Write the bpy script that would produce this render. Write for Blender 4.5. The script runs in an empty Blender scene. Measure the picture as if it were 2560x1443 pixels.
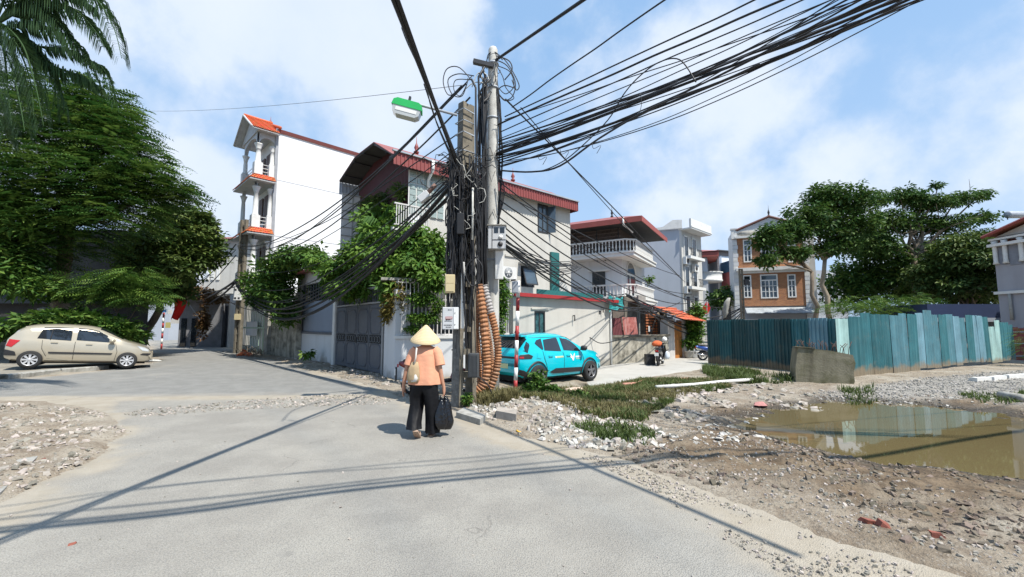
import bpy, math, random
import numpy as np
from mathutils import Vector, Matrix, noise as mnoise
from math import radians as R, sin, cos, pi, atan2, sqrt, hypot
random.seed(7); rng = np.random.default_rng(7)
SC = bpy.context.scene
COL = SC.collection
# ------------------------------------------------------------------ camera
F = 1065.0; HZ = 815.0; CX, CY = 1280.0, 721.5
PITCH = math.atan((HZ - CY) / F); EYE = 1.62
cam_d = bpy.data.cameras.new('camera'); cam = bpy.data.objects.new('camera', cam_d)
COL.objects.link(cam); SC.camera = cam
cam_d.sensor_width = 36; cam_d.lens = 36 * F / 2560; cam_d.clip_end = 3000; cam_d.clip_start = .05
cam.location = (0, 0, EYE); cam.rotation_euler = (pi / 2 + PITCH, 0, 0)
# ------------------------------------------------------------------ exposure
SC.view_settings.view_transform = 'Standard'; SC.view_settings.look = 'None'
SC.view_settings.exposure = 0.72; SC.view_settings.gamma = 1
SC.cycles.max_bounces = 6; SC.cycles.transparent_max_bounces = 8
SC.cycles.diffuse_bounces = 3; SC.cycles.glossy_bounces = 3
SC.cycles.caustics_reflective = False; SC.cycles.caustics_refractive = False
try:
    SC.cycles.use_denoising = True
except Exception: pass
# sun: shadow of a point z metres up falls z*SH away
SH = Vector((-.455, .405, 0))
sun_dir = (-SH + Vector((0, 0, 1))).normalized()      # towards the sun
sun_el = math.asin(sun_dir.z); sun_az = atan2(sun_dir.x, sun_dir.y)

def P(px, py, Y):
    """world point seen at photo pixel px,py that stands Y metres ahead"""
    dx = (px - CX) / F; dy = -(py - CY) / F
    d = Vector((dx, cos(PITCH) - dy * sin(PITCH), sin(PITCH) + dy * cos(PITCH)))
    return Vector((0, 0, EYE)) + d * (Y / d.y)
def G(px, py, z=0.0):
    """point of the level z seen at photo pixel px,py"""
    dx = (px - CX) / F; dy = -(py - CY) / F
    d = Vector((dx, cos(PITCH) - dy * sin(PITCH), sin(PITCH) + dy * cos(PITCH)))
    return Vector((0, 0, EYE)) + d * ((z - EYE) / d.z)
def ray(px, py):
    return (P(px, py, 1.0) - Vector((0, 0, EYE))).normalized()

# ------------------------------------------------------------------ world
W = bpy.data.worlds.new('World'); SC.world = W; W.use_nodes = True
nt = W.node_tree; nt.nodes.clear(); N = nt.nodes.new; L = nt.links.new
out = N('ShaderNodeOutputWorld'); bg = N('ShaderNodeBackground'); L(bg.outputs[0], out.inputs[0])
sky = N('ShaderNodeTexSky'); sky.sky_type = 'NISHITA'; sky.sun_disc = False
sky.sun_elevation = sun_el; sky.sun_rotation = sun_az; sky.air_density = 1.1; sky.dust_density = .7; sky.ozone_density = 3
tc = N('ShaderNodeTexCoord')
def math_(op, a, b=None, clamp=False):
    n = N('ShaderNodeMath'); n.operation = op; n.use_clamp = clamp
    for i, v in enumerate((a, b)):
        if v is None: continue
        if isinstance(v, (int, float)): n.inputs[i].default_value = v
        else: L(v, n.inputs[i])
    return n.outputs[0]
# warped direction so cloud masses get billowy rims
nz = N('ShaderNodeTexNoise'); nz.inputs['Scale'].default_value = 4.2; nz.inputs['Detail'].default_value = 9; nz.inputs['Roughness'].default_value = .58
L(tc.outputs['Generated'], nz.inputs['Vector'])
acc = None
BLOBS = [(850, 60, 17, 1.0), (620, 120, 17, .75), (900, 190, 12, .85), (760, 200, 13, .7), (420, 250, 14, .5), (200, 80, 22, .6), (520, 300, 8, .4),
         (520, 480, 8, .95), (460, 520, 9, .8), (1050, 0, 9, .35), (1800, 190, 16, .62), (1950, 200, 11, .6), (1620, 170, 15, .5), (1480, 110, 12, .35), (1700, 330, 12, .5),
         (1900, 470, 12, .5), (2130, 470, 13, .6), (2400, 500, 14, .6), (2440, 270, 11, .6), (2540, 210, 13, .65), (1700, 560, 12, .45),
         (2600, 400, 14, .5), (1130, 560, 10, .3), (3200, 200, 20, .7), (-400, 300, 22, .7), (900, -600, 18, .5), (2000, -500, 18, .4)]
nrm = N('ShaderNodeVectorMath'); nrm.operation = 'NORMALIZE'; L(tc.outputs['Generated'], nrm.inputs[0])
for px, py, r, w in BLOBS:
    d = ray(px, py)
    dp = N('ShaderNodeVectorMath'); dp.operation = 'DOT_PRODUCT'; L(nrm.outputs[0], dp.inputs[0]); dp.inputs[1].default_value = d
    mr = N('ShaderNodeMapRange'); mr.interpolation_type = 'LINEAR'
    mr.inputs['From Min'].default_value = cos(R(r * 1.08)); mr.inputs['From Max'].default_value = cos(R(r * .2)); mr.inputs['To Max'].default_value = w
    L(dp.outputs['Value'], mr.inputs['Value'])
    acc = mr.outputs[0] if acc is None else math_('MAXIMUM', acc, mr.outputs[0])
n2 = N('ShaderNodeTexNoise'); n2.inputs['Scale'].default_value = 1.6; n2.inputs['Detail'].default_value = 5
L(tc.outputs['Generated'], n2.inputs['Vector'])
dens = math_('ADD', acc, math_('MULTIPLY', math_('SUBTRACT', nz.outputs['Fac'], .5), 1.9))
dens = math_('ADD', dens, math_('MULTIPLY', math_('SUBTRACT', n2.outputs['Fac'], .5), .7))
mk = N('ShaderNodeMapRange'); mk.interpolation_type = 'SMOOTHSTEP'; mk.inputs['From Min'].default_value = .20; mk.inputs['From Max'].default_value = .80
L(dens, mk.inputs['Value'])
# pale haze towards the horizon
sep = N('ShaderNodeSeparateXYZ'); L(nrm.outputs[0], sep.inputs[0])
hz = N('ShaderNodeMapRange'); hz.inputs['From Min'].default_value = 0.0; hz.inputs['From Max'].default_value = .55; hz.inputs['To Min'].default_value = .8; hz.inputs['To Max'].default_value = .0
L(sep.outputs['Z'], hz.inputs['Value'])
mixh = N('ShaderNodeMix'); mixh.data_type = 'RGBA'; zen = N('ShaderNodeMix'); zen.data_type = 'RGBA'; zen.inputs[0].default_value = .72; L(sky.outputs[0], zen.inputs['A']); zen.inputs['B'].default_value = (2.9, 4.8, 7.5, 1); L(hz.outputs[0], mixh.inputs[0]); L(zen.outputs['Result'], mixh.inputs['A']); mixh.inputs['B'].default_value = (3.9, 5.2, 7.0, 1)
cshade = N('ShaderNodeMix'); cshade.data_type = 'RGBA'; L(nz.outputs['Fac'], cshade.inputs[0])
cshade.inputs['A'].default_value = (5.0, 5.9, 7.2, 1); cshade.inputs['B'].default_value = (7.2, 7.5, 8.0, 1)
mixc = N('ShaderNodeMix'); mixc.data_type = 'RGBA'; L(math_('MULTIPLY', mk.outputs[0], .84), mixc.inputs[0]); L(mixh.outputs['Result'], mixc.inputs['A']); L(cshade.outputs['Result'], mixc.inputs['B'])
L(mixc.outputs['Result'], bg.inputs['Color']); bg.inputs['Strength'].default_value = .086
# ------------------------------------------------------------------ sun
sd_ = bpy.data.lights.new('sun', 'SUN'); sd_.energy = 4.1; sd_.angle = R(.55); sd_.color = (1, .955, .87)
sun = bpy.data.objects.new('sun', sd_); COL.objects.link(sun)
sun.rotation_euler = (-sun_dir).to_track_quat('-Z', 'Y').to_euler(); sun.location = (0, 0, 40)

# ------------------------------------------------------------------ materials
MATS = {}
def mat(name, base, rough=.8, var=.12, scale=3.0, bump=.15, bscale=30.0, metal=0.0, dirt=None, streak=None, island=0.0, spec=None, coat=0.0, transl=0.0, band=None, alpha=None, coord='Object', splash=None):
    """procedural surface. dirt=(colour, amount, scale); streak=(colour, amount, scale): runs down the wall; island: per-piece colour shift"""
    if name in MATS: return MATS[name]
    m = bpy.data.materials.new(name); m.use_nodes = True; MATS[name] = m
    t = m.node_tree; b = t.nodes['Principled BSDF']; N = t.nodes.new; L = t.links.new
    b.inputs['Roughness'].default_value = rough; b.inputs['Metallic'].default_value = metal
    if spec is not None: b.inputs['Specular IOR Level'].default_value = spec
    if coat: b.inputs['Coat Weight'].default_value = coat; b.inputs['Coat Roughness'].default_value = .05
    tc = N('ShaderNodeTexCoord'); co = tc.outputs[coord]
    base = tuple(base) + (1,) if len(base) == 3 else base
    col = N('ShaderNodeMix'); col.data_type = 'RGBA'
    n = N('ShaderNodeTexNoise'); n.inputs['Scale'].default_value = scale; n.inputs['Detail'].default_value = 6; n.inputs['Roughness'].default_value = .6; L(co, n.inputs['Vector'])
    mr = N('ShaderNodeMapRange'); mr.inputs['From Min'].default_value = .3; mr.inputs['From Max'].default_value = .7; L(n.outputs['Fac'], mr.inputs['Value'])
    L(mr.outputs[0], col.inputs[0])
    col.inputs['A'].default_value = tuple(c * (1 - var) for c in base[:3]) + (1,); col.inputs['B'].default_value = tuple(min(1, c * (1 + var)) for c in base[:3]) + (1,)
    cur = col.outputs['Result']
    def over(cur, fac, c):
        x = N('ShaderNodeMix'); x.data_type = 'RGBA'; L(fac, x.inputs[0]); L(cur, x.inputs['A']); x.inputs['B'].default_value = tuple(c) + (1,); return x.outputs['Result']
    if dirt:
        c, amt, s = dirt
        n2 = N('ShaderNodeTexNoise'); n2.inputs['Scale'].default_value = s; n2.inputs['Detail'].default_value = 8; n2.inputs['Roughness'].default_value = .65; L(co, n2.inputs['Vector'])
        r2 = N('ShaderNodeMapRange'); r2.inputs['From Min'].default_value = .62 - amt * .3; r2.inputs['From Max'].default_value = .78 - amt * .2; r2.inputs['To Max'].default_value = min(1, amt * 1.4); L(n2.outputs['Fac'], r2.inputs['Value'])
        cur = over(cur, r2.outputs[0], c)
    if streak:
        c, amt, s = streak
        mp = N('ShaderNodeMapping'); mp.inputs['Scale'].default_value = (s, s, s * .07); L(co, mp.inputs['Vector'])
        n3 = N('ShaderNodeTexNoise'); n3.inputs['Scale'].default_value = 1; n3.inputs['Detail'].default_value = 6; L(mp.outputs[0], n3.inputs['Vector'])
        r3 = N('ShaderNodeMapRange'); r3.inputs['From Min'].default_value = .48; r3.inputs['From Max'].default_value = .72; r3.inputs['To Max'].default_value = amt; L(n3.outputs['Fac'], r3.inputs['Value'])
        cur = over(cur, r3.outputs[0], c)
    if splash:     # mud splashed and drawn up over the foot of a wall: (colour, height, amount)
        c, hh, amt = splash
        sp_ = N('ShaderNodeSeparateXYZ'); L(co, sp_.inputs[0]); n4 = N('ShaderNodeTexNoise'); n4.inputs['Scale'].default_value = 2.6; n4.inputs['Detail'].default_value = 7; L(co, n4.inputs['Vector'])
        m4 = N('ShaderNodeMath'); m4.operation = 'MULTIPLY_ADD'; L(n4.outputs['Fac'], m4.inputs[0]); m4.inputs[1].default_value = -hh * 2.2; L(sp_.outputs['Z'], m4.inputs[2])
        r6 = N('ShaderNodeMapRange'); r6.interpolation_type = 'SMOOTHSTEP'; r6.inputs['From Min'].default_value = -.1; r6.inputs['From Max'].default_value = -hh * 1.3; r6.inputs['To Max'].default_value = amt; L(m4.outputs[0], r6.inputs['Value'])
        cur = over(cur, r6.outputs[0], c)
    if island:
        g = N('ShaderNodeNewGeometry'); rnd = g.outputs['Random Per Island']
        if transl:
            at_ = N('ShaderNodeAttribute'); at_.attribute_name = 'tint'; mx_ = N('ShaderNodeMix'); mx_.inputs[0].default_value = .7; L(rnd, mx_.inputs[2]); L(at_.outputs['Fac'], mx_.inputs[3]); rnd = mx_.outputs[0]
        hs = N('ShaderNodeHueSaturation')
        r4 = N('ShaderNodeMapRange'); r4.inputs['To Min'].default_value = 1 - island; r4.inputs['To Max'].default_value = 1 + island; L(rnd, r4.inputs['Value'])
        r5 = N('ShaderNodeMapRange'); r5.inputs['To Min'].default_value = .5 + .03 * island * 2; r5.inputs['To Max'].default_value = .5 - .05 * island * 2; L(rnd, r5.inputs['Value'])
        L(r4.outputs[0], hs.inputs['Value']); L(r5.outputs[0], hs.inputs['Hue']); L(cur, hs.inputs['Color']); cur = hs.outputs[0]
    L(cur, b.inputs['Base Color'])
    if bump:
        nb = N('ShaderNodeTexNoise'); nb.inputs['Scale'].default_value = bscale; nb.inputs['Detail'].default_value = 5; L(co, nb.inputs['Vector'])
        bp = N('ShaderNodeBump'); bp.inputs['Strength'].default_value = bump; bp.inputs['Distance'].default_value = .02; L(nb.outputs['Fac'], bp.inputs['Height']); L(bp.outputs[0], b.inputs['Normal'])
    if transl:
        o = t.nodes['Material Output']; tr = N('ShaderNodeBsdfTranslucent'); L(cur, tr.inputs['Color']); ms = N('ShaderNodeMixShader'); ms.inputs[0].default_value = transl
        L(b.outputs[0], ms.inputs[1]); L(tr.outputs[0], ms.inputs[2]); L(ms.outputs[0], o.inputs['Surface'])
    return m
def glassy(name, col, rough=.06):
    return mat(name, col, rough, var=.25, scale=1.5, bump=.02, bscale=3, spec=.8)

plaster_white = mat('white_plaster', (.60, .61, .62), .85, .05, .35, .12, 40, splash=((.26, .24, .2), .4, .7), streak=((.45, .45, .43), .35, 2.4), dirt=((.5, .5, .49), .18, 1.2))
plaster_tall = mat('tall_house_white_paint', (.78, .79, .8), .85, .02, .4, .03, 60, dirt=((.66, .67, .68), .12, .8))
plaster_grey = mat('grey_plaster', (.52, .50, .455), .9, .07, .6, .15, 45, splash=((.2, .18, .14), .45, .75), dirt=((.33, .325, .31), .2, 1.4), streak=((.3, .29, .27), .3, 2.2))
plaster_cream = mat('cream_plaster', (.52, .51, .48), .9, .07, .8, .15, 50, dirt=((.32, .31, .28), .3, 1.8), streak=((.25, .24, .22), .35, 2.5))
plaster_blue = mat('blue_grey_plaster', (.40, .43, .48), .9, .05, .5, .12, 40, streak=((.33, .35, .38), .3, 2))
old_wall_m = mat('mouldy_old_plaster', (.42, .39, .32), .95, .2, 1.6, .5, 22, dirt=((.06, .055, .04), .62, 1.9), streak=((.08, .075, .06), .7, 3))
mould_m = mat('black_mould_concrete', (.17, .15, .12), .95, .35, 2.5, .5, 25, dirt=((.04, .04, .03), .5, 3))
conc_m = mat('weathered_concrete', (.34, .33, .3), .92, .15, 2.5, .35, 40, dirt=((.12, .115, .09), .4, 4), streak=((.13, .12, .1), .5, 6))
pole_m = mat('pole_concrete', (.56, .55, .51), .9, .14, 3, .3, 50, dirt=((.2, .19, .17), .35, 5), streak=((.18, .17, .15), .4, 9))
hpole_m = mat('old_pole_concrete', (.19, .165, .125), .92, .25, 4, .4, 40, dirt=((.07, .065, .05), .4, 6), streak=((.08, .075, .06), .5, 12))
poster_m = mat('torn_poster_grime', (.13, .125, .115), .9, .4, 7, .4, 60, dirt=((.42, .42, .4), .28, 16))
red_tin = mat('dark_red_tin', (.24, .055, .05), .55, .12, 2, .05, 30, dirt=((.14, .05, .04), .2, 3))
red_roof = mat('red_roof_sheet', (.27, .085, .075), .6, .15, 2, .05, 30, dirt=((.18, .09, .08), .25, 2))
red_paint = mat('red_trim_paint', (.34, .03, .03), .5, .1, 2, .05)
tile_m = mat('orange_clay_tile', (.50, .125, .045), .7, .18, 5, .2, 40, island=.14)
grey_tin = mat('grey_tin', (.33, .36, .4), .5, .1, 3, .05, 30)
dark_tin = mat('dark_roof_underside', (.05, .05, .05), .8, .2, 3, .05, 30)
white_trim = mat('white_trim', (.66, .655, .63), .75, .06, 2, .08, 40, dirt=((.4, .39, .36), .28, 3))
white_paint = mat('white_paint', (.75, .75, .73), .5, .04, 3, .03, 40)
dark_gate = mat('slate_gate_paint', (.095, .105, .125), .55, .1, 3, .05, 30, dirt=((.17, .165, .16), .3, 4))
dark_metal = mat('dark_metal', (.03, .03, .033), .5, .2, 5, .05)
iron_white = mat('white_iron_bar', (.6, .58, .56), .55, .1, 6, .03, dirt=((.3, .16, .1), .25, 12))
glass_dark = glassy('dark_window_glass', (.02, .025, .03))
glass_mid = glassy('blue_window_glass', (.06, .085, .11))
glass_block_m = mat('glass_block', (.30, .36, .34), .15, .2, 6, .3, 20, spec=.7)
brick_m = None
black_cable = mat('black_cable_rubber', (.012, .012, .014), .55, .3, 8, .05)
grey_cable = mat('grey_cable_rubber', (.10, .10, .10), .6, .3, 8, .05)
white_cable = mat('pale_cable_rubber', (.5, .5, .46), .6, .3, 8, .05)
wood_m = mat('brown_wood', (.085, .04, .028), .6, .25, 6, .2, 30)
orange_door_m = mat('orange_brown_door', (.42, .17, .045), .5, .12, 3, .05, streak=((.3, .11, .03), .3, 12))
rebar_m = mat('rusty_rebar', (.09, .05, .035), .8, .3, 20, .1)
# ------------------------------------------------------------------ mesh helper
class MB:
    def __init__(s, M=None): s.v = []; s.f = []; s.mi = []; s.sm = []; s.M = M; s.cur = 0
    def add(s, vs, fs, sm=False, M=None):
        o = len(s.v); M = M or s.M
        s.v += [tuple(M @ Vector(v)) if M else tuple(v) for v in vs]
        s.f += [tuple(i + o for i in f) for f in fs]; s.mi += [s.cur] * len(fs); s.sm += [sm] * len(fs); return s
    def box(s, x0, y0, z0, x1, y1, z1, M=None):
        vs = [(x, y, z) for z in (z0, z1) for y in (y0, y1) for x in (x0, x1)]
        return s.add(vs, [(0, 2, 3, 1), (4, 5, 7, 6), (0, 1, 5, 4), (2, 6, 7, 3), (0, 4, 6, 2), (1, 3, 7, 5)], M=M)
    def prism(s, poly, a, b, axis='z', M=None):
        """poly in the plane across axis, extruded from a to b"""
        n = len(poly)
        def c(p, t): return {'z': (p[0], p[1], t), 'y': (p[0], t, p[1]), 'x': (t, p[0], p[1])}[axis]
        vs = [c(p, a) for p in poly] + [c(p, b) for p in poly]
        fs = [tuple(range(n))[::-1], tuple(range(n, 2 * n))] + [(i, (i + 1) % n, n + (i + 1) % n, n + i) for i in range(n)]
        return s.add(vs, fs, M=M)
    def tube(s, pts, r, n=6, caps=True, M=None, sm=True, flat=1.0):
        pts = [Vector(p) for p in pts]; k = len(pts); rr = r if hasattr(r, '__len__') else [r] * k
        vs = []; prev = None
        for i, p in enumerate(pts):
            t = (pts[min(i + 1, k - 1)] - pts[max(i - 1, 0)])
            t = t.normalized() if t.length > 1e-9 else Vector((0, 0, 1))
            if prev is None:
                a = t.cross(Vector((0, 0, 1)));
                if a.length < 1e-3: a = t.cross(Vector((0, 1, 0)))
                a.normalize()
            else:
                a = prev - t * prev.dot(t); a = a.normalized() if a.length > 1e-6 else t.orthogonal().normalized()
            prev = a; b = t.cross(a)
            for j in range(n):
                w = 2 * pi * j / n; vs.append(p + (a * cos(w) + b * sin(w) * flat) * rr[i])
        fs = [(i * n + j, i * n + (j + 1) % n, (i + 1) * n + (j + 1) % n, (i + 1) * n + j) for i in range(k - 1) for j in range(n)]
        if caps: fs += [tuple(range(n))[::-1], tuple(range((k - 1) * n, k * n))]
        return s.add(vs, fs, sm, M)
    def lathe(s, prof, c=(0, 0, 0), n=20, axis='z', M=None, sm=True, cap=True):
        """prof: list of (radius, height)"""
        vs = []
        for r, h in prof:
            for j in range(n):
                w = 2 * pi * j / n; a, b = r * cos(w), r * sin(w)
                vs.append({'z': (c[0] + a, c[1] + b, c[2] + h), 'y': (c[0] + a, c[1] + h, c[2] + b), 'x': (c[0] + h, c[1] + a, c[2] + b)}[axis])
        k = len(prof)
        fs = [(i * n + j, i * n + (j + 1) % n, (i + 1) * n + (j + 1) % n, (i + 1) * n + j) for i in range(k - 1) for j in range(n)]
        if cap: fs += [tuple(range(n))[::-1], tuple(range((k - 1) * n, k * n))]
        return s.add(vs, fs, sm, M)
    def loft(s, secs, n=20, sm=True, cap=True, M=None, wr=0.0, seed=0):
        """secs: (cx, cy, cz, rx, ry) level rings"""
        vs = []
        for (cx, cy, cz, rx, ry) in secs:
            for j in range(n):
                w = 2 * pi * j / n
                k = 1 + (wr * mnoise.noise(Vector((cos(w) * 2 + seed, sin(w) * 2, cz * 2.2))) * 2 if wr else 0)
                vs.append((cx + rx * cos(w) * k, cy + ry * sin(w) * k, cz))
        k = len(secs)
        fs = [(i * n + j, i * n + (j + 1) % n, (i + 1) * n + (j + 1) % n, (i + 1) * n + j) for i in range(k - 1) for j in range(n)]
        if cap: fs += [tuple(range(n))[::-1], tuple(range((k - 1) * n, k * n))]
        return s.add(vs, fs, sm, M)
    def build(s, name, m, parent=None, kind=None, loc=None):
        me = bpy.data.meshes.new(name); me.from_pydata(s.v, [], s.f)
        for x in (m if isinstance(m, (list, tuple)) else [m]): me.materials.append(x)
        me.polygons.foreach_set('material_index', s.mi); me.polygons.foreach_set('use_smooth', s.sm); me.update()
        return link(name, me, parent, kind, loc)
def link(name, me, parent=None, kind=None, loc=None):
    o = bpy.data.objects.new(name, me); COL.objects.link(o)
    if parent is not None: o.parent = parent
    if kind: o['kind'] = kind
    if loc is not None: o.location = loc
    return o
def tag(o, label, cat, group=None, kind=None):
    o['label'] = label
    if cat: o['category'] = cat
    if group: o['group'] = group
    if kind: o['kind'] = kind
    return o
def thing(name, label, cat, loc=(0, 0, 0), rz=0.0, group=None):
    o = bpy.data.objects.new(name, None); COL.objects.link(o); o.empty_display_size = .2
    o.location = loc; o.rotation_euler = (0, 0, rz); return tag(o, label, cat, group)
KIDS = {}
def copy_tree(o, parent=None):
    c = o.copy(); COL.objects.link(c)
    if parent is not None: c.parent = parent
    for ch in [x for x in COL.objects if x.parent is o]: copy_tree(ch, c)
    return c
def share(o, loc=None, rot=None, scale=None):
    """another piece that shares o's mesh, same parent"""
    c = o.copy(); COL.objects.link(c)
    if loc is not None: c.location = loc
    if rot is not None: c.rotation_euler = rot
    if scale is not None: c.scale = scale
    return c
def np_mesh(name, V, Fq, m, parent=None, kind=None, smooth=False, attrs=None):
    me = bpy.data.meshes.new(name); V = np.asarray(V, np.float32); Fq = np.asarray(Fq, np.int32); k = Fq.shape[1]
    me.vertices.add(len(V)); me.vertices.foreach_set('co', V.ravel())
    me.loops.add(Fq.size); me.loops.foreach_set('vertex_index', Fq.ravel())
    me.polygons.add(len(Fq)); me.polygons.foreach_set('loop_start', np.arange(0, Fq.size, k, dtype=np.int32))
    try: me.polygons.foreach_set('loop_total', np.full(len(Fq), k, np.int32))
    except Exception: pass
    me.polygons.foreach_set('use_smooth', np.full(len(Fq), smooth))
    for a, d in (attrs or {}).items():
        at = me.attributes.new(a, 'FLOAT', 'POINT'); at.data.foreach_set('value', np.asarray(d, np.float32))
    me.update(calc_edges=True); me.validate()
    me.materials.append(m)
    return link(name, me, parent, kind)
class Fac:
    """a vertical wall plane seen in the photo, from point A (left) to B (right); local x runs along it, local y into it"""
    def __init__(s, A, B):
        s.A = Vector((A[0], A[1], 0)); d = Vector((B[0] - A[0], B[1] - A[1], 0)); s.len = d.length; s.d = d.normalized()
        s.n = Vector((-s.d.y, s.d.x, 0)); s.rz = atan2(s.d.y, s.d.x)
    def sz(s, px, py, off=0.0):
        o = Vector((0, 0, EYE)); r = ray(px, py); a = s.A + s.n * off
        t = (a - o).dot(s.n) / r.dot(s.n); p = o + r * t
        return (p - a).dot(s.d), p.z
    def rect(s, x0, y0, x1, y1, off=0.0):
        xm, ym = (x0 + x1) / 2, (y0 + y1) / 2
        return s.sz(x0, ym, off)[0], s.sz(xm, y1, off)[1], s.sz(x1, ym, off)[0], s.sz(xm, y0, off)[1]
def fbm(x, y, z=0., o=4):
    return mnoise.fractal(Vector((x, y, z)), .9, 2.1, o)
def sag_path(a, b, sag, n=14, wob=0.0, seed=0):
    a, b = Vector(a), Vector(b); pts = []
    for i in range(n + 1):
        t = i / n; p = a.lerp(b, t); p.z -= sag * 4 * t * (1 - t)
        if wob: p += Vector(mnoise.noise_vector(Vector((t * 3 + seed, seed * 1.7, 0)))) * wob
        pts.append(p)
    return pts
# a window: frame (part) with panes and bars in it (sub-parts); local wall coordinates
def window(parent, x0, z0, x1, z1, y=0.0, cols=2, rows=1, fm=None, gm=None, fw=.06, transom=0.0, depth=.05, bars=True, sill=False):
    fm = fm or white_paint; gm = gm or glass_dark
    b = MB(); b.box(x0, y - depth, z0, x0 + fw, y + .02, z1); b.box(x1 - fw, y - depth, z0, x1, y + .02, z1)
    b.box(x0 + fw, y - depth, z0, x1 - fw, y + .02, z0 + fw); b.box(x0 + fw, y - depth, z1 - fw, x1 - fw, y + .02, z1)
    zt = z1 - fw - (z1 - z0) * transom
    if transom: b.box(x0 + fw, y - depth * .8, zt - fw * .5, x1 - fw, y + .02, zt + fw * .5)
    w = b.build('window', fm, parent)
    p = MB(); p.box(x0 + fw, y - depth * .25, z0 + fw, x1 - fw, y + .01, z1 - fw); p.build('pane', gm, w)
    if bars and cols > 1:
        for i in range(1, cols):
            x = x0 + fw + (x1 - x0 - 2 * fw) * i / cols; t = fw * (.42 if i * 2 == cols else .25)
            q = MB(); q.box(x - t, y - depth * .7, z0 + fw, x + t, y - depth * .26, zt - (fw * .5 if transom else 0)); q.build('mullion', fm, w)
    if bars and rows > 1:
        for i in range(1, rows):
            z = z0 + fw + (zt - z0 - fw) * i / rows
            q = MB(); q.box(x0 + fw, y - depth * .6, z - fw * .2, x1 - fw, y - depth * .3, z + fw * .2); q.build('glazing_bar', fm, w)
    if sill:
        q = MB(); q.box(x0 - .08, y - .14, z0 - .08, x1 + .08, y + .01, z0 - .003); q.build('sill', fm, w)
    return w
def baluster_mesh(h=.62, r=.055):
    b = MB(); b.lathe([(r * .9, 0), (r * .9, h * .1), (r * .5, h * .16), (r * .95, h * .36), (r * .6, h * .6), (r * .38, h * .8), (r * .55, h * .88), (r * .9, h * .92), (r * .9, h)], n=8)
    o = b.build('baluster', white_trim); return o
BAL0 = None
def balustrade(parent, a, b, z, h=.72, step=.23, mt=None):
    """row of balusters with rails from a to b (local xy) standing on z"""
    mt = mt or white_trim; a = Vector((a[0], a[1], 0)); b = Vector((b[0], b[1], 0)); d = b - a; Ln = d.length; rz = atan2(d.y, d.x)
    M = Matrix.Translation((a.x, a.y, z)) @ Matrix.Rotation(rz, 4, 'Z')
    r = MB(M); r.box(-.06, -.07, h, Ln + .06, .07, h + .09); r.build('top_rail', mt, parent)
    r = MB(M); r.box(-.03, -.06, 0, Ln + .03, .06, .055); r.build('bottom_rail', mt, parent)
    n = max(1, int(Ln / step)); first = None
    for i in range(n):
        x = (i + .5) * Ln / n; p = M @ Vector((x, 0, .055))
        if first is None:
            q = MB(); hh = h - .055; rr = .06
            q.lathe([(rr * .9, 0), (rr * .9, hh * .1), (rr * .5, hh * .16), (rr, hh * .36), (rr * .6, hh * .6), (rr * .4, hh * .82), (rr * .9, hh * .92), (rr * .9, hh)], n=8)
            first = q.build('baluster', mt, parent); first.location = p
        else: share(first, p)
def ac_unit(label, fac, x0, y0, x1, y1, off=-.25, parent=None):
    a0, z0, a1, z1 = fac.rect(x0, y0, x1, y1, off); w = a1 - a0; h = z1 - z0
    o = fac.A + fac.n * off + fac.d * a0
    t = thing('air_conditioner', label, 'air conditioner', (o.x, o.y, z0), fac.rz, 'air conditioner units on the house walls')
    b = MB(); b.box(0, 0, 0, w, .22, h); b.build('case', white_trim, t)
    q = MB(); r = min(w * .3, h * .42); q.lathe([(r, -.012), (r, 0), (r * .9, .0)], (w * .38, 0, h * .5), 20, 'y'); q.build('fan_guard', mat('fan_guard_grey', (.22, .23, .24), .6), t)
    q = MB(); q.lathe([(r * .28, -.02), (r * .28, -.012)], (w * .38, 0, h * .5), 12, 'y')
    for k in range(3): q.box(-r * .8, -.018, -.012, r * .8, -.013, .012, M=Matrix.Translation((w * .38, 0, h * .5)) @ Matrix.Rotation(k * pi / 3, 4, 'Y'))
    q.build('fan_grille', white_trim, t)
    q = MB(); q.box(.05, 0, -.06, .09, .3, -.002); q.box(w - .09, 0, -.06, w - .05, .3, -.002); q.build('bracket', dark_metal, t)
    return t
def finial(parent, x, y, z, h=.7, m=None):
    b = MB(); b.lathe([(.09, 0), (.12, h * .1), (.05, h * .2), (.1, h * .35), (.06, h * .5), (.02, h * .62), (.006, h)], (x, y, z), 10); return b.build('finial', m or red_tin, parent)
def corrugated(x0, x1, z0, z1, pitch=.12, amp=.018, y=0.0, M=None, top=None, bot=None):
    """sheet with trapezoid ribs in the xz plane; top(x)/bot(x) give ragged ends"""
    b = MB(M); xs = []; x = x0
    while x < x1 - 1e-6:
        xs += [(x, 0), (min(x + pitch * .55, x1), 0), (min(x + pitch * .68, x1), -amp), (min(x + pitch * .9, x1), -amp)]; x += pitch
    xs.append((x1, 0)); k = len(xs)
    vs = [(x, y + d, bot(x) if bot else z0) for x, d in xs] + [(x, y + d, top(x) if top else z1) for x, d in xs]
    vs += [(x, y + d + .004, bot(x) if bot else z0) for x, d in xs] + [(x, y + d + .004, top(x) if top else z1) for x, d in xs]
    fs = [(i, i + 1, k + i + 1, k + i) for i in range(k - 1)] + [(2 * k + i, 3 * k + i, 3 * k + i + 1, 2 * k + i + 1) for i in range(k - 1)]
    fs += [(k + i, k + i + 1, 3 * k + i + 1, 3 * k + i) for i in range(k - 1)] + [(0, k, 3 * k, 2 * k), (k - 1, 3 * k - 1, 4 * k - 1, 2 * k - 1)]
    b.add(vs, fs); return b
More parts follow.
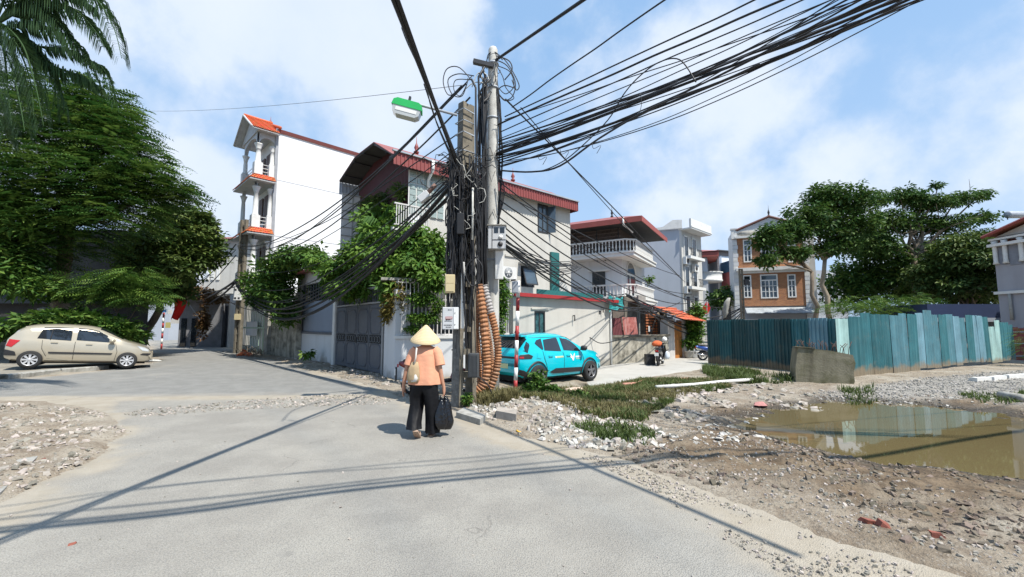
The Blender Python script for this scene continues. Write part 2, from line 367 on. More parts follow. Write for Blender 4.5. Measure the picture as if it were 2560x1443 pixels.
# ------------------------------------------------------------------ ground
def gp(lst, z=0.0): return [tuple(G(x, y, z).xy) for x, y in lst]
def sdf(X, Y, poly):
    """signed distance, positive inside"""
    X = np.asarray(X, float); Y = np.asarray(Y, float); d = np.full(X.shape, 1e9); ins = np.zeros(X.shape, bool)
    n = len(poly)
    for i in range(n):
        (x0, y0), (x1, y1) = poly[i], poly[(i + 1) % n]
        ex, ey = x1 - x0, y1 - y0; wx, wy = X - x0, Y - y0
        t = np.clip((wx * ex + wy * ey) / (ex * ex + ey * ey + 1e-12), 0, 1)
        d = np.minimum(d, (wx - ex * t) ** 2 + (wy - ey * t) ** 2)
        c = ((y0 <= Y) & (y1 > Y)) | ((y1 <= Y) & (y0 > Y))
        with np.errstate(divide='ignore', invalid='ignore'):
            xi = x0 + (Y - y0) * ex / (ey if ey != 0 else 1e-9)
        ins ^= c & (X < xi)
    return np.where(ins, 1, -1) * np.sqrt(d)
def vnoise(X, Y, s, seed=0, o=4):
    """cheap vectorised value noise, about -1..1"""
    out = np.zeros(np.shape(X)); a = 1.0; tot = 0
    r = np.random.default_rng(seed); T = r.random((64, 64)) * 2 - 1
    for k in range(o):
        x = np.asarray(X) * s * 2 ** k + 17.3 * k; y = np.asarray(Y) * s * 2 ** k + 5.1 * k
        xi = np.floor(x).astype(int); yi = np.floor(y).astype(int); fx = x - xi; fy = y - yi
        fx = fx * fx * (3 - 2 * fx); fy = fy * fy * (3 - 2 * fy)
        g = lambda i, j: T[i % 64, j % 64]
        v = (g(xi, yi) * (1 - fx) + g(xi + 1, yi) * fx) * (1 - fy) + (g(xi, yi + 1) * (1 - fx) + g(xi + 1, yi + 1) * fx) * fy
        out += a * v; tot += a; a *= .5
    return out / tot
def sstep(a, b, x):
    t = np.clip((x - a) / (b - a), 0, 1); return t * t * (3 - 2 * t)

ASPH = gp([(1150, 1032), (1260, 1088), (1400, 1118), (1530, 1160), (1625, 1225), (1730, 1300), (1850, 1375), (1960, 1440)]) + [(2.2, 1.0), (2.4, -3), (-40, -3), (-40, 60), (20, 60), (0, 10)]
ROAD = gp([(1150, 1032), (1260, 1085), (1387, 1107), (1535, 1145), (1618, 1180), (1740, 1225), (1866, 1274), (2086, 1357), (2250, 1400), (2400, 1443)]) + [(4.2, 1.6), (4.6, -3), (-9, -3), (-7, 1.5)] + \
       gp([(-300, 1390), (-60, 1300), (90, 1215), (230, 1150), (320, 1080), (280, 1030), (120, 1002), (-60, 1000), (-420, 985), (-900, 960), (-900, 935), (-300, 932), (60, 945), (285, 922), (385, 903), (372, 872), (352, 856), (280, 846), (200, 838), (330, 834), (440, 846), (520, 860), (600, 876), (700, 902), (830, 938), (950, 972), (1010, 1000)])
PUD = gp([(1845, 1068), (1930, 1040), (1990, 1025), (2110, 1010), (2200, 1012), (2330, 1020), (2450, 1032), (2560, 1062), (2760, 1100), (2900, 1190), (2760, 1260), (2560, 1200), (2480, 1192), (2330, 1172), (2200, 1156), (2080, 1138), (1990, 1110), (1900, 1082)], -.27)
LANE = gp([(1480, 968), (1560, 950), (1700, 928), (1790, 915), (1800, 890), (1765, 872), (1740, 866), (1700, 884), (1600, 900), (1500, 908), (1440, 905)], -.18)
MUD = gp([(1500, 1170), (1640, 1060), (1800, 1010), (2000, 985), (2300, 985), (2700, 1010), (3000, 1100), (2900, 1300), (2500, 1443), (2300, 1500), (2000, 1300), (1750, 1250)], -.15)
GRAVEL = gp([(1990, 985), (2110, 975), (2300, 945), (2550, 925), (2900, 930), (2900, 985), (2560, 985), (2200, 1003)], -.15)
RUB_L = gp([(-400, 1010), (0, 1012), (250, 1030), (330, 1070), (330, 1120), (230, 1170), (90, 1235), (-60, 1310), (-400, 1420)])
WL = -.262
TRK = gp([(2020, 1225), (2230, 1195), (2260, 1225), (2120, 1330), (1960, 1330)], -.15)
def gh(X, Y):
    X = np.asarray(X, float); Y = np.asarray(Y, float)
    r = sdf(X, Y, ROAD)
    right = sstep(-1.6, .6, X) * (1 - sstep(26, 34, Y))
    h = -.19 * sstep(.25, 4.2, -r) * right
    h = h + .025 * sstep(.0, .35, -r)
    p = sdf(X, Y, PUD)
    h = h + np.where(p > -1.1, -.10 * sstep(-1.1, .0, p), 0) - .09 * sstep(-.05, .7, p)
    big = vnoise(X, Y, .55, 3); fine = vnoise(X, Y, 2.3, 5, 4)
    h = h + sstep(.05, .8, -r) * (big * .035 + fine * .028) + .018 * fine * sstep(.1, -.05, r)
    tt = sdf(X, Y, TRK); h = h + sstep(-.05, .15, tt) * .016 * np.sin((X * .35 + Y * .94) * 2 * pi / .105 + 2 * big)
    # spoil ridges of mud pushed up beside the puddle
    m = sdf(X, Y, MUD); h = h + sstep(-.2, .6, m) * (1 - sstep(-.5, .1, p)) * (np.abs(vnoise(X * 1.0, Y * 1.7, 1.7, 9, 4)) * .13 - .03)
    h = h + .16 * np.exp(-((X - .75) ** 2 / .9 + (Y - 8.6) ** 2 / 1.6)) * sstep(0, .5, -r)     # rubble heap by the poles
    h = h + .05 * sstep(-.1, .6, sdf(X, Y, RUB_L)) * (1 + fine)
    ln = sdf(X, Y, LANE); h = np.where(ln > -.6, h * (1 - sstep(-.6, 0, ln)) + (-.235) * sstep(-.6, 0, ln), h)
    h = np.where(r > -.02, np.minimum(h, -.035), h)
    lim = sstep(60, 120, np.hypot(X, Y)); h = h * (1 - lim) - .03 * lim
    return h
def gz(x, y): return float(gh(np.array([x]), np.array([y]))[0])
def graded(lo, hi, f0, f1, step, grow=1.13):
    a = list(np.arange(f0, f1 + 1e-6, step)); s = step; x = f1
    while x < hi: s *= grow; x += s; a.append(x)
    s = step; x = f0; b = []
    while x > lo: s *= grow; x -= s; b.append(x)
    return np.array(b[::-1] + a)
gx = graded(-900, 900, -7.5, 12.5, .075); gy = graded(-300, 1200, 1.2, 14.5, .07)
XX, YY = np.meshgrid(gx, gy); ZZ = gh(XX, YY)
def grid_mesh(name, XX, YY, ZZ, m, keep=None, attrs=None, kind='structure', smooth=True):
    ny, nx = XX.shape; idx = np.arange(nx * ny).reshape(ny, nx)
    q = np.stack([idx[:-1, :-1], idx[:-1, 1:], idx[1:, 1:], idx[1:, :-1]], -1).reshape(-1, 4)
    V = np.stack([XX, YY, ZZ], -1).reshape(-1, 3)
    at = {k: v.reshape(-1) for k, v in (attrs or {}).items()}
    if keep is not None:
        kq = (keep[:-1, :-1] | keep[:-1, 1:] | keep[1:, 1:] | keep[1:, :-1]).reshape(-1); q = q[kq]
        used = np.unique(q); mp = np.full(len(V), -1); mp[used] = np.arange(len(used)); V = V[used]; q = mp[q]; at = {k: v[used] for k, v in at.items()}
    return np_mesh(name, V, q, m, None, kind, smooth, at)

def ground_mat():
    m = bpy.data.materials.new('ground_soil'); m.use_nodes = True; t = m.node_tree; b = t.nodes['Principled BSDF']; N = t.nodes.new; L = t.links.new
    tc = N('ShaderNodeTexCoord'); co = tc.outputs['Object']
    def noise(s, d=8, r=.62, sx=None):
        n = N('ShaderNodeTexNoise'); n.inputs['Scale'].default_value = s; n.inputs['Detail'].default_value = d; n.inputs['Roughness'].default_value = r
        L(co, n.inputs['Vector']); return n.outputs['Fac']
    def ramp(f, a, bb, t0=0., t1=1.):
        r = N('ShaderNodeMapRange'); r.interpolation_type = 'SMOOTHSTEP'; r.inputs['From Min'].default_value = a; r.inputs['From Max'].default_value = bb; r.inputs['To Min'].default_value = t0; r.inputs['To Max'].default_value = t1; L(f, r.inputs['Value']); return r.outputs[0]
    def mix(f, a, c):
        x = N('ShaderNodeMix'); x.data_type = 'RGBA'
        if isinstance(f, float): x.inputs[0].default_value = f
        else: L(f, x.inputs[0])
        for k, v in (('A', a), ('B', c)):
            if isinstance(v, tuple): x.inputs[k].default_value = v + (1,)
            else: L(v, x.inputs[k])
        return x.outputs['Result']
    def attr(n):
        a = N('ShaderNodeAttribute'); a.attribute_name = n; return a.outputs['Fac']
    def mul(a, c):
        x = N('ShaderNodeMath'); x.operation = 'MULTIPLY'; L(a, x.inputs[0])
        if isinstance(c, float): x.inputs[1].default_value = c
        else: L(c, x.inputs[1])
        return x.outputs[0]
    nb, nm, nf, ns = noise(.9), noise(4.2), noise(26), noise(85, 4)
    vo = N('ShaderNodeTexVoronoi'); vo.inputs['Scale'].default_value = 34; L(co, vo.inputs['Vector'])
    c = mix(ramp(nm, .35, .65), (.235, .185, .135), (.335, .285, .22))
    c = mix(ramp(nb, .45, .65), c, (.38, .335, .27))
    c = mix(mul(ramp(nf, .52, .66), .8), c, (.155, .125, .095))
    c = mix(mul(ramp(vo.outputs['Distance'], .32, .12), .45), c, (.47, .45, .41))
    mud = mix(ramp(nm, .35, .68), (.115, .078, .046), (.215, .155, .098)); mud = mix(ramp(nb, .5, .75), mud, (.27, .22, .155)); mud = mix(mul(ramp(nf, .5, .64), .6), mud, (.06, .046, .03))
    c = mix(attr('mud'), c, mud)
    gr = mix(ramp(ns, .35, .65), (.20, .185, .16), (.40, .375, .335)); gr = mix(mul(ramp(nm, .5, .7), .5), gr, (.24, .215, .18))
    c = mix(attr('gravel'), c, gr)
    wet = attr('wet'); c = mix(mul(wet, .85), c, (.045, .034, .02))
    L(c, b.inputs['Base Color'])
    rr = N('ShaderNodeMapRange'); rr.inputs['To Min'].default_value = .95; rr.inputs['To Max'].default_value = .42; L(wet, rr.inputs['Value']); L(rr.outputs[0], b.inputs['Roughness'])
    ad = N('ShaderNodeMath'); ad.operation = 'ADD'; L(nf, ad.inputs[0]); L(mul(ns, .5), ad.inputs[1])
    ad2 = N('ShaderNodeMath'); ad2.operation = 'ADD'; L(ad.outputs[0], ad2.inputs[0]); L(mul(nm, 1.5), ad2.inputs[1])
    bp = N('ShaderNodeBump'); bp.inputs['Strength'].default_value = .9; bp.inputs['Distance'].default_value = .035; L(ad2.outputs[0], bp.inputs['Height']); L(bp.outputs[0], b.inputs['Normal'])
    b.inputs['Specular IOR Level'].default_value = .35
    return m
pj = vnoise(XX, YY, 1.6, 21, 4)
mudv = sstep(-.1, .9, sdf(XX, YY, MUD) + pj * .9) * .95
mudv = mudv * (1 - .5 * sstep(.1, .6, vnoise(XX, YY, .7, 33, 3)))
pd = sdf(XX, YY, PUD); mudv = np.maximum(mudv, sstep(-.9, -.1, pd + pj * .5))
grv = sstep(-.3, .5, sdf(XX, YY, GRAVEL) + pj * .5)
grv = np.maximum(grv, .85 * sstep(.15, .55, vnoise(XX, YY, .45, 41, 3)) * sstep(0, .5, sdf(XX, YY, MUD)))
street = sstep(30, 40, YY); grv = np.maximum(grv, street)
wetv = np.clip(sstep(WL + .10, WL + .015, ZZ) * (XX > 2) * (YY < 14), 0, 1)
grid_mesh('ground', XX, YY, ZZ, ground_mat(), attrs={'mud': np.clip(mudv, 0, 1), 'gravel': np.clip(grv, 0, 1), 'wet': wetv})

# asphalt: lies on the ground, its ragged edge is where it dips under the soil
def asphalt_mat():
    m = bpy.data.materials.new('dusty_asphalt'); m.use_nodes = True; t = m.node_tree; b = t.nodes['Principled BSDF']; N = t.nodes.new; L = t.links.new
    co = N('ShaderNodeTexCoord').outputs['Object']
    def noise(s, d=6, r=.6):
        n = N('ShaderNodeTexNoise'); n.inputs['Scale'].default_value = s; n.inputs['Detail'].default_value = d; n.inputs['Roughness'].default_value = r; L(co, n.inputs['Vector']); return n.outputs['Fac']
    def ramp(f, a, bb, t1=1.):
        r = N('ShaderNodeMapRange'); r.interpolation_type = 'SMOOTHSTEP'; r.inputs['From Min'].default_value = a; r.inputs['From Max'].default_value = bb; r.inputs['To Max'].default_value = t1; L(f, r.inputs['Value']); return r.outputs[0]
    def mix(f, a, c):
        x = N('ShaderNodeMix'); x.data_type = 'RGBA'; L(f, x.inputs[0])
        for k, v in (('A', a), ('B', c)):
            if isinstance(v, tuple): x.inputs[k].default_value = v + (1,)
            else: L(v, x.inputs[k])
        return x.outputs['Result']
    a = N('ShaderNodeAttribute'); a.attribute_name = 'dust'; d = a.outputs['Fac']
    a2 = N('ShaderNodeAttribute'); a2.attribute_name = 'old'; old = a2.outputs['Fac']
    c = mix(ramp(noise(1.1), .35, .65), (.285, .264, .23), (.352, .329, .286))
    c = mix(old, c, mix(ramp(noise(2.2), .35, .65), (.222, .216, .20), (.275, .268, .248)))
    vo = N('ShaderNodeTexVoronoi'); vo.inputs['Scale'].default_value = 95; L(co, vo.inputs['Vector'])
    c = mix(ramp(vo.outputs['Distance'], .42, .7, .45), c, (.12, .12, .115))
    c = mix(ramp(noise(120, 3), .55, .7, .5), c, (.42, .415, .40))
    c = mix(ramp(noise(300, 2), .54, .66, .55), c, (.13, .13, .125))
    dn = N('ShaderNodeMath'); dn.operation = 'ADD'; L(d, dn.inputs[0]); L(noise(3.5, 9, .72), dn.inputs[1])
    c = mix(ramp(dn.outputs[0], .72, 1.35), c, mix(ramp(noise(2.5, 7), .3, .7), (.315, .275, .215), (.37, .33, .27)))
    c = mix(ramp(noise(.45, 3), .55, .72, .4), c, (.36, .335, .29))
    # hairline cracks and oil spots
    wp = N('ShaderNodeVectorMath'); nn_ = N('ShaderNodeTexNoise'); nn_.inputs['Scale'].default_value = 1.5; nn_.inputs['Detail'].default_value = 5; L(co, nn_.inputs['Vector']); L(co, wp.inputs[0]); L(nn_.outputs['Color'], wp.inputs[1])
    v2 = N('ShaderNodeTexVoronoi'); v2.feature = 'DISTANCE_TO_EDGE'; v2.inputs['Scale'].default_value = .62; L(wp.outputs[0], v2.inputs['Vector'])
    ck = N('ShaderNodeMath'); ck.operation = 'MULTIPLY'; L(ramp(v2.outputs['Distance'], .008, .002, .4), ck.inputs[0]); L(ramp(noise(.5, 3), .5, .6), ck.inputs[1])
    c = mix(ck.outputs[0], c, (.12, .11, .1))
    c = mix(ramp(noise(.8, 5, .7), .58, .7, .3), c, (.19, .185, .175))
    c = mix(ramp(noise(2.7, 2), .70, .78, .35), c, (.15, .145, .135))
    L(c, b.inputs['Base Color']); b.inputs['Roughness'].default_value = .88; b.inputs['Specular IOR Level'].default_value = .3
    ad = N('ShaderNodeMath'); ad.operation = 'ADD'; L(vo.outputs['Distance'], ad.inputs[0]); L(noise(22), ad.inputs[1])
    bp = N('ShaderNodeBump'); bp.inputs['Strength'].default_value = .55; bp.inputs['Distance'].default_value = .012; L(ad.outputs[0], bp.inputs['Height']); L(bp.outputs[0], b.inputs['Normal'])
    return m
rx = graded(-60, 6.5, -7.5, 5.2, .1, 1.08); ry = graded(-4, 75, 1.2, 12, .1, 1.06)
RX, RY = np.meshgrid(rx, ry); rs = sdf(RX, RY, ROAD) + vnoise(RX, RY, 1.9, 51, 5) * .34 * sstep(30, 12, RY)
RZ = np.where(rs > 0, .004 + .004 * vnoise(RX, RY, .5, 55, 2), .004 + rs * .16)
RZ = np.maximum(RZ, -.2)
WPT = [(1.6, -1), (.3, 3.2), (-1.6, 6), (-4.6, 9.6), (-9, 16.5), (-16, 27)]
def dline(X, Y, pl):
    d = np.full(X.shape, 1e9)
    for (x0, y0), (x1, y1) in zip(pl[:-1], pl[1:]):
        ex, ey = x1 - x0, y1 - y0; t = np.clip(((X - x0) * ex + (Y - y0) * ey) / (ex * ex + ey * ey), 0, 1); d = np.minimum(d, np.hypot(X - x0 - ex * t, Y - y0 - ey * t))
    return d
dl = dline(RX, RY, WPT) + .12 * vnoise(RX, RY, .9, 63, 3); wheel = np.exp(-((dl - .8) / .2) ** 2) * (.55 + .45 * vnoise(RX, RY, .8, 64, 3))
oldm = sstep(-.15, .15, (RY - (10.6 + .08 * (RX + 5))) + vnoise(RX, RY, 1.5, 57, 3) * .15)
band = np.exp(-((RY - (9.9 + .06 * (RX + 5))) / .38) ** 2) * (RX < -1)
asd = sdf(RX, RY, ASPH) + vnoise(RX, RY, 1.2, 58, 4) * .5
dust = np.clip(sstep(.7, -.1, rs + vnoise(RX, RY, .8, 59, 4) * .6) * .9 + band * .9 + .95 * sstep(.7, -.5, asd) * (RX > -1) * (RY < 7), 0, 1)
grid_mesh('road', RX, RY, RZ, asphalt_mat(), keep=rs > -.5, attrs={'dust': dust, 'old': np.clip(np.maximum(oldm, wheel * .75), 0, 1)})
# grit washed over the dusty shoulder
# concrete lane on the far side
lx = np.arange(1.2, 13, .22); ly = np.arange(11.5, 40, .25); LX, LY = np.meshgrid(lx, ly)
ls = sdf(LX, LY, LANE) + vnoise(LX, LY, 1.1, 61, 4) * .2
LZ = np.where(ls > 0, -.215, -.215 + ls * .4)
lane_m = mat('pale_concrete_paving', (.40, .385, .35), .92, .08, 1.2, .3, 50, dirt=((.24, .22, .19), .3, 2.2))
grid_mesh('lane_pavement', LX, LY, np.maximum(LZ, -.4), lane_m, keep=ls > -.3)
# puddle
wm = bpy.data.materials.new('muddy_water'); wm.use_nodes = True; t_ = wm.node_tree; b_ = t_.nodes['Principled BSDF']
b_.inputs['Base Color'].default_value = (.135, .105, .05, 1); b_.inputs['Roughness'].default_value = .03; b_.inputs['IOR'].default_value = 1.36; b_.inputs['Specular IOR Level'].default_value = .62
n_ = t_.nodes.new('ShaderNodeTexNoise'); n_.inputs['Scale'].default_value = 1.6; n_.inputs['Detail'].default_value = 3
bp_ = t_.nodes.new('ShaderNodeBump'); bp_.inputs['Strength'].default_value = .035; bp_.inputs['Distance'].default_value = .02
tc_ = t_.nodes.new('ShaderNodeTexCoord'); t_.links.new(tc_.outputs['Object'], n_.inputs['Vector']); t_.links.new(n_.outputs['Fac'], bp_.inputs['Height']); t_.links.new(bp_.outputs[0], b_.inputs['Normal'])
px_ = np.arange(1.5, 17, .25); py_ = np.arange(3.0, 14, .25); PX, PY = np.meshgrid(px_, py_)
grid_mesh('puddle_water', PX, PY, np.full(PX.shape, WL), wm, keep=sdf(PX, PY, PUD) > -.9)

# ------------------------------------------------------------------ loose stuff scattered on the ground
def ico():
    b = bmesh_ico(); return b
def chunk_templates(n=8, flat=.5, seed=1):
    r = np.random.default_rng(seed); out = []
    for _ in range(n):
        base = np.array([(x, y, z) for z in (-1, 1) for y in (-1, 1) for x in (-1, 1)], float)
        base *= .5 * np.array([1, r.uniform(.5, .9), r.uniform(.25, flat)]); base += r.normal(0, .09, base.shape)
        base[4:] *= np.array([.75, .75, 1]); out.append(base)
    return out
BOXF = np.array([(0, 2, 3, 1), (4, 5, 7, 6), (0, 1, 5, 4), (2, 6, 7, 3), (0, 4, 6, 2), (1, 3, 7, 5)])
def scatter_chunks(name, pts, size, m, seed=1, flat=.5, tilt=.5, sink=.25, kind='stuff', lab=None, cat=None):
    r = np.random.default_rng(seed); T = chunk_templates(10, flat, seed); Vs = []; Fs = []; o = 0
    for (x, y, z) in pts:
        s = size(r); t = T[r.integers(len(T))] * s
        a, bb, c = r.uniform(0, 6.28), r.normal(0, tilt) * .5, r.normal(0, tilt) * .5
        ca, sa = cos(a), sin(a); v = t.copy(); v[:, 2] += v[:, 0] * bb + v[:, 1] * c
        x_, y_ = v[:, 0] * ca - v[:, 1] * sa, v[:, 0] * sa + v[:, 1] * ca
        Vs.append(np.stack([x_ + x, y_ + y, v[:, 2] + z + s * .18 * (1 - sink)], 1)); Fs.append(BOXF + o); o += 8
    ob = np_mesh(name, np.concatenate(Vs), np.concatenate(Fs), m, None, kind)
    if lab: tag(ob, lab, cat)
    return ob
def sample(poly, n, seed, clump=None, thr=0, margin=0.0, near=2.2, zoff=0.0, avoid=(), bb=None):
    """n random ground points inside poly, denser near the camera, kept where clump noise is above thr"""
    r = np.random.default_rng(seed); P_ = np.array(poly); lo = P_.min(0); hi = P_.max(0); out = []
    tries = 0
    while len(out) < n and tries < 60:
        tries += 1; k = n * 3
        x = r.uniform(lo[0], hi[0], k); y = r.uniform(lo[1], hi[1], k)
        ok = sdf(x, y, poly) > margin
        if clump: ok &= vnoise(x, y, clump, seed + 3, 3) > thr + r.normal(0, .12, k)
        ok &= r.random(k) < np.minimum(1, (5.0 / np.maximum(np.hypot(x, y), 1)) ** near)
        for a, mg in avoid: ok &= sdf(x, y, a) < mg
        x, y = x[ok], y[ok]; z = gh(x, y) + zoff; out += list(zip(x, y, z))
    return out[:n]
stone_m = mat('rubble_stone', (.33, .30, .255), .92, .25, 5, .3, 40, island=.38)
white_m = mat('white_broken_tile', (.44, .42, .375), .7, .1, 5, .1, 40, island=.2)
brick_bit = mat('broken_brick', (.25, .09, .055), .9, .25, 9, .3, 40, island=.25)
mudl_m = mat('mud_clod', (.165, .135, .10), .9, .3, 6, .5, 30, island=.3)
LOT = gp([(1170, 1040), (1260, 1090), (1530, 1150), (1740, 1235), (2086, 1365), (2400, 1450), (2600, 1600), (3000, 1500), (3000, 925), (2560, 905), (2130, 938), (1990, 930), (1780, 915), (1500, 960), (1260, 975), (1190, 1000)], -.12)
sz = lambda a, b, p=2.2: (lambda r: a + (b - a) * r.random() ** p)
scatter_chunks('gravel', sample(LOT, 11000, 1, .8, -.1, near=1.6, avoid=[(PUD, -.12)]), sz(.008, .036, 3), stone_m, 1, .7, lab='pale stones and grit strewn over the muddy lot', cat='gravel')
scatter_chunks('fence_gravel', sample(GRAVEL, 9000, 2, near=.4, avoid=[(PUD, -.1)]), sz(.018, .065, 2.5), mat('grey_road_gravel', (.33, .31, .275), .9, .2, 5, .2, island=.3), 2, .8, lab='grey gravel spread in front of the teal planks', cat='gravel')
DEB = gp([(1170, 1020), (1260, 1070), (1400, 1105), (1540, 1120), (1700, 1075), (1560, 1030), (1450, 1000), (1320, 985), (1200, 985)], .05)
scatter_chunks('rubble', sample(DEB, 900, 3, 1.3, .05, near=.6), sz(.02, .12, 2.6), white_m, 3, .35, lab='white broken tile and plaster rubble below the poles', cat='rubble')
scatter_chunks('brick_rubble', sample(DEB, 1100, 4, 1.6, -.1, near=.6), sz(.02, .12, 2.5), stone_m, 4, .6, lab='grey brown rubble mixed into the heap by the poles', cat='rubble')
scatter_chunks('shoulder_rubble', sample(RUB_L, 3600, 5, 1.2, -.2, near=1.2), sz(.010, .085, 3.4), stone_m, 5, .45, lab='pale rubble covering the verge at the road edge', cat='rubble')
FARD = gp([(1560, 1010), (1700, 960), (1980, 960), (2140, 985), (2140, 1010), (1900, 1020), (1700, 1060)], -.15)
scatter_chunks('lot_debris', sample(FARD, 700, 6, .9, .05, near=.4), sz(.03, .19, 2.6), stone_m, 6, .3, lab='pale broken slabs lying in front of the concrete block', cat='debris')
MIDD = gp([(1700, 1075), (1900, 1025), (2100, 1000), (2500, 985), (2500, 1010), (2100, 1012), (1850, 1065), (1980, 1110), (1600, 1160)], -.15)
scatter_chunks('mud_clods', sample(MUD, 2800, 7, 1.1, .0, near=1.2, avoid=[(PUD, -.05)]), sz(.015, .085, 2.8), mudl_m, 7, .6, sink=.7, lab='dark clods of churned mud round the puddle', cat='mud')
scatter_chunks('puddle_litter', sample(MIDD, 260, 8, 1.2, 0, near=.8, avoid=[(PUD, -.02)]), sz(.02, .13, 2.5), white_m, 8, .25, lab='white scraps lying along the near puddle bank', cat='litter')
SHO = gp([(1400, 1122), (1540, 1152), (1750, 1232), (2080, 1362), (2350, 1440), (2100, 1500), (1960, 1440), (1730, 1300), (1600, 1210)])
scatter_chunks('shoulder_grit', [(x, y, .008) for x, y, z in sample(SHO, 1500, 12, 1.4, -.1, near=1.4)], sz(.006, .03, 3), stone_m, 12, .6, lab='fine grit over the dusty edge of the road', cat='gravel')
BAND = gp([(300, 1030), (600, 1002), (880, 985), (1000, 1000), (960, 1012), (600, 1025), (330, 1045)])
scatter_chunks('road_grit', [(x, y, .008) for x, y, z in sample(BAND, 1500, 9, near=.5)], sz(.012, .06, 3), stone_m, 9, .5, lab='line of grit and small stones across the road', cat='gravel')
scatter_chunks('road_pebbles', [(x, y, .008) for x, y, z in sample(ROAD, 700, 10, near=1.6)], sz(.006, .022, 3), stone_m, 10, .7, lab='scattered pebbles lying on the pale asphalt', cat='gravel')
SIDEW = gp([(640, 893), (835, 940), (960, 975), (1020, 1000), (1130, 1010), (1130, 985), (985, 952), (955, 943), (838, 914), (740, 893)])
scatter_chunks('footway_rubble', sample(SIDEW, 900, 11, 1.6, 0, near=.3), sz(.02, .13, 2.8), stone_m, 11, .3, lab='broken paving rubble along the foot of the gate wall', cat='rubble')
# ------------------------------------------------------------------ grass
def blades(name, pts, h0, h1, m, seed, lab, cat='grass', w=.009, per=5):
    r = np.random.default_rng(seed); n = len(pts) * per; B = np.repeat(np.array(pts), per, 0)
    a = r.uniform(0, 6.28, n); hh = r.uniform(h0, h1, n) * np.repeat(r.uniform(.5, 1.2, len(pts)), per); ln = r.uniform(.2, .9, n) * hh; B[:, 0] += r.normal(0, .04, n); B[:, 1] += r.normal(0, .04, n)
    dx, dy = np.cos(a), np.sin(a); ww = w * r.uniform(.7, 1.5, n)
    def at(k, s, z):
        return np.stack([B[:, 0] + dx * ln * k - dy * ww * s, B[:, 1] + dy * ln * k + dx * ww * s, B[:, 2] + hh * z], 1)
    V = np.stack([at(0, -1, -.02), at(0, 1, -.02), at(.35, .8, .62), at(.35, -.8, .62), at(1, .1, .95), at(1, -.1, .95)], 1).reshape(-1, 3)
    i = (np.arange(n) * 6)[:, None]; Fq = np.concatenate([i + np.array([0, 1, 2, 3]), i + np.array([3, 2, 4, 5])])
    return tag(np_mesh(name, V, Fq, m, None, 'stuff'), lab, cat)
grass_m = mat('green_grass', (.12, .16, .035), .7, .3, 3, 0, island=.4, transl=.3)
dry_m = mat('dry_grass', (.22, .185, .08), .8, .3, 3, 0, island=.35, transl=.3)
GR1 = gp([(1255, 985), (1300, 975), (1500, 958), (1600, 948), (1800, 945), (1830, 965), (1700, 985), (1620, 1030), (1600, 1060), (1480, 1068), (1400, 1040), (1300, 1010)], -.1)
blades('grass', sample(GR1, 7000, 21, 1.3, .12, near=.2), .02, .15, grass_m, 21, 'green grass and weeds growing over the rubble before the cars')
blades('dry_grass', sample(GR1, 6500, 22, 1.1, -.05, near=.2), .02, .15, dry_m, 22, 'dry yellow grass between the green weeds')
GR2 = gp([(1440, 1060), (1560, 1050), (1640, 1085), (1620, 1115), (1520, 1105), (1430, 1080)], 0)
blades('weeds', sample(GR2, 420, 23, 1.5, .1, near=.2), .03, .14, grass_m, 23, 'low green weeds at the rubble edge')
GR3 = gp([(1760, 925), (1990, 945), (1990, 960), (1850, 960), (1760, 940)], -.18)
blades('fence_grass', sample(GR3, 1400, 24, .8, -.1, near=.1), .08, .3, grass_m, 24, 'grass along the foot of the corrugated fence')
GR4 = gp([(2100, 975), (2180, 970), (2190, 1000), (2120, 1002)], -.15) ; blades('block_grass', sample(GR4, 90, 25, near=.1), .06, .2, grass_m, 25, 'small grass tuft beside the concrete block')
GR5 = gp([(2400, 985), (2560, 980), (2700, 990), (2700, 1010), (2430, 1005)], -.15); blades('bank_grass', sample(GR5, 260, 26, near=.1), .05, .16, grass_m, 26, 'thin grass on the bank behind the puddle')
GR6 = gp([(1190, 1000), (1290, 990), (1290, 1012), (1200, 1025)]); blades('pole_grass', sample(GR6, 700, 27, near=.1), .06, .28, dry_m, 27, 'dry grass at the foot of the poles')
# ------------------------------------------------------------------ the big corner house
def slab(parent, name, poly_yz, x0, x1, m, th=.03):
    """roof sheet following a profile (y,z) list, running along local x"""
    b = MB()
    for (y0, z0), (y1, z1) in zip(poly_yz[:-1], poly_yz[1:]):
        d = Vector((0, y1 - y0, z1 - z0)).normalized(); n = Vector((0, -d.z, d.y)) * th
        vs = [(x0, y0, z0), (x1, y0, z0), (x1, y1, z1), (x0, y1, z1)]; vs += [(a, bb - n.y, c - n.z) for a, bb, c in vs]
        b.add(vs, [(0, 1, 2, 3), (7, 6, 5, 4), (0, 4, 5, 1), (1, 5, 6, 2), (2, 6, 7, 3), (3, 7, 4, 0)])
    return b.build(name, m, parent)
LA = P(985, 500, 15.2).xy; RB = P(1426, 600, 21.3).xy
FH = Fac(LA, RB); HL = FH.len
house = thing('corner_house', 'grey plastered three storey house with dark red sheet roof and open terrace canopy', 'house', (LA.x, LA.y, 0), FH.rz)
ze = FH.sz(1400, 505)[1]          # eave
zeL = FH.sz(990, 392)[1]; ZE = (ze + zeL) / 2
xs = FH.sz(1055, 560)[0]; x20 = FH.sz(1020, 480)[0]; xg1 = FH.sz(1112, 480)[0]
DEP = 5.3
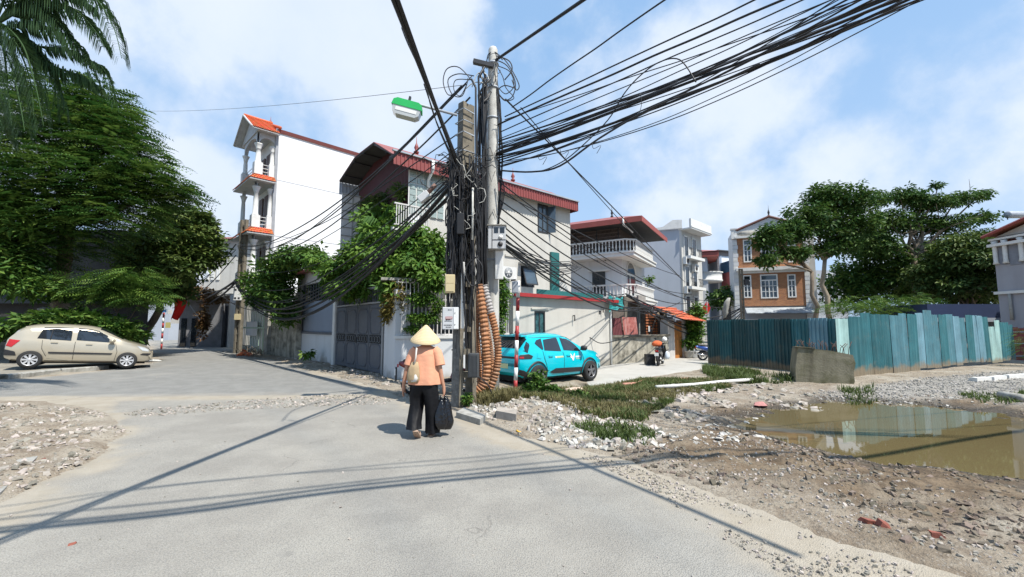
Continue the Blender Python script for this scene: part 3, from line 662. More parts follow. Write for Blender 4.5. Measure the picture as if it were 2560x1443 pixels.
def wall_holes(name, L_, z0, z1, holes, m, parent, y=0.0, th=.2):
    """wall slab in the xz plane with rectangular openings"""
    b = MB(); X = sorted({L_[0], L_[1]} | {h[0] for h in holes} | {h[2] for h in holes}); Z = sorted({z0, z1} | {h[1] for h in holes} | {h[3] for h in holes})
    for i in range(len(X) - 1):
        for j in range(len(Z) - 1):
            cx, cz = (X[i] + X[i + 1]) / 2, (Z[j] + Z[j + 1]) / 2
            if any(h[0] < cx < h[2] and h[1] < cz < h[3] for h in holes): continue
            b.box(X[i], y, Z[j], X[i + 1], y + th, Z[j + 1])
    return b.build(name, m, parent)
wA = FH.rect(1344, 512, 1370, 583); wB = FH.rect(1302, 666, 1336, 718)
holes = [wA, wB]
wall_holes('wall', (xs, HL), -.3, ZE, holes, plaster_grey, house)
window(house, *wA, y=.03, cols=2, fm=dark_metal, gm=glass_mid, fw=.07)
q = MB(); q.box(0, -.02, wA[1] + .05, -.38, .0, wA[3] - .05, M=Matrix.Translation((wA[2], 0, 0)) @ Matrix.Rotation(R(118), 4, 'Z')); q.build('open_sash', glass_mid, house)
window(house, *wB, y=.06, cols=1, fm=dark_metal, gm=glass_dark, fw=.06)
q = MB(Matrix.Translation((wB[0] + .05, -.06, wB[3] - .05)) @ Matrix.Rotation(R(-18), 4, 'X'))
ww, wh = wB[2] - wB[0] - .1, wB[3] - wB[1] - .1
q.box(0, 0, -wh, .05, .04, 0); q.box(ww - .05, 0, -wh, ww, .04, 0); q.box(0, 0, -.05, ww, .04, 0); q.box(0, 0, -wh, ww, .04, -wh + .05); o_ = q.build('awning_sash', dark_metal, house)
q = MB(Matrix.Translation((wB[0] + .05, -.06, wB[3] - .05)) @ Matrix.Rotation(R(-18), 4, 'X')); q.box(.05, .01, -wh + .05, ww - .05, .03, -.05); q.build('pane', glass_mid, o_)
q = MB(); q.box(wB[0] - .15, -.35, wB[3] + .08, wB[2] + .15, -.002, wB[3] + .15); q.build('window_hood', plaster_grey, house)
# ledge at first floor and other walls
zl = FH.sz(1300, 652)[1]
q = MB(); q.box(FH.sz(1262, 640)[0], -.06, zl + .12, HL + .02, -.002, zl + .2); q.build('string_course', plaster_grey, house)
q = MB(); q.box(HL - .2, .2, -.3, HL, DEP, ZE); q.box(.0, DEP - .2, -.3, HL - .2, DEP, 4.6); q.build('side_wall', plaster_grey, house)
zt = FH.sz(1040, 592)[1]         # terrace floor
q = MB(); q.box(-.02, -.0, -.3, xs, .2, zt - .25); q.box(0, .2, -.3, .2, DEP - .2, zt - .25); q.build('street_wall', plaster_cream, house)
q = MB(); q.box(-.25, -.55, zt - .25, xs + .15, DEP, zt); q.box(-.3, -.62, zt, xs + .2, -.47, zt + .12); q.build('terrace_slab', white_trim, house)
# glass block screen: every block a piece
gz0, gz1 = FH.sz(1050, 540)[1], ZE - .35
frame_b = MB(); cols = 5; bw = (xg1 - x20 - .08) / cols; rows = int((gz1 - gz0) / .23); rh = (gz1 - gz0) / rows
frame_b.box(x20, -.03, gz0, xg1, -.01, gz1); frame_b.build('block_screen', white_trim, house)
first = None
for r_ in range(rows):
    for c_ in range(cols):
        p_ = (x20 + .05 + c_ * bw, -.06, gz0 + r_ * rh + .015)
        if first is None:
            q = MB(); q.box(0, 0, 0, bw - .05, .05, rh - .04); first = q.build('glass_block', glass_block_m, house); first.location = p_
        else: share(first, p_)
# red sheet cross wall, canopy shade darkened into its colour, + back fascia
cw = corrugated(0, DEP - .1, zt, ZE + 1.0, .12, .02, top=lambda x: float(np.interp(x, [-.35, 1.44, 3.5, 5.45], [ZE - .05, ZE + 1.0, ZE + 1.05, ZE + .52])) - .05, M=Matrix.Translation((x20 + .06, 0.05, 0)) @ Matrix.Rotation(R(90), 4, 'Z')); cw.build('red_sheet_wall', mat('shaded_red_sheet', (.075, .018, .02), .6, .1, 2), house)
prof = [(-.35, ZE - .05), (1.44, ZE + 1.0), (3.5, ZE + 1.05), (5.45, ZE + .52)]
slab(house, 'roof_sheet', prof, -.25, HL + .15, red_roof)
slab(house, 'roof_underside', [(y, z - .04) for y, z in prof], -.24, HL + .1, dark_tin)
q = MB(); x_ = .3
while x_ < HL: q.box(x_, -.36, ZE - .0, x_ + .035, -.33, ZE + .03); x_ += .3
ff = corrugated(-.22, HL + .15, ZE - .42, ZE + .06, .16, .03, y=-.38); ff.build('front_fascia', red_tin, house)
bf = corrugated(-.22, 5, ZE - .12, ZE + .5, .16, .03, y=5.5, M=None); bf.build('back_apron', grey_tin, house)
ef = corrugated(-.2, 5.3, ZE - .42, ZE + .06, .16, .03, M=Matrix.Translation((HL + .17, -.2, 0)) @ Matrix.Rotation(R(90), 4, 'Z')); ef.build('end_fascia', red_tin, house)
q = MB(); q.box(-.28, -.46, ZE + .04, HL + .2, -.36, ZE + .1); q.build('gutter', grey_tin, house)
q = MB(); x_ = FH.sz(1068, 420)[0]; q.tube([(x_, -.47, ZE + .05), (x_, -.46, ZE - .3), (x_, -.1, ZE - .6), (x_, -.1, gz0)], .06, 8); q.build('downpipe', white_paint, house)
for y0 in (0.3, 1.4, 2.6, 3.7, 4.8):
    q = MB(); zz = np.interp(y0, [p[0] for p in prof], [p[1] for p in prof]) - .1; q.box(-.22, y0, zz - .04, 3.2, y0 + .05, zz); q.build('purlin', dark_metal, house)
q = MB(); q.box(-.23, -.33, ZE - .1, -.17, .0, ZE - .05); q.tube([(-.2, -.3, ZE - .08), (-.2, 1.44, ZE + .9)], .03, 5); q.tube([(-.2, 1.44, ZE + .93), (-.2, 3.5, ZE + .98)], .03, 5); q.tube([(-.2, 3.5, ZE + .98), (-.2, 5.45, ZE + .45)], .03, 5); q.build('rafter', dark_metal, house)
finial(house, FH.sz(1000, 370)[0] + 1.4, 1.44, ZE + 1.0, .75); finial(house, HL - 2.6, 1.44, ZE + 1.0, .7)
# terrace railing: separate bars
rl = MB(); rl.box(-.22, -.56, zt + .95, xs + .1, -.5, zt + 1.0); rl.box(-.22, -.56, zt + .2, xs + .1, -.5, zt + .24); rl.build('terrace_rail', iron_white, house)
fb = None
for i in range(15):
    x_ = -.15 + i * (xs + .2) / 15
    if fb is None: q = MB(); q.box(0, -.545, zt + .12, .03, -.515, zt + .95); fb = q.build('rail_bar', iron_white, house); fb.location = (x_, 0, 0)
    else: share(fb, (x_, 0, 0))
q = MB(); q.box(-.22, DEP - .25, zt, 1.1, DEP - .2, ZE - .16); q.build('rear_screen', white_trim, house)
for k in range(8):
    q = MB(); q.box(-.22, DEP - .28, zt + .35 + k * .38, 1.1, DEP - .253, zt + .38 + k * .38); q.build('screen_joint', conc_m, house)
for sx in (0.25, .7):
    q = MB(); q.box(sx, DEP - .285, zt, sx + .03, DEP - .254, ZE - .2); q.build('screen_joint', conc_m, house)

# ------------------------------------------------------------------ annex, the low grey room in front
AL = P(1283, 800, 15.9).xy; AR = P(1528, 800, 20.4).xy; FA = Fac(AL, AR)
annex = thing('annex_room', 'low grey rendered annex with red tin edged roof behind the turquoise car', 'house', (AL.x, AL.y, 0), FA.rz)
za = (FA.sz(1300, 742)[1] + FA.sz(1520, 757)[1]) / 2
wC = FA.rect(1336, 778, 1363, 836)
wall_holes('wall', (0, FA.len), -.4, za, [wC], plaster_grey, annex)
window(annex, *wC, y=.05, cols=2, fm=dark_metal, gm=mat('teal_curtained_glass', (.04, .1, .11), .15, .5, 9, .1), fw=.07)
q = MB(); q.box(wC[0] - .2, -.05, wC[3] + .06, wC[2] + .2, -.002, wC[3] + .12); q.build('lintel', plaster_grey, annex)
q = MB(); q.box(FA.len - .2, .2, -.4, FA.len, 2.6, za); q.box(0, .2, -.4, .2, 2.6, za); q.build('side_wall', plaster_grey, annex)
q = MB(); q.box(-.1, -.22, za + .003, FA.len + .35, -.12, za + .14); q.build('roof_edge', red_paint, annex)
slab(annex, 'roof_sheet', [(-.12, za + .03), (2.7, za + .3)], -.1, FA.len + .3, grey_tin)
teal = mat('teal_painted_tin', (.02, .13, .125), .5, .12, 2, .05)
x0_, z0_ = FA.sz(1370, 735); q = MB()
q.box(x0_ - .1, .5, za + .05, FA.len + .1, .55, za + .42); q.build('teal_flashing', teal, annex)
for px, py in ((1432, 790), (1503, 770)):
    s_, z_ = FA.sz(px, py); q = MB(); q.tube([(s_, 0, z_), (s_, -.1, z_ + .02), (s_ - .02, -.12, z_ - .05), (s_ - .02, -.12, z_ - .22)], .025, 6); q.build('spout', dark_metal, annex)
s_, z_ = FA.sz(1497, 785); q = MB(); q.box(s_, -.02, z_, s_ + .18, -.002, z_ + .14); q.build('number_plate', dark_metal, annex)
q = MB(); q.add([(s_ + .04, -.025, z_ + .04), (s_ + .14, -.025, z_ + .04), (s_ + .14, -.025, z_ + .05), (s_ + .04, -.025, z_ + .05)], [(0, 1, 2, 3)]); q.build('plate_digit', white_paint, annex)
s_, z_ = FA.sz(1520, 745); q = MB(); q.tube([(s_, -.3, z_ + .1), (s_ + .12, -.3, z_), (s_ + .15, -.1, z_ - .15), (s_ + .1, -.06, z_ - .9), (s_ + .1, -.06, -.2)], .05, 8); q.build('downpipe', white_paint, annex)
# teal upright sheet against the house wall
s_, z_ = FH.sz(1379, 690); s1 = FH.sz(1390, 690)[0]; zt_ = FH.sz(1384, 632)[1]
q = MB(); q.box(s_ - .12, -.12, 2.7, s1 + .12, -.005, zt_); q.build('teal_chute', teal, house)

# ------------------------------------------------------------------ garden wall with grille, gate and gatehouse
K0 = G(958, 943).xy; K1 = G(985, 950).xy; K2 = P(1222, 800, 13.9).xy; K3 = P(1277, 800, 15.8).xy
zs = 1.23; ztop = 3.05
gw = thing('garden_wall', 'low white garden wall carrying a white iron bar grille behind the poles', 'wall', (K1.x, K1.y, 0), Fac(K1, K2).rz)
FG = Fac(K1, K2); FG2 = Fac(K2, K3)
q = MB(); q.box(0, 0, -.3, FG.len, .2, zs); q.build('wall', plaster_white, gw); q = MB(); q.box(-.02, -.05, zs, FG.len + .05, .24, zs + .09); q.build('coping', white_trim, gw)
def grille(parent, FGx, n, fmat, ox=0.0, M=None):
    rb = MB(M); rb.box(0, .06, zs + .1, FGx.len, .1, zs + .14); rb.box(0, .06, ztop - .1, FGx.len, .1, ztop - .06); rb.box(0, .06, zs + 1.2, FGx.len, .09, zs + 1.23); rb.build('grille_frame', fmat, parent)
    f = None
    for i in range(n):
        x = (i + .5) * FGx.len / n
        q = MB(M); q.box(x - .014, .05, zs + .09, x + .014, .078, ztop + .02); q.build('grille_bar', fmat, parent)
grille(gw, FG, 24, iron_white)
M2 = Matrix.Rotation(-FG.rz, 4, 'Z') @ Matrix.Translation((K2.x - K1.x, K2.y - K1.y, 0)) @ Matrix.Rotation(FG2.rz, 4, 'Z')
q = MB(M2); q.box(0, 0, -.3, FG2.len, .2, zs); q.build('wall', plaster_white, gw); q = MB(M2); q.box(0, -.04, zs, FG2.len, .24, zs + .09); q.build('coping', white_trim, gw)
grille(gw, FG2, 10, iron_white, M=M2)
FP = Fac(K0, K1)
q = MB(Matrix.Rotation(-FG.rz, 4, 'Z') @ Matrix.Translation((K0.x - K1.x, K0.y - K1.y, 0)) @ Matrix.Rotation(FP.rz, 4, 'Z')); q.box(0, 0, -.3, FP.len, .45, 2.75); q.build('corner_pillar', plaster_white, gw)
q = MB(); q.box(-.45, .1, ztop - .02, FG.len + .1, .9, ztop + .06); q.build('porch_slab', conc_m, gw)
# dark room behind grille so it reads deep
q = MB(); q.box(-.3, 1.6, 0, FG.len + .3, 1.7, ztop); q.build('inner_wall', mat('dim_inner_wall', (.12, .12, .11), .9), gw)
# gate
g0 = G(838, 914).xy; g1 = G(953, 939).xy; FT = Fac(g0, g1)
zg = FT.sz(900, 765)[1]
gate = thing('metal_gate', 'slate grey four panel double gate with pressed frames in the garden wall', 'gate', (g0.x, g0.y, 0), FT.rz)
pw = FT.len / 4
for i in range(4):
    q = MB(); q.box(i * pw + .015, 0, .06, (i + 1) * pw - .015, .05, zg); g_ = q.build('gate_panel', dark_gate, gate)
    a, b_ = i * pw + .12, (i + 1) * pw - .12
    for (z0, z1, nm) in ((.2, zg * .42, 'lower_moulding'), (zg * .57, zg - .14, 'upper_moulding')):
        c = .13; poly = [(a + c, z0), (b_ - c, z0), (b_, z0 + c), (b_, z1 - c), (b_ - c, z1), (a + c, z1), (a, z1 - c), (a, z0 + c)]
        q = MB(); q.tube([(x, -.01, z) for x, z in poly + poly[:1]], .016, 4, caps=False, sm=False); q.build(nm, dark_gate, g_)
    zc = zg * .495
    q = MB(); q.box(a - .02, -.012, zc - .14, b_ + .02, -.001, zc + .14); q.build('open_band', mat('gate_gap', (.015, .015, .016), .8), g_)
    q = MB()
    for k in range(4):
        x = a + (b_ - a) * (k + .5) / 4; r = (b_ - a) / 9
        q.tube([(x + r * 1.25 * cos(w), -.02, zc + .1 * sin(w)) for w in np.linspace(0, 2 * pi, 13)], .009, 4, caps=False, sm=False)
    q.build('scrollwork', mat('gate_scroll', (.16, .17, .18), .5), g_)
q = MB(); q.box(-.1, -.03, 0, 0, .1, zg + .62); q.box(FT.len, -.03, 0, FT.len + .1, .1, zg + .62); q.box(0, -.03, zg + .03, FT.len, .1, zg + .09); q.box(0, -.03, zg + .55, FT.len, .1, zg + .62); q.build('gate_frame', mat('gate_frame_grey', (.3, .3, .3), .6), gate)
for i in range(30):
    x = (i + .5) * FT.len / 30; q = MB(); q.box(x - .013, .02, zg + .09, x + .013, .045, zg + .55); q.build('spike_bar', dark_gate, gate)
q = MB(); q.box(FT.len / 2 - .03, -.04, 1.0, FT.len / 2 + .03, -.001, 1.2); q.build('latch', dark_metal, gate)
# gatehouse wall with the blue grey shutter
h0 = G(736, 893).xy; FW = Fac(h0, g0)
zr = FW.sz(745, 690)[1]
gh_ = thing('gatehouse', 'white rendered street front with a grey boarded opening and dark red lean-to roof', 'house', (h0.x, h0.y, 0), FW.rz)
r1 = FW.rect(751, 752, 834, 830); r2 = FW.rect(749, 706, 836, 752)
wall_holes('wall', (0, FW.len - .02), -.2, zr, [(r1[0], r1[1], r1[2], max(r2[3], r1[3] + .3))], plaster_white, gh_)
q = MB(); q.box(r1[0], .06, r1[1], r1[2], .1, r1[3]); q.build('shutter_board', mat('blue_grey_board', (.25, .29, .36), .7, .06, 1.5, .1, 30, dirt=((.17, .2, .25), .3, 3)), gh_)
q = MB(); q.box(r1[0] - .05, -.06, r1[1] - .1, r1[2] + .05, .1, r1[1]); q.build('sill', dark_gate, gh_)
q = MB(); q.box(r1[0], .1, r1[3], r1[2], .16, r2[3]); q.build('dim_opening', glass_dark, gh_)
for i in range(12):
    x = r1[0] + (i + .5) * (r1[2] - r1[0]) / 12; q = MB(); q.box(x - .015, .03, r1[3], x + .015, .06, r2[3]); q.build('window_bar', dark_gate, gh_)
q = MB(); q.box(-.05, -.08, -.2, .25, -.002, zr - .9); q.build('pilaster', white_trim, gh_); q = MB(); q.box(FW.len - .3, -.08, -.2, FW.len - .03, -.002, zr - .9); q.build('pilaster', white_trim, gh_)
q = MB(); q.box(-.02, .2, -.2, .2, 4, zr); q.box(.2, 3.8, -.2, FW.len, 4, zr + .3); q.build('side_wall', plaster_cream, gh_)
slab(gh_, 'roof_sheet', [(-.5, zr - .02), (4.2, zr + .75)], -1.2, FW.len + 2.5, red_roof, .08)
# pot plant on the footway
# ------------------------------------------------------------------ tall white house with tower balconies
WA = P(679, 600, 25.8).xy; WB_ = Vector((WA.x + .70 * 15, WA.y + .714 * 15)); FWt = Fac(WA, WB_)
tall = thing('tall_white_house', 'tall blank white gable wall house with red roof edge and column balconies', 'house', (WA.x, WA.y, 0), FWt.rz)
zw = FWt.sz(688, 322)[1]
q = MB(); q.box(0, 0, -.2, 15, .2, zw); q.box(0, .2, -.2, .2, 3.6, zw); q.box(.2, 3.4, -.2, 15, 3.6, zw); q.build('wall', plaster_tall, tall)
for py in (452, 592):
    z_ = FWt.sz(700, py)[1]; q = MB(); q.box(.05, -.012, z_, 15, -.001, z_ + .035); q.build('wall_joint', mat('joint_grey', (.45, .46, .48), .8), tall)
q = MB(); q.box(-.06, -.06, -.2, .12, -.001, zw); q.build('corner_strip', mat('corner_grey', (.30, .31, .33), .8), tall)
slab(tall, 'roof_sheet', [(-.15, zw), (1.8, zw + .75), (3.8, zw)], .15, 15.2, red_roof, .22)
q = MB(); q.tube([(.1, -.25, zw + .05), (.1, 1.8, zw + .95)], .11, 6); q.tube([(.1, 1.8, zw + .95), (.1, 3.9, zw + .05)], .11, 6); q.build('verge_tile', tile_m, tall)
finial(tall, .1, 1.8, zw + .9, .6)
grey_trim = mat('grey_column_stone', (.46, .47, .48), .8, .1, 3, .1, 30, dirt=((.25, .25, .25), .3, 4))  # grey trim of the balcony slabs, arches and eaves
BW, BD = 3.1, 1.05        # balcony along y, projecting to -x
fl = [FWt.sz(665, y)[1] for y in (655 + 90, 572, 440)]   # floor levels of the stacked balconies
fl = [fl[1] - (fl[2] - fl[1]), fl[1], fl[2]]
fh = fl[2] - fl[1]; topz = zw - .45
ytile = mat('tile_clay_bright', (.58, .15, .05), .7, .15, 6, .2, 40, island=.18)
def tile_slope(parent, A, B, C, D, nu, nv, m=None, name='roof_tile'):
    """rows of tiles on the quad A B (eave) C D (ridge: D above A), each tile a piece"""
    A, B, C, D = map(Vector, (A, B, C, D)); n = (B - A).cross(D - A).normalized()
    if n.z < 0: n = -n
    b = MB()
    for j in range(nv):
        for i in range(nu):
            u0, u1, v0, v1 = i / nu, (i + .94) / nu, j / nv, min(1, (j + 1.1) / nv)
            f = lambda u, v: (A.lerp(B, u)).lerp(D.lerp(C, u), v)
            p = [f(u0, v0) + n * .055, f(u1, v0) + n * .055, f(u1, v1) + n * .01, f(u0, v1) + n * .01]; w = n * .03
            mid0, mid1 = (p[0] + p[1]) / 2 + n * .03, (p[2] + p[3]) / 2 + n * .03
            vs = [p[0], mid0, p[1], p[2], mid1, p[3], p[0] - w, p[1] - w]
            b.add(vs, [(0, 1, 4, 5), (1, 2, 3, 4), (6, 7, 2, 1, 0)])
    return b.build(name, m or ytile, parent, 'stuff')
def arch_panel(parent, p0, p1, z0, z1, rise, m):
    """spandrel with an arched underside between two columns"""
    p0, p1 = Vector(p0 + (0,)), Vector(p1 + (0,)); n = 12; d = (p1 - p0); nn = Vector((-d.y, d.x, 0)).normalized() * .1
    lo = []; 
    for i in range(n + 1):
        t = i / n; lo.append((t, z0 + rise * (1 - (2 * t - 1) ** 2) ** .5 if 0 < t < 1 else z0))
    b = MB(); vs = []
    for s in (-1, 1):
        for t, z in lo: q_ = p0 + d * t + nn * s; vs.append((q_.x, q_.y, z))
        for t, z in lo: q_ = p0 + d * t + nn * s; vs.append((q_.x, q_.y, z1))
    k = n + 1; fs = []
    for i in range(n):
        fs += [(i, i + 1, k + i + 1, k + i), (3 * k + i, 3 * k + i + 1, 2 * k + i + 1, 2 * k + i), (i, 2 * k + i, 2 * k + i + 1, i + 1)]
    fs.append((0, k, 3 * k, 2 * k)); b.add(vs, fs); return b.build('arch', m, parent)
for li, z0 in enumerate(fl):
    ztp = z0 + fh if li < 2 else topz
    q = MB(); q.box(-BD - .02, .0, z0 - .32, -.002, BW, z0); q.build('balcony_slab', grey_trim, tall)
    if li > 0:
        # skirt of orange tiles under the slab, mitred round three sides
        o1, zlow, zhi = .38, z0 - .38, z0 + .02
        tile_slope(tall, (-BD - o1, -o1, zlow), (0, -o1, zlow), (0, .05, zhi), (-BD, .05, zhi), 9, 3)
        tile_slope(tall, (-BD - o1, BW + o1, zlow), (-BD - o1, -o1, zlow), (-BD, 0, zhi), (-BD, BW, zhi), 18, 3)
        q = MB(); q.box(-BD - o1, -o1, zlow - .07, .0, BW + o1, zlow - .005); q.build('eave_board', grey_trim, tall)
    cols_ = [(-BD + .12, .14, .15), (-BD + .12, BW - .14, .13), (-.16, .14, .12)]
    for cx, cy, r in cols_:
        q = MB(); q.box(cx - r * 1.5, cy - r * 1.5, z0 + .003, cx + r * 1.5, cy + r * 1.5, z0 + .75); q.build('plinth', white_trim, tall)
        h_ = ztp - z0 - .75 - .75
        q = MB(); q.lathe([(r * 1.3, 0), (r * 1.3, .06), (r, .12), (r * .95, h_ * .5), (r * .8, h_ - .35), (r * 1.0, h_ - .33), (r * .9, h_ - .28), (r * 1.5, h_ - .06), (r * 1.7, h_)], (cx, cy, z0 + .75), 12); q.build('column', white_trim, tall)
    arch_panel(tall, (-BD + .12, .14), (-.02, .14), ztp - .75, ztp, .45, grey_trim)
    arch_panel(tall, (-BD + .12, BW - .14), (-BD + .12, .14), ztp - .75, ztp, .6, grey_trim)
    for k in range(3):
        q = MB(); zz = z0 + .25 + k * .22; q.tube([(-.15, .14, zz), (-BD + .12, .14, zz), (-BD + .12, BW - .14, zz)], .022, 5); q.build('rail', white_trim, tall)
    q = MB(); q.box(-.05, .5, z0, -.003, 1.7, ztp - .8); q.build('door_frame', white_trim, tall)
    q = MB(); q.box(-.09, .6, z0, -.052, 1.6, ztp - .9); q.build('wood_door', wood_m, tall)
    q = MB(); q.box(-.09, 2.0, z0 + .8, -.003, 2.7, ztp - .9); q.build('wood_shutter', wood_m, tall)
# gable roof over the top balcony
rz0 = topz; ex = -BD - .45; rp = rz0 + 1.35
tile_slope(tall, (ex, -.45, rz0 + .02), (.1, -.45, rz0 + .02), (.1, BW / 2, rp), (ex, BW / 2, rp), 12, 9)
tile_slope(tall, (.1, BW + .45, rz0 + .02), (ex, BW + .45, rz0 + .02), (ex, BW / 2, rp), (.1, BW / 2, rp), 12, 9)
q = MB(); q.prism([(-.4, rz0 - .02), (BW + .4, rz0 - .02), (BW / 2, rp - .1)], ex + .4, 0.0, 'x'); q.build('gable', grey_trim, tall)
q = MB(); q.add([(ex, -.5, rz0 - .06), (0, -.5, rz0 - .06), (0, BW / 2, rp - .05), (ex, BW / 2, rp - .05), (ex, BW + .5, rz0 - .06), (0, BW + .5, rz0 - .06)], [(0, 1, 2, 3), (3, 2, 5, 4)]); q.build('soffit', grey_trim, tall)
q = MB(); q.tube([(ex, -.5, rz0), (ex, BW / 2, rp + .02), (ex, BW + .5, rz0)], .07, 5); q.build('barge_board', grey_trim, tall)
q = MB(); q.tube([(ex, BW / 2, rp + .06), (.15, BW / 2, rp + .06)], .09, 6); q.build('ridge_tile', ytile, tall)

# ------------------------------------------------------------------ house with two balustraded balconies
BN = P(1583, 600, 28).xy; BLf = P(1400, 600, 33.2).xy
BLf = BN + Vector((-.86, .51)) * 9.5
FB = Fac(BLf, BN); bal = thing('balcony_house', 'white two storey house with balustraded balconies under a dark red hipped roof', 'house', (BLf.x, BLf.y, -.2), FB.rz)
zb = lambda px, py, off=0: FB.sz(px, py, off)[1] + .2
LB = FB.len; z1b = zb(1570, 742); z2b = zb(1570, 628); zrb = zb(1583, 560, -.9)
wl, wtop = LB - 1.5, z2b
rW = FB.rect(1481, 658, 1513, 704, 1.0)
q = MB(); q.box(0, 1.0, 0, LB - 1.1, 7.5, z2b - .05); q.build('wall', plaster_white, bal)
q = MB(); q.box(rW[0], .94, z1b, rW[2], .998, z2b - 1.15); q.build('doorway', glass_dark, bal)
q = MB(); q.box(rW[0] - .25, .75, z2b - 1.12, rW[2] + .35, .998, z2b - 1.02); q.build('hood', white_trim, bal)
for (za_, h_) in ((z1b, .85), (z2b, .9)):
    q = MB(); q.box(-.3, -.1, za_ - .32, LB + .05, 1.0, za_ - .1); q.box(LB - 1.1, 1.0, za_ - .32, LB + .05, 6.5, za_ - .1)
    q.box(-.3, -.16, za_ - .1, LB + .12, 6.5, za_); q.build('balcony_slab', white_trim, bal)
    balustrade(bal, (-.2, -.02), (LB - .55, -.02), za_, .78, .24); balustrade(bal, (LB - .55, -.02), (LB, .5), za_, .78, .24); balustrade(bal, (LB, .5), (LB, 5.6), za_, .78, .24)
# arched opening on the end wall (faces +x)
xe = LB - 1.1
q = MB(); q.box(xe - .002, 2.0, z1b, xe + .06, 2.15, z1b + 1.75); q.box(xe, 4.45, z1b, xe + .06, 4.6, z1b + 1.75); q.box(xe, 2.0, z1b + 1.75, xe + .08, 4.6, z1b + 1.88); q.build('door_surround', white_trim, bal)
q = MB(); q.prism([(2.15, z1b), (4.45, z1b), (4.45, z1b + 1.9)] + [(3.3 + 1.15 * cos(w), z1b + 1.9 + .8 * sin(w)) for w in np.linspace(0, pi, 14)][1:-1] + [(2.15, z1b + 1.9)], xe - .05, xe + .03, 'x'); q.build('arched_glass', glass_dark, bal)
q = MB(); q.tube([(xe + .03, 3.3 + 1.25 * cos(w), z1b + 1.9 + .9 * sin(w)) for w in np.linspace(0, pi, 16)], .07, 5); q.build('arch_trim', white_trim, bal)
q = MB(); q.box(xe + .02, 2.8, z1b, xe + .06, 3.0, z1b + 1.75); q.build('mullion', white_trim, bal)
# upper floor: dark brick screen under the roof
screen_m = mat('dark_lattice_brick', (.10, .075, .065), .9, .35, 8, .4, 20)
q = MB(); q.box(.2, 1.2, z2b, LB - 1.3, 6.5, z2b + 2.2); q.build('upper_wall', screen_m, bal)
for k in range(7):
    q = MB(); zz = z2b + .25 + k * .27; q.box(.2, 1.13, zz, LB - 1.2, 1.198, zz + .05); q.build('screen_course', mat('screen_course', (.2, .15, .13), .9, .3, 8), bal)
for k in range(6):
    q = MB(); x_ = .3 + k * (LB - 1.6) / 5; q.box(x_, .9, z2b, x_ + .06, .96, z2b + 2.3); q.build('post', dark_metal, bal)
er = z2b + 2.1; ov = .8
q = MB(); pts_ = [(-1, -ov, er), (LB + ov, -ov, er), (LB + ov, 7.5, er), (-1, 7.5, er), (-1, 3.2, er + 1.2), (LB - 2.4, 3.2, er + 1.2)]
q.add(pts_, [(0, 1, 5, 4), (1, 2, 5), (2, 3, 4, 5), (3, 0, 4)]); q.build('roof_sheet', red_roof, bal)
q = MB(); q.box(-1, -ov, er - .35, LB + ov, -ov + .05, er - .003); q.build('fascia', mat('fascia_red', (.30, .07, .055), .6, .08, 3), bal)
q = MB(); q.box(LB + ov - .05, -ov + .05, er - .35, LB + ov, 7.5, er - .003); q.build('end_fascia', mat('fascia_red', (.3, .07, .055)), bal)
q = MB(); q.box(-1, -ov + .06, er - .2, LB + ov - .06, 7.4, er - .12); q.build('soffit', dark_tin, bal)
finial(bal, LB - 2.4, 3.2, er + 1.15, 1.0, dark_metal)
q = MB(); q.tube([(LB - .4, -ov - .05, er), (LB - .4, -ov - .05, er - .45), (LB - .1, .3, er - .8)], .06, 6); q.build('downpipe', white_paint, bal)
ac_unit('white air conditioner above the dark doorway of the balustraded house', FB, 1489, 632, 1514, 650, .75)
ac_unit('white air conditioner with grey fan on the side of the low house wall', FH, 1258, 667, 1292, 697, -.45)
# ------------------------------------------------------------------ narrow grey house
NN = P(1702, 700, 44).xy; NL = P(1628, 700, 47).xy; NLf = NN + Vector((-.93, .36)) * 8; FN = Fac(NLf, NN)
nar = thing('narrow_grey_house', 'narrow four storey grey sided house with cream front and small iron balconies', 'house', (NLf.x, NLf.y, -.2), FN.rz)
zn = FN.sz(1702, 572)[1] + .2; LN = FN.len
q = MB(); q.box(0, 0, 0, LN, .2, zn); q.box(0, .2, 0, .2, 5, zn); q.box(.2, 4.8, 0, LN, 5, zn); q.build('side_wall', plaster_blue, nar)
Mf = Matrix.Translation((LN, 0, 0)) @ Matrix.Rotation(-FN.rz - R(46.2), 4, 'Z') @ Matrix.Translation((-LN, 0, 0))
q = MB(Mf); q.box(LN + .002, 0, 0, LN + .2, 5, zn); q.build('front_wall', plaster_cream, nar)
q = MB(); q.prism([(LN - 3.2, zn), (LN + .3, zn), (LN + .3, zn + .9), (LN - .6, zn + .95), (LN - 1.6, zn + .3), (LN - 3.2, zn + .15)], -.25, -.05, 'y'); q.build('parapet_side', white_trim, nar)
q = MB(Mf); q.box(LN + 1.1, -.05, zn - .15, LN + 1.3, 5.2, zn + .9); q.box(LN + 1.3, -.1, zn + .0, LN + 1.36, 5.25, zn + .12); q.box(LN - .2, -.04, zn - .15, LN + 1.1, 5.2, zn - .01); q.build('parapet', white_trim, nar)
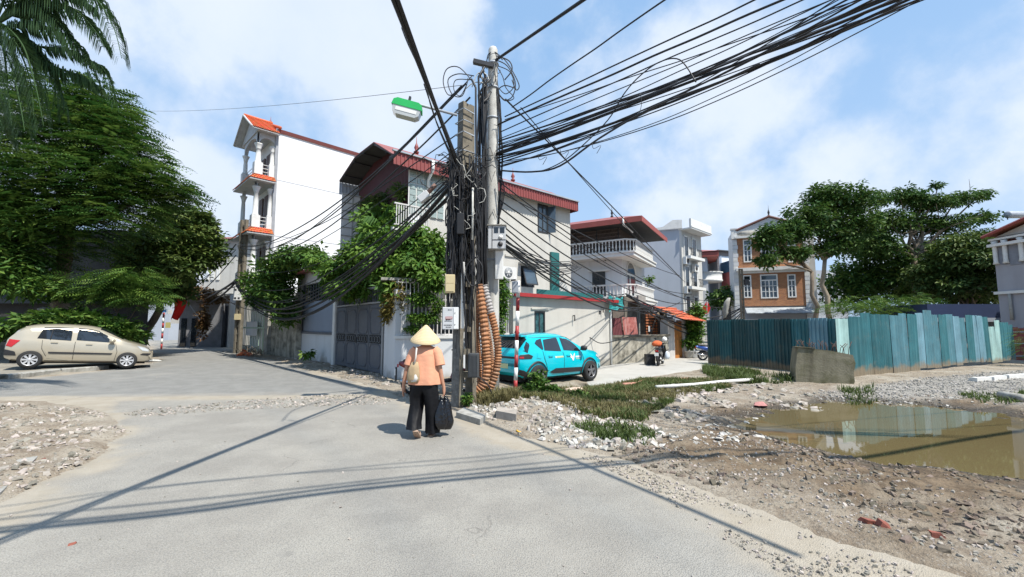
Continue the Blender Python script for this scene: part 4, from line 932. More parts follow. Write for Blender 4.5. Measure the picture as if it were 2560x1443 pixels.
for k, (py0) in enumerate((640, 716, 792)):
    zz = FN.sz(1702, py0)[1] + .2
    q = MB(Mf); q.box(LN + .2, .3, zz - .3, LN + 1.0, 3.9, zz); q.build('balcony_slab', white_trim, nar)
    for y0 in (.55, 2.5):
        q = MB(Mf); q.box(LN + .2, y0, zz, LN + .26, y0 + .85, zz + 2.1); q.build('window', glass_dark, nar)
        q = MB(Mf); q.box(LN + .2, y0 - .12, zz, LN + .3, y0 - .002, zz + 2.2); q.box(LN + .2, y0 + .852, zz, LN + .3, y0 + .97, zz + 2.2); q.box(LN + .2, y0 - .12, zz + 2.1, LN + .3, y0 + .97, zz + 2.25); q.build('window_trim', white_trim, nar)
        for t in range(6):
            q = MB(Mf); q.tube([(LN + .85, y0 + t * .16, zz), (LN + .97, y0 + t * .16, zz + .35), (LN + .85, y0 + t * .16, zz + .85)], .02, 4); q.build('railing_bar', dark_metal, nar)
        q = MB(Mf); q.box(LN + .82, y0 - .1, zz + .82, LN + .88, y0 + 1.0, zz + .88); q.build('railing', dark_metal, nar)
for px0, py0, nm in ((1702, 643, 'upper left air conditioner on the narrow cream front'), (1727, 657, 'air conditioner under the second balcony of the narrow cream front'), (1702, 716, 'lowest air conditioner on the narrow cream front')):
    zz = FN.sz(1702, py0 + 18)[1]; w = thing('air_conditioner', 'white ' + nm, 'air conditioner', tuple((NN + Vector((.72, .69)) * (.1 if px0 == 1702 else 2.2) + Vector((.69, -.72)) * .25)) + (zz,), R(43.8), 'air conditioner units on the house walls')
    q = MB(); q.box(0, -.35, 0, 1.0, 0, .75); q.build('case', white_trim, w); q = MB(); q.lathe([(.28, -.37), (.28, -.352)], (.4, 0, .38), 14, 'y'); q.build('fan_guard', dark_metal, w)
# ------------------------------------------------------------------ red roofed house and white block behind it
NN2 = P(1742, 700, 50).xy; r2h = thing('red_roofed_house', 'house with a rounded white balcony and overhanging red roof behind the narrow house', 'house', (NN2.x, NN2.y, -.2), FN.rz)
zz = lambda py, Y=50: P(1742, py, Y).z + .2
q = MB(); q.box(-6, 0, 0, 1.2, 6, zz(640)); q.build('wall', plaster_white, r2h)
q = MB(); q.prism([(-6, zz(634)), (2.4, zz(634)), (2.4, zz(645)), (-6, zz(645))], -.6, 6.5, 'y'); q.build('roof_fascia', mat('fascia_red', (.3, .07, .055)), r2h)
q = MB(); q.add([(-6, -.7, zz(632)), (2.5, -.7, zz(632)), (-1, 3, zz(612)), (-6, 3, zz(612)), (2.5, 6.6, zz(632)), (-6, 6.6, zz(632))], [(0, 1, 2, 3), (1, 4, 2), (4, 5, 3, 2)]); q.build('roof_sheet', red_roof, r2h)
q = MB(); q.lathe([(1.6, 0), (1.75, .25), (1.65, .3), (1.65, 1.05), (1.8, 1.2)], (1.2, 1.6, zz(705)), 20); q.build('balcony', white_trim, r2h)
q = MB(); q.box(1.22, .3, zz(672), 1.28, 1.6, zz(650)); q.build('window', glass_mid, r2h)
WB2 = P(1763, 700, 56).xy; WBm = P(1800, 700, 52).xy; FX = Fac(WB2, WBm); wb = thing('white_block_house', 'pale blue sided block with a blank white end wall and thin dark roof', 'house', (WB2.x, WB2.y, -.2), FX.rz)
zx = FX.sz(1795, 640)[1] + .2; FX2 = Fac(WBm, P(1825, 700, 52.6).xy)
q = MB(); q.box(-2, 0, 0, FX.len, .3, zx); q.build('side_wall', mat('pale_blue_wall', (.36, .42, .5), .9, .05, 1), wb)
M3 = Matrix.Rotation(-FX.rz, 4, 'Z') @ Matrix.Translation((WBm.x - WB2.x, WBm.y - WB2.y, 0)) @ Matrix.Rotation(FX2.rz, 4, 'Z')
q = MB(M3); q.box(0, 0, 0, FX2.len, .3, zx); q.box(FX2.len, 0, 0, FX2.len + .2, 8, zx); q.build('front_wall', plaster_tall, wb)
q = MB(M3); q.box(-.1, -.1, zx, FX2.len + .2, 7, zx + .5); q.build('parapet', mat('brown_band', (.25, .2, .17), .8), wb)
q = MB(M3); q.box(-.5, -.4, zx + .52, FX2.len + .5, 7, zx + .65); q.build('roof_sheet', dark_tin, wb)
q = MB(M3); q.box(.8, -.05, FX.sz(1800, 730)[1] + .2, 1.6, -.002, FX.sz(1800, 705)[1] + .2); q.build('window', glass_dark, wb)
# narrow blue and red strip between block and brick house
SBp = P(1824, 700, 50).xy; sb = thing('blue_and_red_house', 'sliver of a house with blue cladding above a red band beside the brick house', 'house', (SBp.x, SBp.y, -.2), 0)
q = MB(); q.box(0, 0, 0, 3, 4, zz(722)); q.build('lower_wall', dark_tin, sb); q = MB(); q.box(0, -.02, zz(722), 3, 4, zz(680)); q.build('red_band', mat('pink_red_wall', (.32, .09, .09), .8), sb); q = MB(); q.box(0, -.04, zz(680), 3, 4, zz(652)); q.build('blue_cladding', mat('deep_blue_cladding', (.03, .09, .17), .4), sb)
# ------------------------------------------------------------------ brick house
def brick_wall_mat():
    m = bpy.data.materials.new('brown_brick_wall'); m.use_nodes = True; t = m.node_tree; b = t.nodes['Principled BSDF']; N = t.nodes.new; L = t.links.new
    co = N('ShaderNodeTexCoord').outputs['Object']; mp = N('ShaderNodeMapping'); mp.inputs['Rotation'].default_value = (pi / 2, 0, 0); L(co, mp.inputs['Vector'])
    br = N('ShaderNodeTexBrick'); br.inputs['Scale'].default_value = 1; br.inputs['Brick Width'].default_value = .24; br.inputs['Row Height'].default_value = .09; br.inputs['Mortar Size'].default_value = .009
    br.inputs['Color1'].default_value = (.44, .19, .08, 1); br.inputs['Color2'].default_value = (.33, .13, .06, 1); br.inputs['Mortar'].default_value = (.34, .25, .17, 1)
    L(mp.outputs[0], br.inputs['Vector']); n = N('ShaderNodeTexNoise'); n.inputs['Scale'].default_value = .7; n.inputs['Detail'].default_value = 5; L(co, n.inputs['Vector'])
    hs = N('ShaderNodeHueSaturation'); mr = N('ShaderNodeMapRange'); mr.inputs['To Min'].default_value = .7; mr.inputs['To Max'].default_value = 1.35; L(n.outputs['Fac'], mr.inputs['Value']); L(mr.outputs[0], hs.inputs['Value']); L(br.outputs['Color'], hs.inputs['Color'])
    L(hs.outputs[0], b.inputs['Base Color']); b.inputs['Roughness'].default_value = .85; bp = N('ShaderNodeBump'); bp.inputs['Distance'].default_value = .02; bp.inputs['Strength'].default_value = .6; L(br.outputs['Fac'], bp.inputs['Height']); bp.invert = True; L(bp.outputs[0], b.inputs['Normal'])
    return m
RL = P(1847, 700, 38.2).xy; RR = P(2012, 700, 36.4).xy; FR = Fac(RL, RR)
brk = thing('brick_house', 'orange brown brick three storey house with white quoins and gabled pediment', 'house', (RL.x, RL.y, -.2), FR.rz)
z_ = lambda py: FR.sz(1930, py)[1] + .2
def rr_(x0, y0, x1, y1): a = FR.rect(x0, y0, x1, y1); return (a[0], a[1] + .2, a[2], a[3] + .2)
wins = [rr_(1858, 599, 1879, 656), rr_(1858, 688, 1879, 745), rr_(1901, 686, 1945, 746), rr_(1969, 686, 1990, 744), rr_(1901, 600, 1945, 656), rr_(1969, 600, 1990, 656)]
wall_holes('brick_wall', (0, FR.len), z_(765), z_(592), wins, brick_wall_mat(), brk, th=.25)
for i, w in enumerate(wins):
    window(brk, *w, y=.05, cols=4 if w[2] - w[0] > 1.2 else 2, rows=3, fw=.10, transom=.2, depth=.09, gm=glass_mid if i in (0, 2) else glass_dark)
q = MB(); q.box(0, .25, 0, FR.len, 3, z_(765)); q.box(.0, .26, z_(765), FR.len, 3, z_(592)); q.build('rear_block', plaster_blue, brk)
q = MB(); q.box(-.2, -.35, z_(676), FR.len + .2, .02, z_(668)); q.box(-.1, -.18, z_(682), FR.len + .1, .01, z_(676) - .003); q.build('cornice', white_trim, brk); q = MB(); q.box(-.2, -.35, z_(592), FR.len + .2, .1, z_(587)); q.build('cornice', white_trim, brk)
q = MB(); q.box(-.05, -.1, z_(587), FR.len + .05, .2, z_(573)); q.build('frieze', white_trim, brk)
q = MB(); xm = FR.sz(1922, 545)[0]; q.prism([(-.1, z_(573)), (FR.len + .1, z_(573)), (FR.len - .2, z_(568)), (xm, z_(543)), (.3, z_(568))], -.05, .2, 'y'); q.build('pediment', mat('pale_pediment', (.55, .56, .57), .8, .05, 1), brk)
q = MB(); q.tube([(-.1, -.1, z_(571)), (xm, -.1, z_(541)), (FR.len + .3, -.1, z_(571))], .11, 4, sm=False); q.build('raking_cornice', mat('dark_red_brown', (.12, .05, .04), .7), brk)
finial(brk, xm, 0, z_(542), 1.1, dark_metal)
q = MB(); q.lathe([(.62, 0), (.62, .04)], (0, 0, 0), 16, 'y', M=Matrix.Translation((FR.sz(1867, 580)[0], -.14, z_(580))) @ Matrix.Scale(.42, 4, (0, 0, 1)) @ Matrix.Scale(1.3, 4, (1, 0, 0))); q.build('oval_panel', conc_m, brk)
for side, xq in ((0, -.38), (1, FR.len + .0)):
    z0 = 0; k = 0
    while z0 < z_(592) - .3:
        w_ = .42 if k % 2 else .36; q = MB(); q.box(xq, -.07, z0 + .012, xq + w_, .2, z0 + .36); q.build('quoin', plaster_white if k % 2 else white_trim, brk); z0 += .38; k += 1
q = MB(); q.box(-.4, -.02, 0, -.02, 3, z_(575)); q.build('party_wall', plaster_white, brk); q = MB(); q.box(FR.len + .38, .1, 0, FR.len + .85, 6, z_(585)); q.build('party_wall', plaster_cream, brk)
q = MB(); q.box(-.5, -.2, z_(568), -.0, .3, z_(565)); q.box(-.45, -.15, z_(592), -.02, .28, z_(568)); q.build('corner_pier', white_trim, brk)
q = MB(); q.add([(.4, 0.02, z_(769)), (FR.len + .2, .02, z_(769)), (FR.len + .4, -1.6, z_(784)), (.3, -1.6, z_(784))], [(0, 3, 2, 1)]); q.add([(.4, 0.02, z_(769) - .05), (FR.len + .2, .02, z_(769) - .05), (FR.len + .4, -1.6, z_(784) - .05), (.3, -1.6, z_(784) - .05)], [(0, 1, 2, 3)]); q.build('awning', mat('patchy_awning', (.33, .36, .38), .6, .35, 1.6, .3, 8), brk)
# ------------------------------------------------------------------ far and side buildings
def simple_house(name, label, px0, px1, ytop, Y, wallm, win=(), roof=None, depth=6, rz=0.0, roofh=1.0, ybot=None, gm=None):
    A = P(px0, 700, Y).xy; B = P(px1, 700, Y).xy if not rz else None
    if rz: w0 = (px1 - px0) / F * Y; B = A + Vector((cos(rz), sin(rz))) * w0
    f = Fac(A, B); t = thing(name, label, 'house', (A.x, A.y, -.2), f.rz); zt = P(px0, ytop, Y).z + .2
    q = MB(); q.box(0, 0, 0, f.len, depth, zt); q.build('wall', wallm, t)
    for (x0, y0, x1, y1) in win:
        a = f.rect(x0, y0, x1, y1); window(t, a[0], a[1] + .2, a[2], a[3] + .2, y=-.03, cols=2, rows=2, fw=.09, gm=gm or glass_dark)
    if roof: q = MB(); q.add([(-.6, -.6, zt), (f.len + .6, -.6, zt), (f.len + .6, depth, zt), (-.6, depth, zt), (.8, depth / 2, zt + roofh), (f.len - .8, depth / 2, zt + roofh)], [(0, 1, 5, 4), (1, 2, 5), (2, 3, 4, 5), (3, 0, 4)]); q.build('roof_sheet', roof, t)
    return t, f, zt
simple_house('pale_house', 'pale house with two white framed windows glimpsed between the tree trunks', 2030, 2115, 676, 46, plaster_blue, [(2066, 684, 2082, 706), (2090, 684, 2108, 706)], None)
t_, f_, zt_ = simple_house('blue_shed', 'low shed with a deep blue fascia behind the plank fence', 2305, 2500, 795, 27, plaster_grey, [], None, 3)
q = MB(); q.box(-.3, -.5, zt_, f_.len + .2, 3, zt_ + .85); q.build('blue_fascia', mat('navy_fascia', (.02, .035, .09), .6, .1, 2), t_); q = MB(); q.box(-.3, -.55, zt_ - .25, f_.len + .2, -.1, zt_ - .003); q.build('grey_eave', grey_tin, t_)
# right hand grey house
RG = P(2492, 700, 24).xy; RGb = P(2700, 700, 20.6).xy; FQ = Fac(RG, RGb)
rg = thing('grey_veranda_house', 'grey house with a red tiled gable and shuttered upper veranda at the lot corner', 'house', (RG.x, RG.y, -.2), FQ.rz)
zq = lambda py: FQ.sz(2520, py)[1] + .2
q = MB(); q.box(0, 0, 0, FQ.len, 5, zq(612)); q.build('wall', mat('grey_lilac_plaster', (.33, .33, .36), .9, .08, .8, .1, 30, streak=((.24, .24, .25), .35, 2)), rg)
q = MB(); q.box(0, .3, zq(612), FQ.len, 5, zq(584)); q.build('upper_wall', red_tin, rg)
q = MB(); q.box(-.1, -.3, zq(613), FQ.len, .3, zq(606)); q.box(-.1, -.2, zq(597), FQ.len, .3, zq(592)); q.build('band', white_trim, rg)
for px in (2494, 2519, 2560): x = FQ.sz(px, 650)[0]; q = MB(); q.lathe([(.14, 0), (.1, .15), (.1, 1.1), (.15, 1.3)], (x, -.1, zq(658)), 10); q.build('column', white_trim, rg)
for px0, px1 in ((2500, 2516), (2524, 2556)):
    a = FQ.rect(px0, 608, px1, 662); q = MB(); q.box(a[0], -.03, a[1] + .2, a[2], -.002, a[3] + .2); q.build('shutter', mat('grey_shutter', (.2, .21, .24), .8, .15, 4, .3, 15), rg)
q = MB(); q.box(-.1, -.15, zq(735), FQ.len, -.002, zq(728)); q.build('ledge', white_trim, rg)
q = MB(); q.add([(-.2, -.4, zq(584)), (3.0, -.4, zq(540)), (3.0, 5, zq(540)), (-.2, 5, zq(584)), (7, -.4, zq(584)), (7, 5, zq(584))], [(0, 1, 2, 3), (1, 4, 5, 2)]); q.build('roof_slope', mat('dull_red_tile', (.26, .09, .06), .8, .2, 6, .3), rg)
q = MB(); q.prism([(0, zq(588)), (6, zq(588)), (3.0, zq(545))], .1, .3, 'y'); q.build('gable', plaster_grey, rg)
q = MB(); q.tube([(-.2, -.42, zq(586)), (3.0, -.42, zq(542))], .09, 4, sm=False); q.build('barge_board', red_tin, rg)
q = MB(); q.box(-.1, 5.1, 0, 9, 9, zq(535)); q.build('rear_block', plaster_tall, rg)
q = MB(); q.tube([(.6, -.1, zq(735)), (.6, -.1, zq(800))], .07, 6); q.build('downpipe', conc_m, rg)
wt = P(2518, 546, 29); t = thing('solar_water_heater', 'solar water heater cylinder on the white rooftop', 'water heater', (wt.x, wt.y, wt.z - .1), 0)
q = MB(); q.lathe([(.22, 0), (.25, .1), (.25, 1.1), (.22, 1.2)], (0, 0, .35), 12, 'x'); q.build('tank', grey_tin, t); q = MB(); q.box(0, -.02, 0, .05, .02, .3); q.box(1.1, -.02, 0, 1.15, .02, .3); q.build('stand', dark_metal, t)
pf = P(2537, 880, 22.5); t = thing('red_board_fence', 'dull red boards with metal rails past the last teal sheet', 'fence', (pf.x, pf.y, -.2), 0)
for i in range(6): q = MB(); q.box(i * .32, 0, 0, i * .32 + .3, .03, 1.75 - .05 * (i % 2)); q.build('board', red_tin, t)
for z0 in (.25, .9, 1.5): q = MB(); q.tube([(-.1, -.03, z0), (2, -.03, z0)], .025, 5); q.build('rail', grey_tin, t)
# left street end
t_, f_, zt_ = simple_house('cream_street_house', 'cream two storey house with tall shuttered windows beside the tower', 500, 640, 600, 36, plaster_cream, [(516, 655, 524, 700), (530, 650, 538, 700), (543, 648, 551, 700)], red_roof, 6, roofh=.9)
t_, f_, zt_ = simple_house('grey_street_house', 'dim grey one storey street house with two doorways under the creeper', 455, 562, 745, 33, mat('dim_grey_plaster', (.2, .2, .21), .9, .2, 2, .3, dirt=((.1, .1, .09), .3, 3)), [], None, 5)
q = MB(); q.box(.2, -.05, 0, .6, -.002, 2.4); q.box(1.0, -.05, 0, 1.35, -.002, 2.4); q.build('doorway', glass_dark, t_); q = MB(); q.box(-.1, -1.0, zt_ + .0, f_.len, -.0, zt_ + .5); q.build('creeper_canopy_slab', conc_m, t_)
t_, f_, zt_ = simple_house('far_street_wall_house', 'white washed low house closing the far end of the street', 330, 470, 742, 50, mat('whitewash', (.30, .31, .33), .9, .2, 1, .2, dirt=((.16, .17, .19), .45, .8)), [(360, 775, 385, 800), (395, 780, 408, 812)], grey_tin, 5, roofh=.6)
t_, f_, zt_ = simple_house('shaded_concrete_house', 'unlit raw concrete house hidden behind the dense trees', -160, 300, 575, 23.5, mat('shade_toned_concrete', (.06, .063, .067), .9, .25, 1.5, .3), [], None, 2)  # grey concrete house, tree shade darkened into its wall and canopy colour
q = MB(); q.box(-.5, -1.2, 3.0, f_.len + .6, -.002, 3.3); q.build('canopy_slab', mat('shade_toned_concrete', (0, 0, 0)), t_)
t_, f_, zt_ = simple_house('orange_tiled_house', 'white house with an orange tile roof glimpsed above the street trees', 345, 430, 620, 48, plaster_blue, [(355, 640, 370, 670)], tile_m, 6, roofh=1.2)
# ------------------------------------------------------------------ teal site fence
tcols = [(.006, .05, .058), (.010, .085, .10), (.022, .12, .14), (.06, .165, .20), (.13, .255, .31), (.27, .42, .40), (.03, .13, .14)]  # first tones darkened for the shade on the corrugated fence
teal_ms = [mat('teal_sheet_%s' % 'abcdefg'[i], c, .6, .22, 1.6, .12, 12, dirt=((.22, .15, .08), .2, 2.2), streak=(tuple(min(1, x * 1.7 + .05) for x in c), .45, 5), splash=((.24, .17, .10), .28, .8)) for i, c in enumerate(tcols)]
z0f = -.2
T0 = P(1768, 850, 21.3).xy; T1 = P(1972, 850, 17.6).xy; T2 = P(2122, 850, 15.4).xy; T3 = P(2534, 850, 21.2).xy
FF = Fac(T0, T2); fen = thing('corrugated_fence', 'dark teal corrugated sheet fence standing in its own shade beside the lane', 'fence', (T0.x, T0.y, 0), FF.rz)
n = 9; w = FF.len / n
for i in range(n):
    m = teal_ms[[0, 1, 0, 0, 1, 0, 2, 4, 1][i]] if i < 8 else teal_ms[2]
    c = corrugated(i * w, (i + 1) * w + .03, z0f - .1, 1.92 + random.uniform(-.03, .03), .15, .035, y=-.012 * (i % 2)); o_ = c.build('corrugated_sheet', m, fen)
q = MB(); q.box(0, .03, 1.5, FF.len, .08, 1.56); q.box(0, .03, .3, FF.len, .08, .36); q.build('rail', wood_m, fen)
q = MB(); q.box(-.02, .02, -.3, FF.len, .1, 1.94); q.build('backing', mat('backing_dark', (.03, .06, .065), .8), fen) if False else None
FK = Fac(T2, T3); pf_ = thing('plank_sheet_fence', 'uneven faded teal and pale blue metal sheets standing upright in the sun', 'fence', (T2.x, T2.y, 0), FK.rz)
order = [5, 1, 2, 1, 1, 3, 3, 2, 4, 3, 3, 2, 3, 4, 3, 2, 4, 4, 2, 5, 5, 2, 2, 1, 6]
edges = [2090, 2122, 2155, 2178, 2203, 2226, 2250, 2268, 2291, 2310, 2330, 2348, 2367, 2385, 2400, 2415, 2432, 2446, 2460, 2474, 2488, 2500, 2522, 2535]
tops = [797, 792, 783, 786, 787, 789, 784, 786, 783, 776, 787, 787, 786, 791, 795, 788, 789, 790, 793, 817, 801, 806, 812]
bots = [938, 945, 943, 941, 937, 930, 928, 925, 918, 917, 917, 913, 910, 911, 905, 903, 903, 903, 903, 905, 903, 899, 898]
rl_ = random.Random(3)
for i in range(len(tops)):
    a0 = FK.sz(edges[i], 850)[0]; a1 = FK.sz(edges[i + 1], 850)[0]; zt_ = FK.sz((edges[i] + edges[i + 1]) / 2, tops[i])[1]; zb_ = max(-.35, FK.sz((edges[i] + edges[i + 1]) / 2, bots[i])[1])
    ln = rl_.uniform(-.05, .05) + (.07 if i in (5, 17, 18, 19) else 0); yy = -.02 * (i % 2) - rl_.uniform(0, .02); ww = a1 - a0
    b = MB(); k = 9; vs = []
    for j in range(k):
        t = j / (k - 1); x = a0 + t * (ww + .03); rib = -.018 if j % 2 else 0
        for z, sh in ((zb_ - .05, 0), ((zb_ + zt_) / 2, -ln / 2), (zt_ + rl_.uniform(-.012, .012), -ln)): vs.append((x + sh, yy + rib, z))
    fs = [(3 * j + a, 3 * j + 3 + a, 3 * j + 4 + a, 3 * j + 1 + a) for j in range(k - 1) for a in (0, 1)]; nv = len(vs)
    vs += [(x, y + .012, z) for x, y, z in vs]; fs += [tuple(nv + c for c in f[::-1]) for f in fs]
    fs += [(3 * j + 2, 3 * j + 5, nv + 3 * j + 5, nv + 3 * j + 2) for j in range(k - 1)]
    b.add(vs, fs); b.build('metal_sheet', teal_ms[order[i]], pf_)
q = MB(); q.box(.3, .04, 1.1, FK.len - .3, .09, 1.16); q.build('rail', wood_m, pf_); q = MB(); q.box(.3, .04, .2, FK.len - .3, .09, .26); q.build('rail', wood_m, pf_)
for (i, zc) in ((6, .75), (4, .1), (10, 1.65), (10, -.02), (8, -.05)):
    pass
# ------------------------------------------------------------------ concrete block with rebar
cb0 = G(1990, 955, -.17); cb = thing('concrete_block', 'tilted mossy concrete block with rusty rebar sticking out of its top', 'concrete block', (cb0.x, cb0.y, cb0.z - .05), R(4)); cb.rotation_euler = (R(-3), R(4), R(-24))
b = MB(); nx, nz = 10, 8; Wc, Hc, Dc = 1.52, 1.13, 1.0
vs = []; fs = []
b.prism([(0, 0), (Wc - .06, 0), (Wc, .25), (Wc - .03, .5), (Wc + .02, .8), (Wc - .05, Hc - .08), (Wc * .6, Hc - .0), (.04, Hc + .03), (-.02, .5)], 0, Dc, 'y'); o_ = b.build('block', mat('mossy_concrete', (.22, .20, .14), .95, .25, 2, .6, 18, dirt=((.07, .07, .025), .55, 2.2), streak=((.06, .05, .03), .6, 4)), cb)
b = MB(); b.box(-.04, -.04, Hc + .035, .5, Dc * .5, Hc + .06); b.build('top_lip', mat('mossy_concrete', (0, 0, 0)), cb)
for i in range(26):
    x = .12 + (i % 13) * .105 + random.uniform(-.02, .02); y = .12 if i < 13 else .75; b = MB(); dx = random.uniform(-.16, .16); b.tube([(x, y, Hc - .1), (x + dx * .2, y, Hc + .12), (x + dx, y + random.uniform(-.05, .05), Hc + random.uniform(.2, .36))], .009, 4); b.build('rebar', rebar_m, cb)
# ------------------------------------------------------------------ kerb stones by the far edge and by the silver car
kw = mat('white_kerb_stone', (.62, .61, .58), .85, .08, 3, .2, 30)
for ki, (x0, y0, x1, y1) in enumerate(((2432, 948, 2470, 946), (2474, 946, 2508, 942), (2512, 941, 2556, 938), (2560, 938, 2620, 932))):
    a = G(x0, y0, -.1); b_ = G(x1, y1, -.1); f = Fac(a.xy, b_.xy); t = MB(); t.prism([(-.11, -.1), (.11, -.1), (.11, .02), (.06, .07), (-.11, .07)], 0, f.len * .96, 'x'); o_ = t.build('kerb_stone', kw); o_.location = (a.x, a.y, -.12); o_.rotation_euler = (0, 0, f.rz + random.uniform(-.03, .03))
    tag(o_, ('first', 'second', 'third', 'last')[ki] + ' white kerb stone of the row before the plank fence, counted from the concrete block', 'kerb stone', 'white kerb stones by the plank fence')
kerb = bpy.data.objects.new('pavement_kerb', None); COL.objects.link(kerb); kerb['kind'] = 'structure'
for (x0, y0, x1, y1) in ((-340, 965, -200, 955), (-200, 955, -60, 945), (-60, 944, 20, 938), (24, 938, 52, 935), (56, 935, 152, 924), (155, 924, 238, 918), (240, 918, 272, 914)):
    a = G(x0, y0, .13); b_ = G(x1, y1, .13); f = Fac(a.xy, b_.xy); t = MB(); t.prism([(-.02, -.1), (.28, -.1), (.28, .15), (.02, .16), (-.02, .13)], 0, f.len * .98, 'x'); o_ = t.build('kerb_stone', conc_m if x0 > 20 else mould_m, kerb); o_.location = (a.x, a.y, 0); o_.rotation_euler = (0, 0, f.rz)
pv = gp([(-700, 1010), (-60, 944), (20, 937), (272, 912), (330, 885), (330, 850), (-900, 850)], .13); px__ = np.arange(-36, -11, .6); py__ = np.arange(9, 42, .6); QX, QY = np.meshgrid(px__, py__)
grid_mesh('footway', QX, QY, np.where(sdf(QX, QY, pv) > -.1, .14 + .02 * vnoise(QX, QY, .7, 71, 3), .13 + (sdf(QX, QY, pv) + .1) * .7), mat('dusty_footway', (.25, .23, .19), .95, .25, 1.2, .4, 25, dirt=((.12, .10, .07), .4, 1.5)), keep=sdf(QX, QY, pv) > -.4) ; FOOTWAY = True
# slab of kerb half buried at the poles and the concrete ramp at left edge
for (pts, nm, lab, cat, m, h) in (
    ([(1140, 1045), (1200, 1064), (1215, 1052), (1160, 1032)], 'kerb_slab', 'pale broken kerb slab at the foot of the square pole', 'kerb', conc_m, .1),
    ([(1240, 1052), (1290, 1062), (1293, 1050), (1245, 1040)], 'broken_concrete_lump', 'squared grey brown concrete lump lying on the rubble', 'concrete lump', stone_m, .12),
    ([(0, 1245), (120, 1125), (95, 1105), (-60, 1160), (-120, 1220)], 'concrete_apron', 'smooth grey concrete lip poking out of the verge rubble', 'concrete slab', conc_m, .05),
    ([(1560, 965), (1612, 958), (1650, 952), (1648, 948), (1600, 953), (1558, 960)], 'orange_pipe', 'pinkish orange plastic pipe lying in the grass', 'pipe', mat('pink_pipe', (.5, .24, .17), .6), .06)):
    g = [G(x, y, .0) for x, y in pts]; zz_ = gz(sum(p.x for p in g) / len(g), sum(p.y for p in g) / len(g))
    if nm == 'orange_pipe':
        q = MB(); q.tube([G(1558, 962, zz_ + .08), G(1590, 960, zz_ + .07), G(1608, 953, zz_ + .07), G(1660, 951, zz_ + .06), G(1722, 948, zz_ + .05)], .055, 8); tag(q.build(nm, m), lab, cat); continue
    zz_ = max(zz_, 0) if nm != 'concrete_apron' else 0
    q = MB(); q.prism([(p.x, p.y) for p in g], zz_ - .06, zz_ + h); tag(q.build(nm, m), lab, cat)
q = MB(); q.tube([G(1640, 968, -.05), G(1735, 962, -.06), G(1800, 955, -.06), G(1880, 949, -.06)], .05, 8); tag(q.build('white_pipe', kw), 'long white plastic pipe lying on the lot behind the weeds', 'pipe')
q = MB(); q.tube([G(2500, 987, -.08), G(2560, 996, -.08)], .09, 10); tag(q.build('concrete_pipe', conc_m), 'short concrete pipe on the mud behind the puddle', 'pipe')

# ------------------------------------------------------------------ poles
B0 = G(1150, 1022)
hp = thing('square_pole', 'old H section concrete pole with ladder openings, grimy posters and cables', 'utility pole', (B0.x, B0.y, 0), R(47))
# local: x along the ladder face, y depth
HP = 6.35; wF = .46
def flange(x0, x1, nm, m, top_in):
    b = MB(); dpt = .24
    vs = [(x0, 0, -.3), (x1, 0, -.3), (x1, dpt, -.3), (x0, dpt, -.3), (x0 + top_in, .04, HP), (x1 + top_in * .9, .04, HP), (x1 + top_in * .9, dpt - .04, HP), (x0 + top_in, dpt - .04, HP)]
    b.add(vs, [(3, 2, 1, 0), (4, 5, 6, 7), (0, 1, 5, 4), (1, 2, 6, 5), (2, 3, 7, 6), (3, 0, 4, 7)]); return b.build(nm, m, hp)
flange(-.03, .07, 'flange', hpole_m, .07); flange(wF - .12, wF - .02, 'flange', hpole_m, -.10)
b = MB(); b.add([(-.036, 0.0, -.3), (-.036, .24, -.3), (.033, .2, HP - .02), (.033, .04, HP - .02), (-.036, .24, 2.2)], [(0, 3, 2, 1)]); b.build('poster_layer', poster_m, hp)
k = 0; z = .12
while z < HP - .3:
    t = z / HP; x0, x1 = .07 + .06 * t, wF - .12 - .10 * t
    b = MB(); b.box(x0, .05, z, x1, .19, z + .11); b.build('rung', hpole_m, hp); z += .46
b = MB(); b.box(.05, .035, 3.9, wF - .19, .205, HP - .02); b.build('pole_head', hpole_m, hp)
for z in (HP - 1.9, HP - 1.1, HP - .7, HP - .45, HP - .2):
    b = MB(); b.tube([(-.0, -.02, z), (wF - .17, -.02, z + random.uniform(-.02, .02)), (wF - .17, .25, z), (-.0, .25, z), (-.0, -.02, z)], .013, 5, caps=False); b.build('steel_band', grey_tin if random.random() < .5 else dark_metal, hp)
B1 = G(1229, 985); rp_top = P(1229, 122, B1.y)
rpole = thing('round_pole', 'pale tapered round concrete pole rising above the square one', 'utility pole', (B1.x, B1.y, 0), 0)
b = MB(); hgt = rp_top.z; b.lathe([(.185, -.3), (.18, 1), (.165, 3.5), (.145, 6), (.12, hgt - .3), (.118, hgt - .04), (.09, hgt + .02), (.02, hgt + .04)], (0, 0, 0), 20); b.build('shaft', pole_m, rpole)
for z in (hgt - .45, hgt - 1.1, hgt - 1.9, 3.9, 3.2):
    b = MB(); b.lathe([(.15 if z > 6 else .175, 0), (.15 if z > 6 else .175, .05)], (0, 0, z), 16); b.build('steel_band', grey_tin, rpole)
b = MB(); b.box(-.5, -.06, -.05, .02, .06, .05, M=Matrix.Translation((0, -.16, hgt - .57)) @ Matrix.Rotation(R(14), 4, 'Y')); b.build('crossarm', dark_metal, rpole)
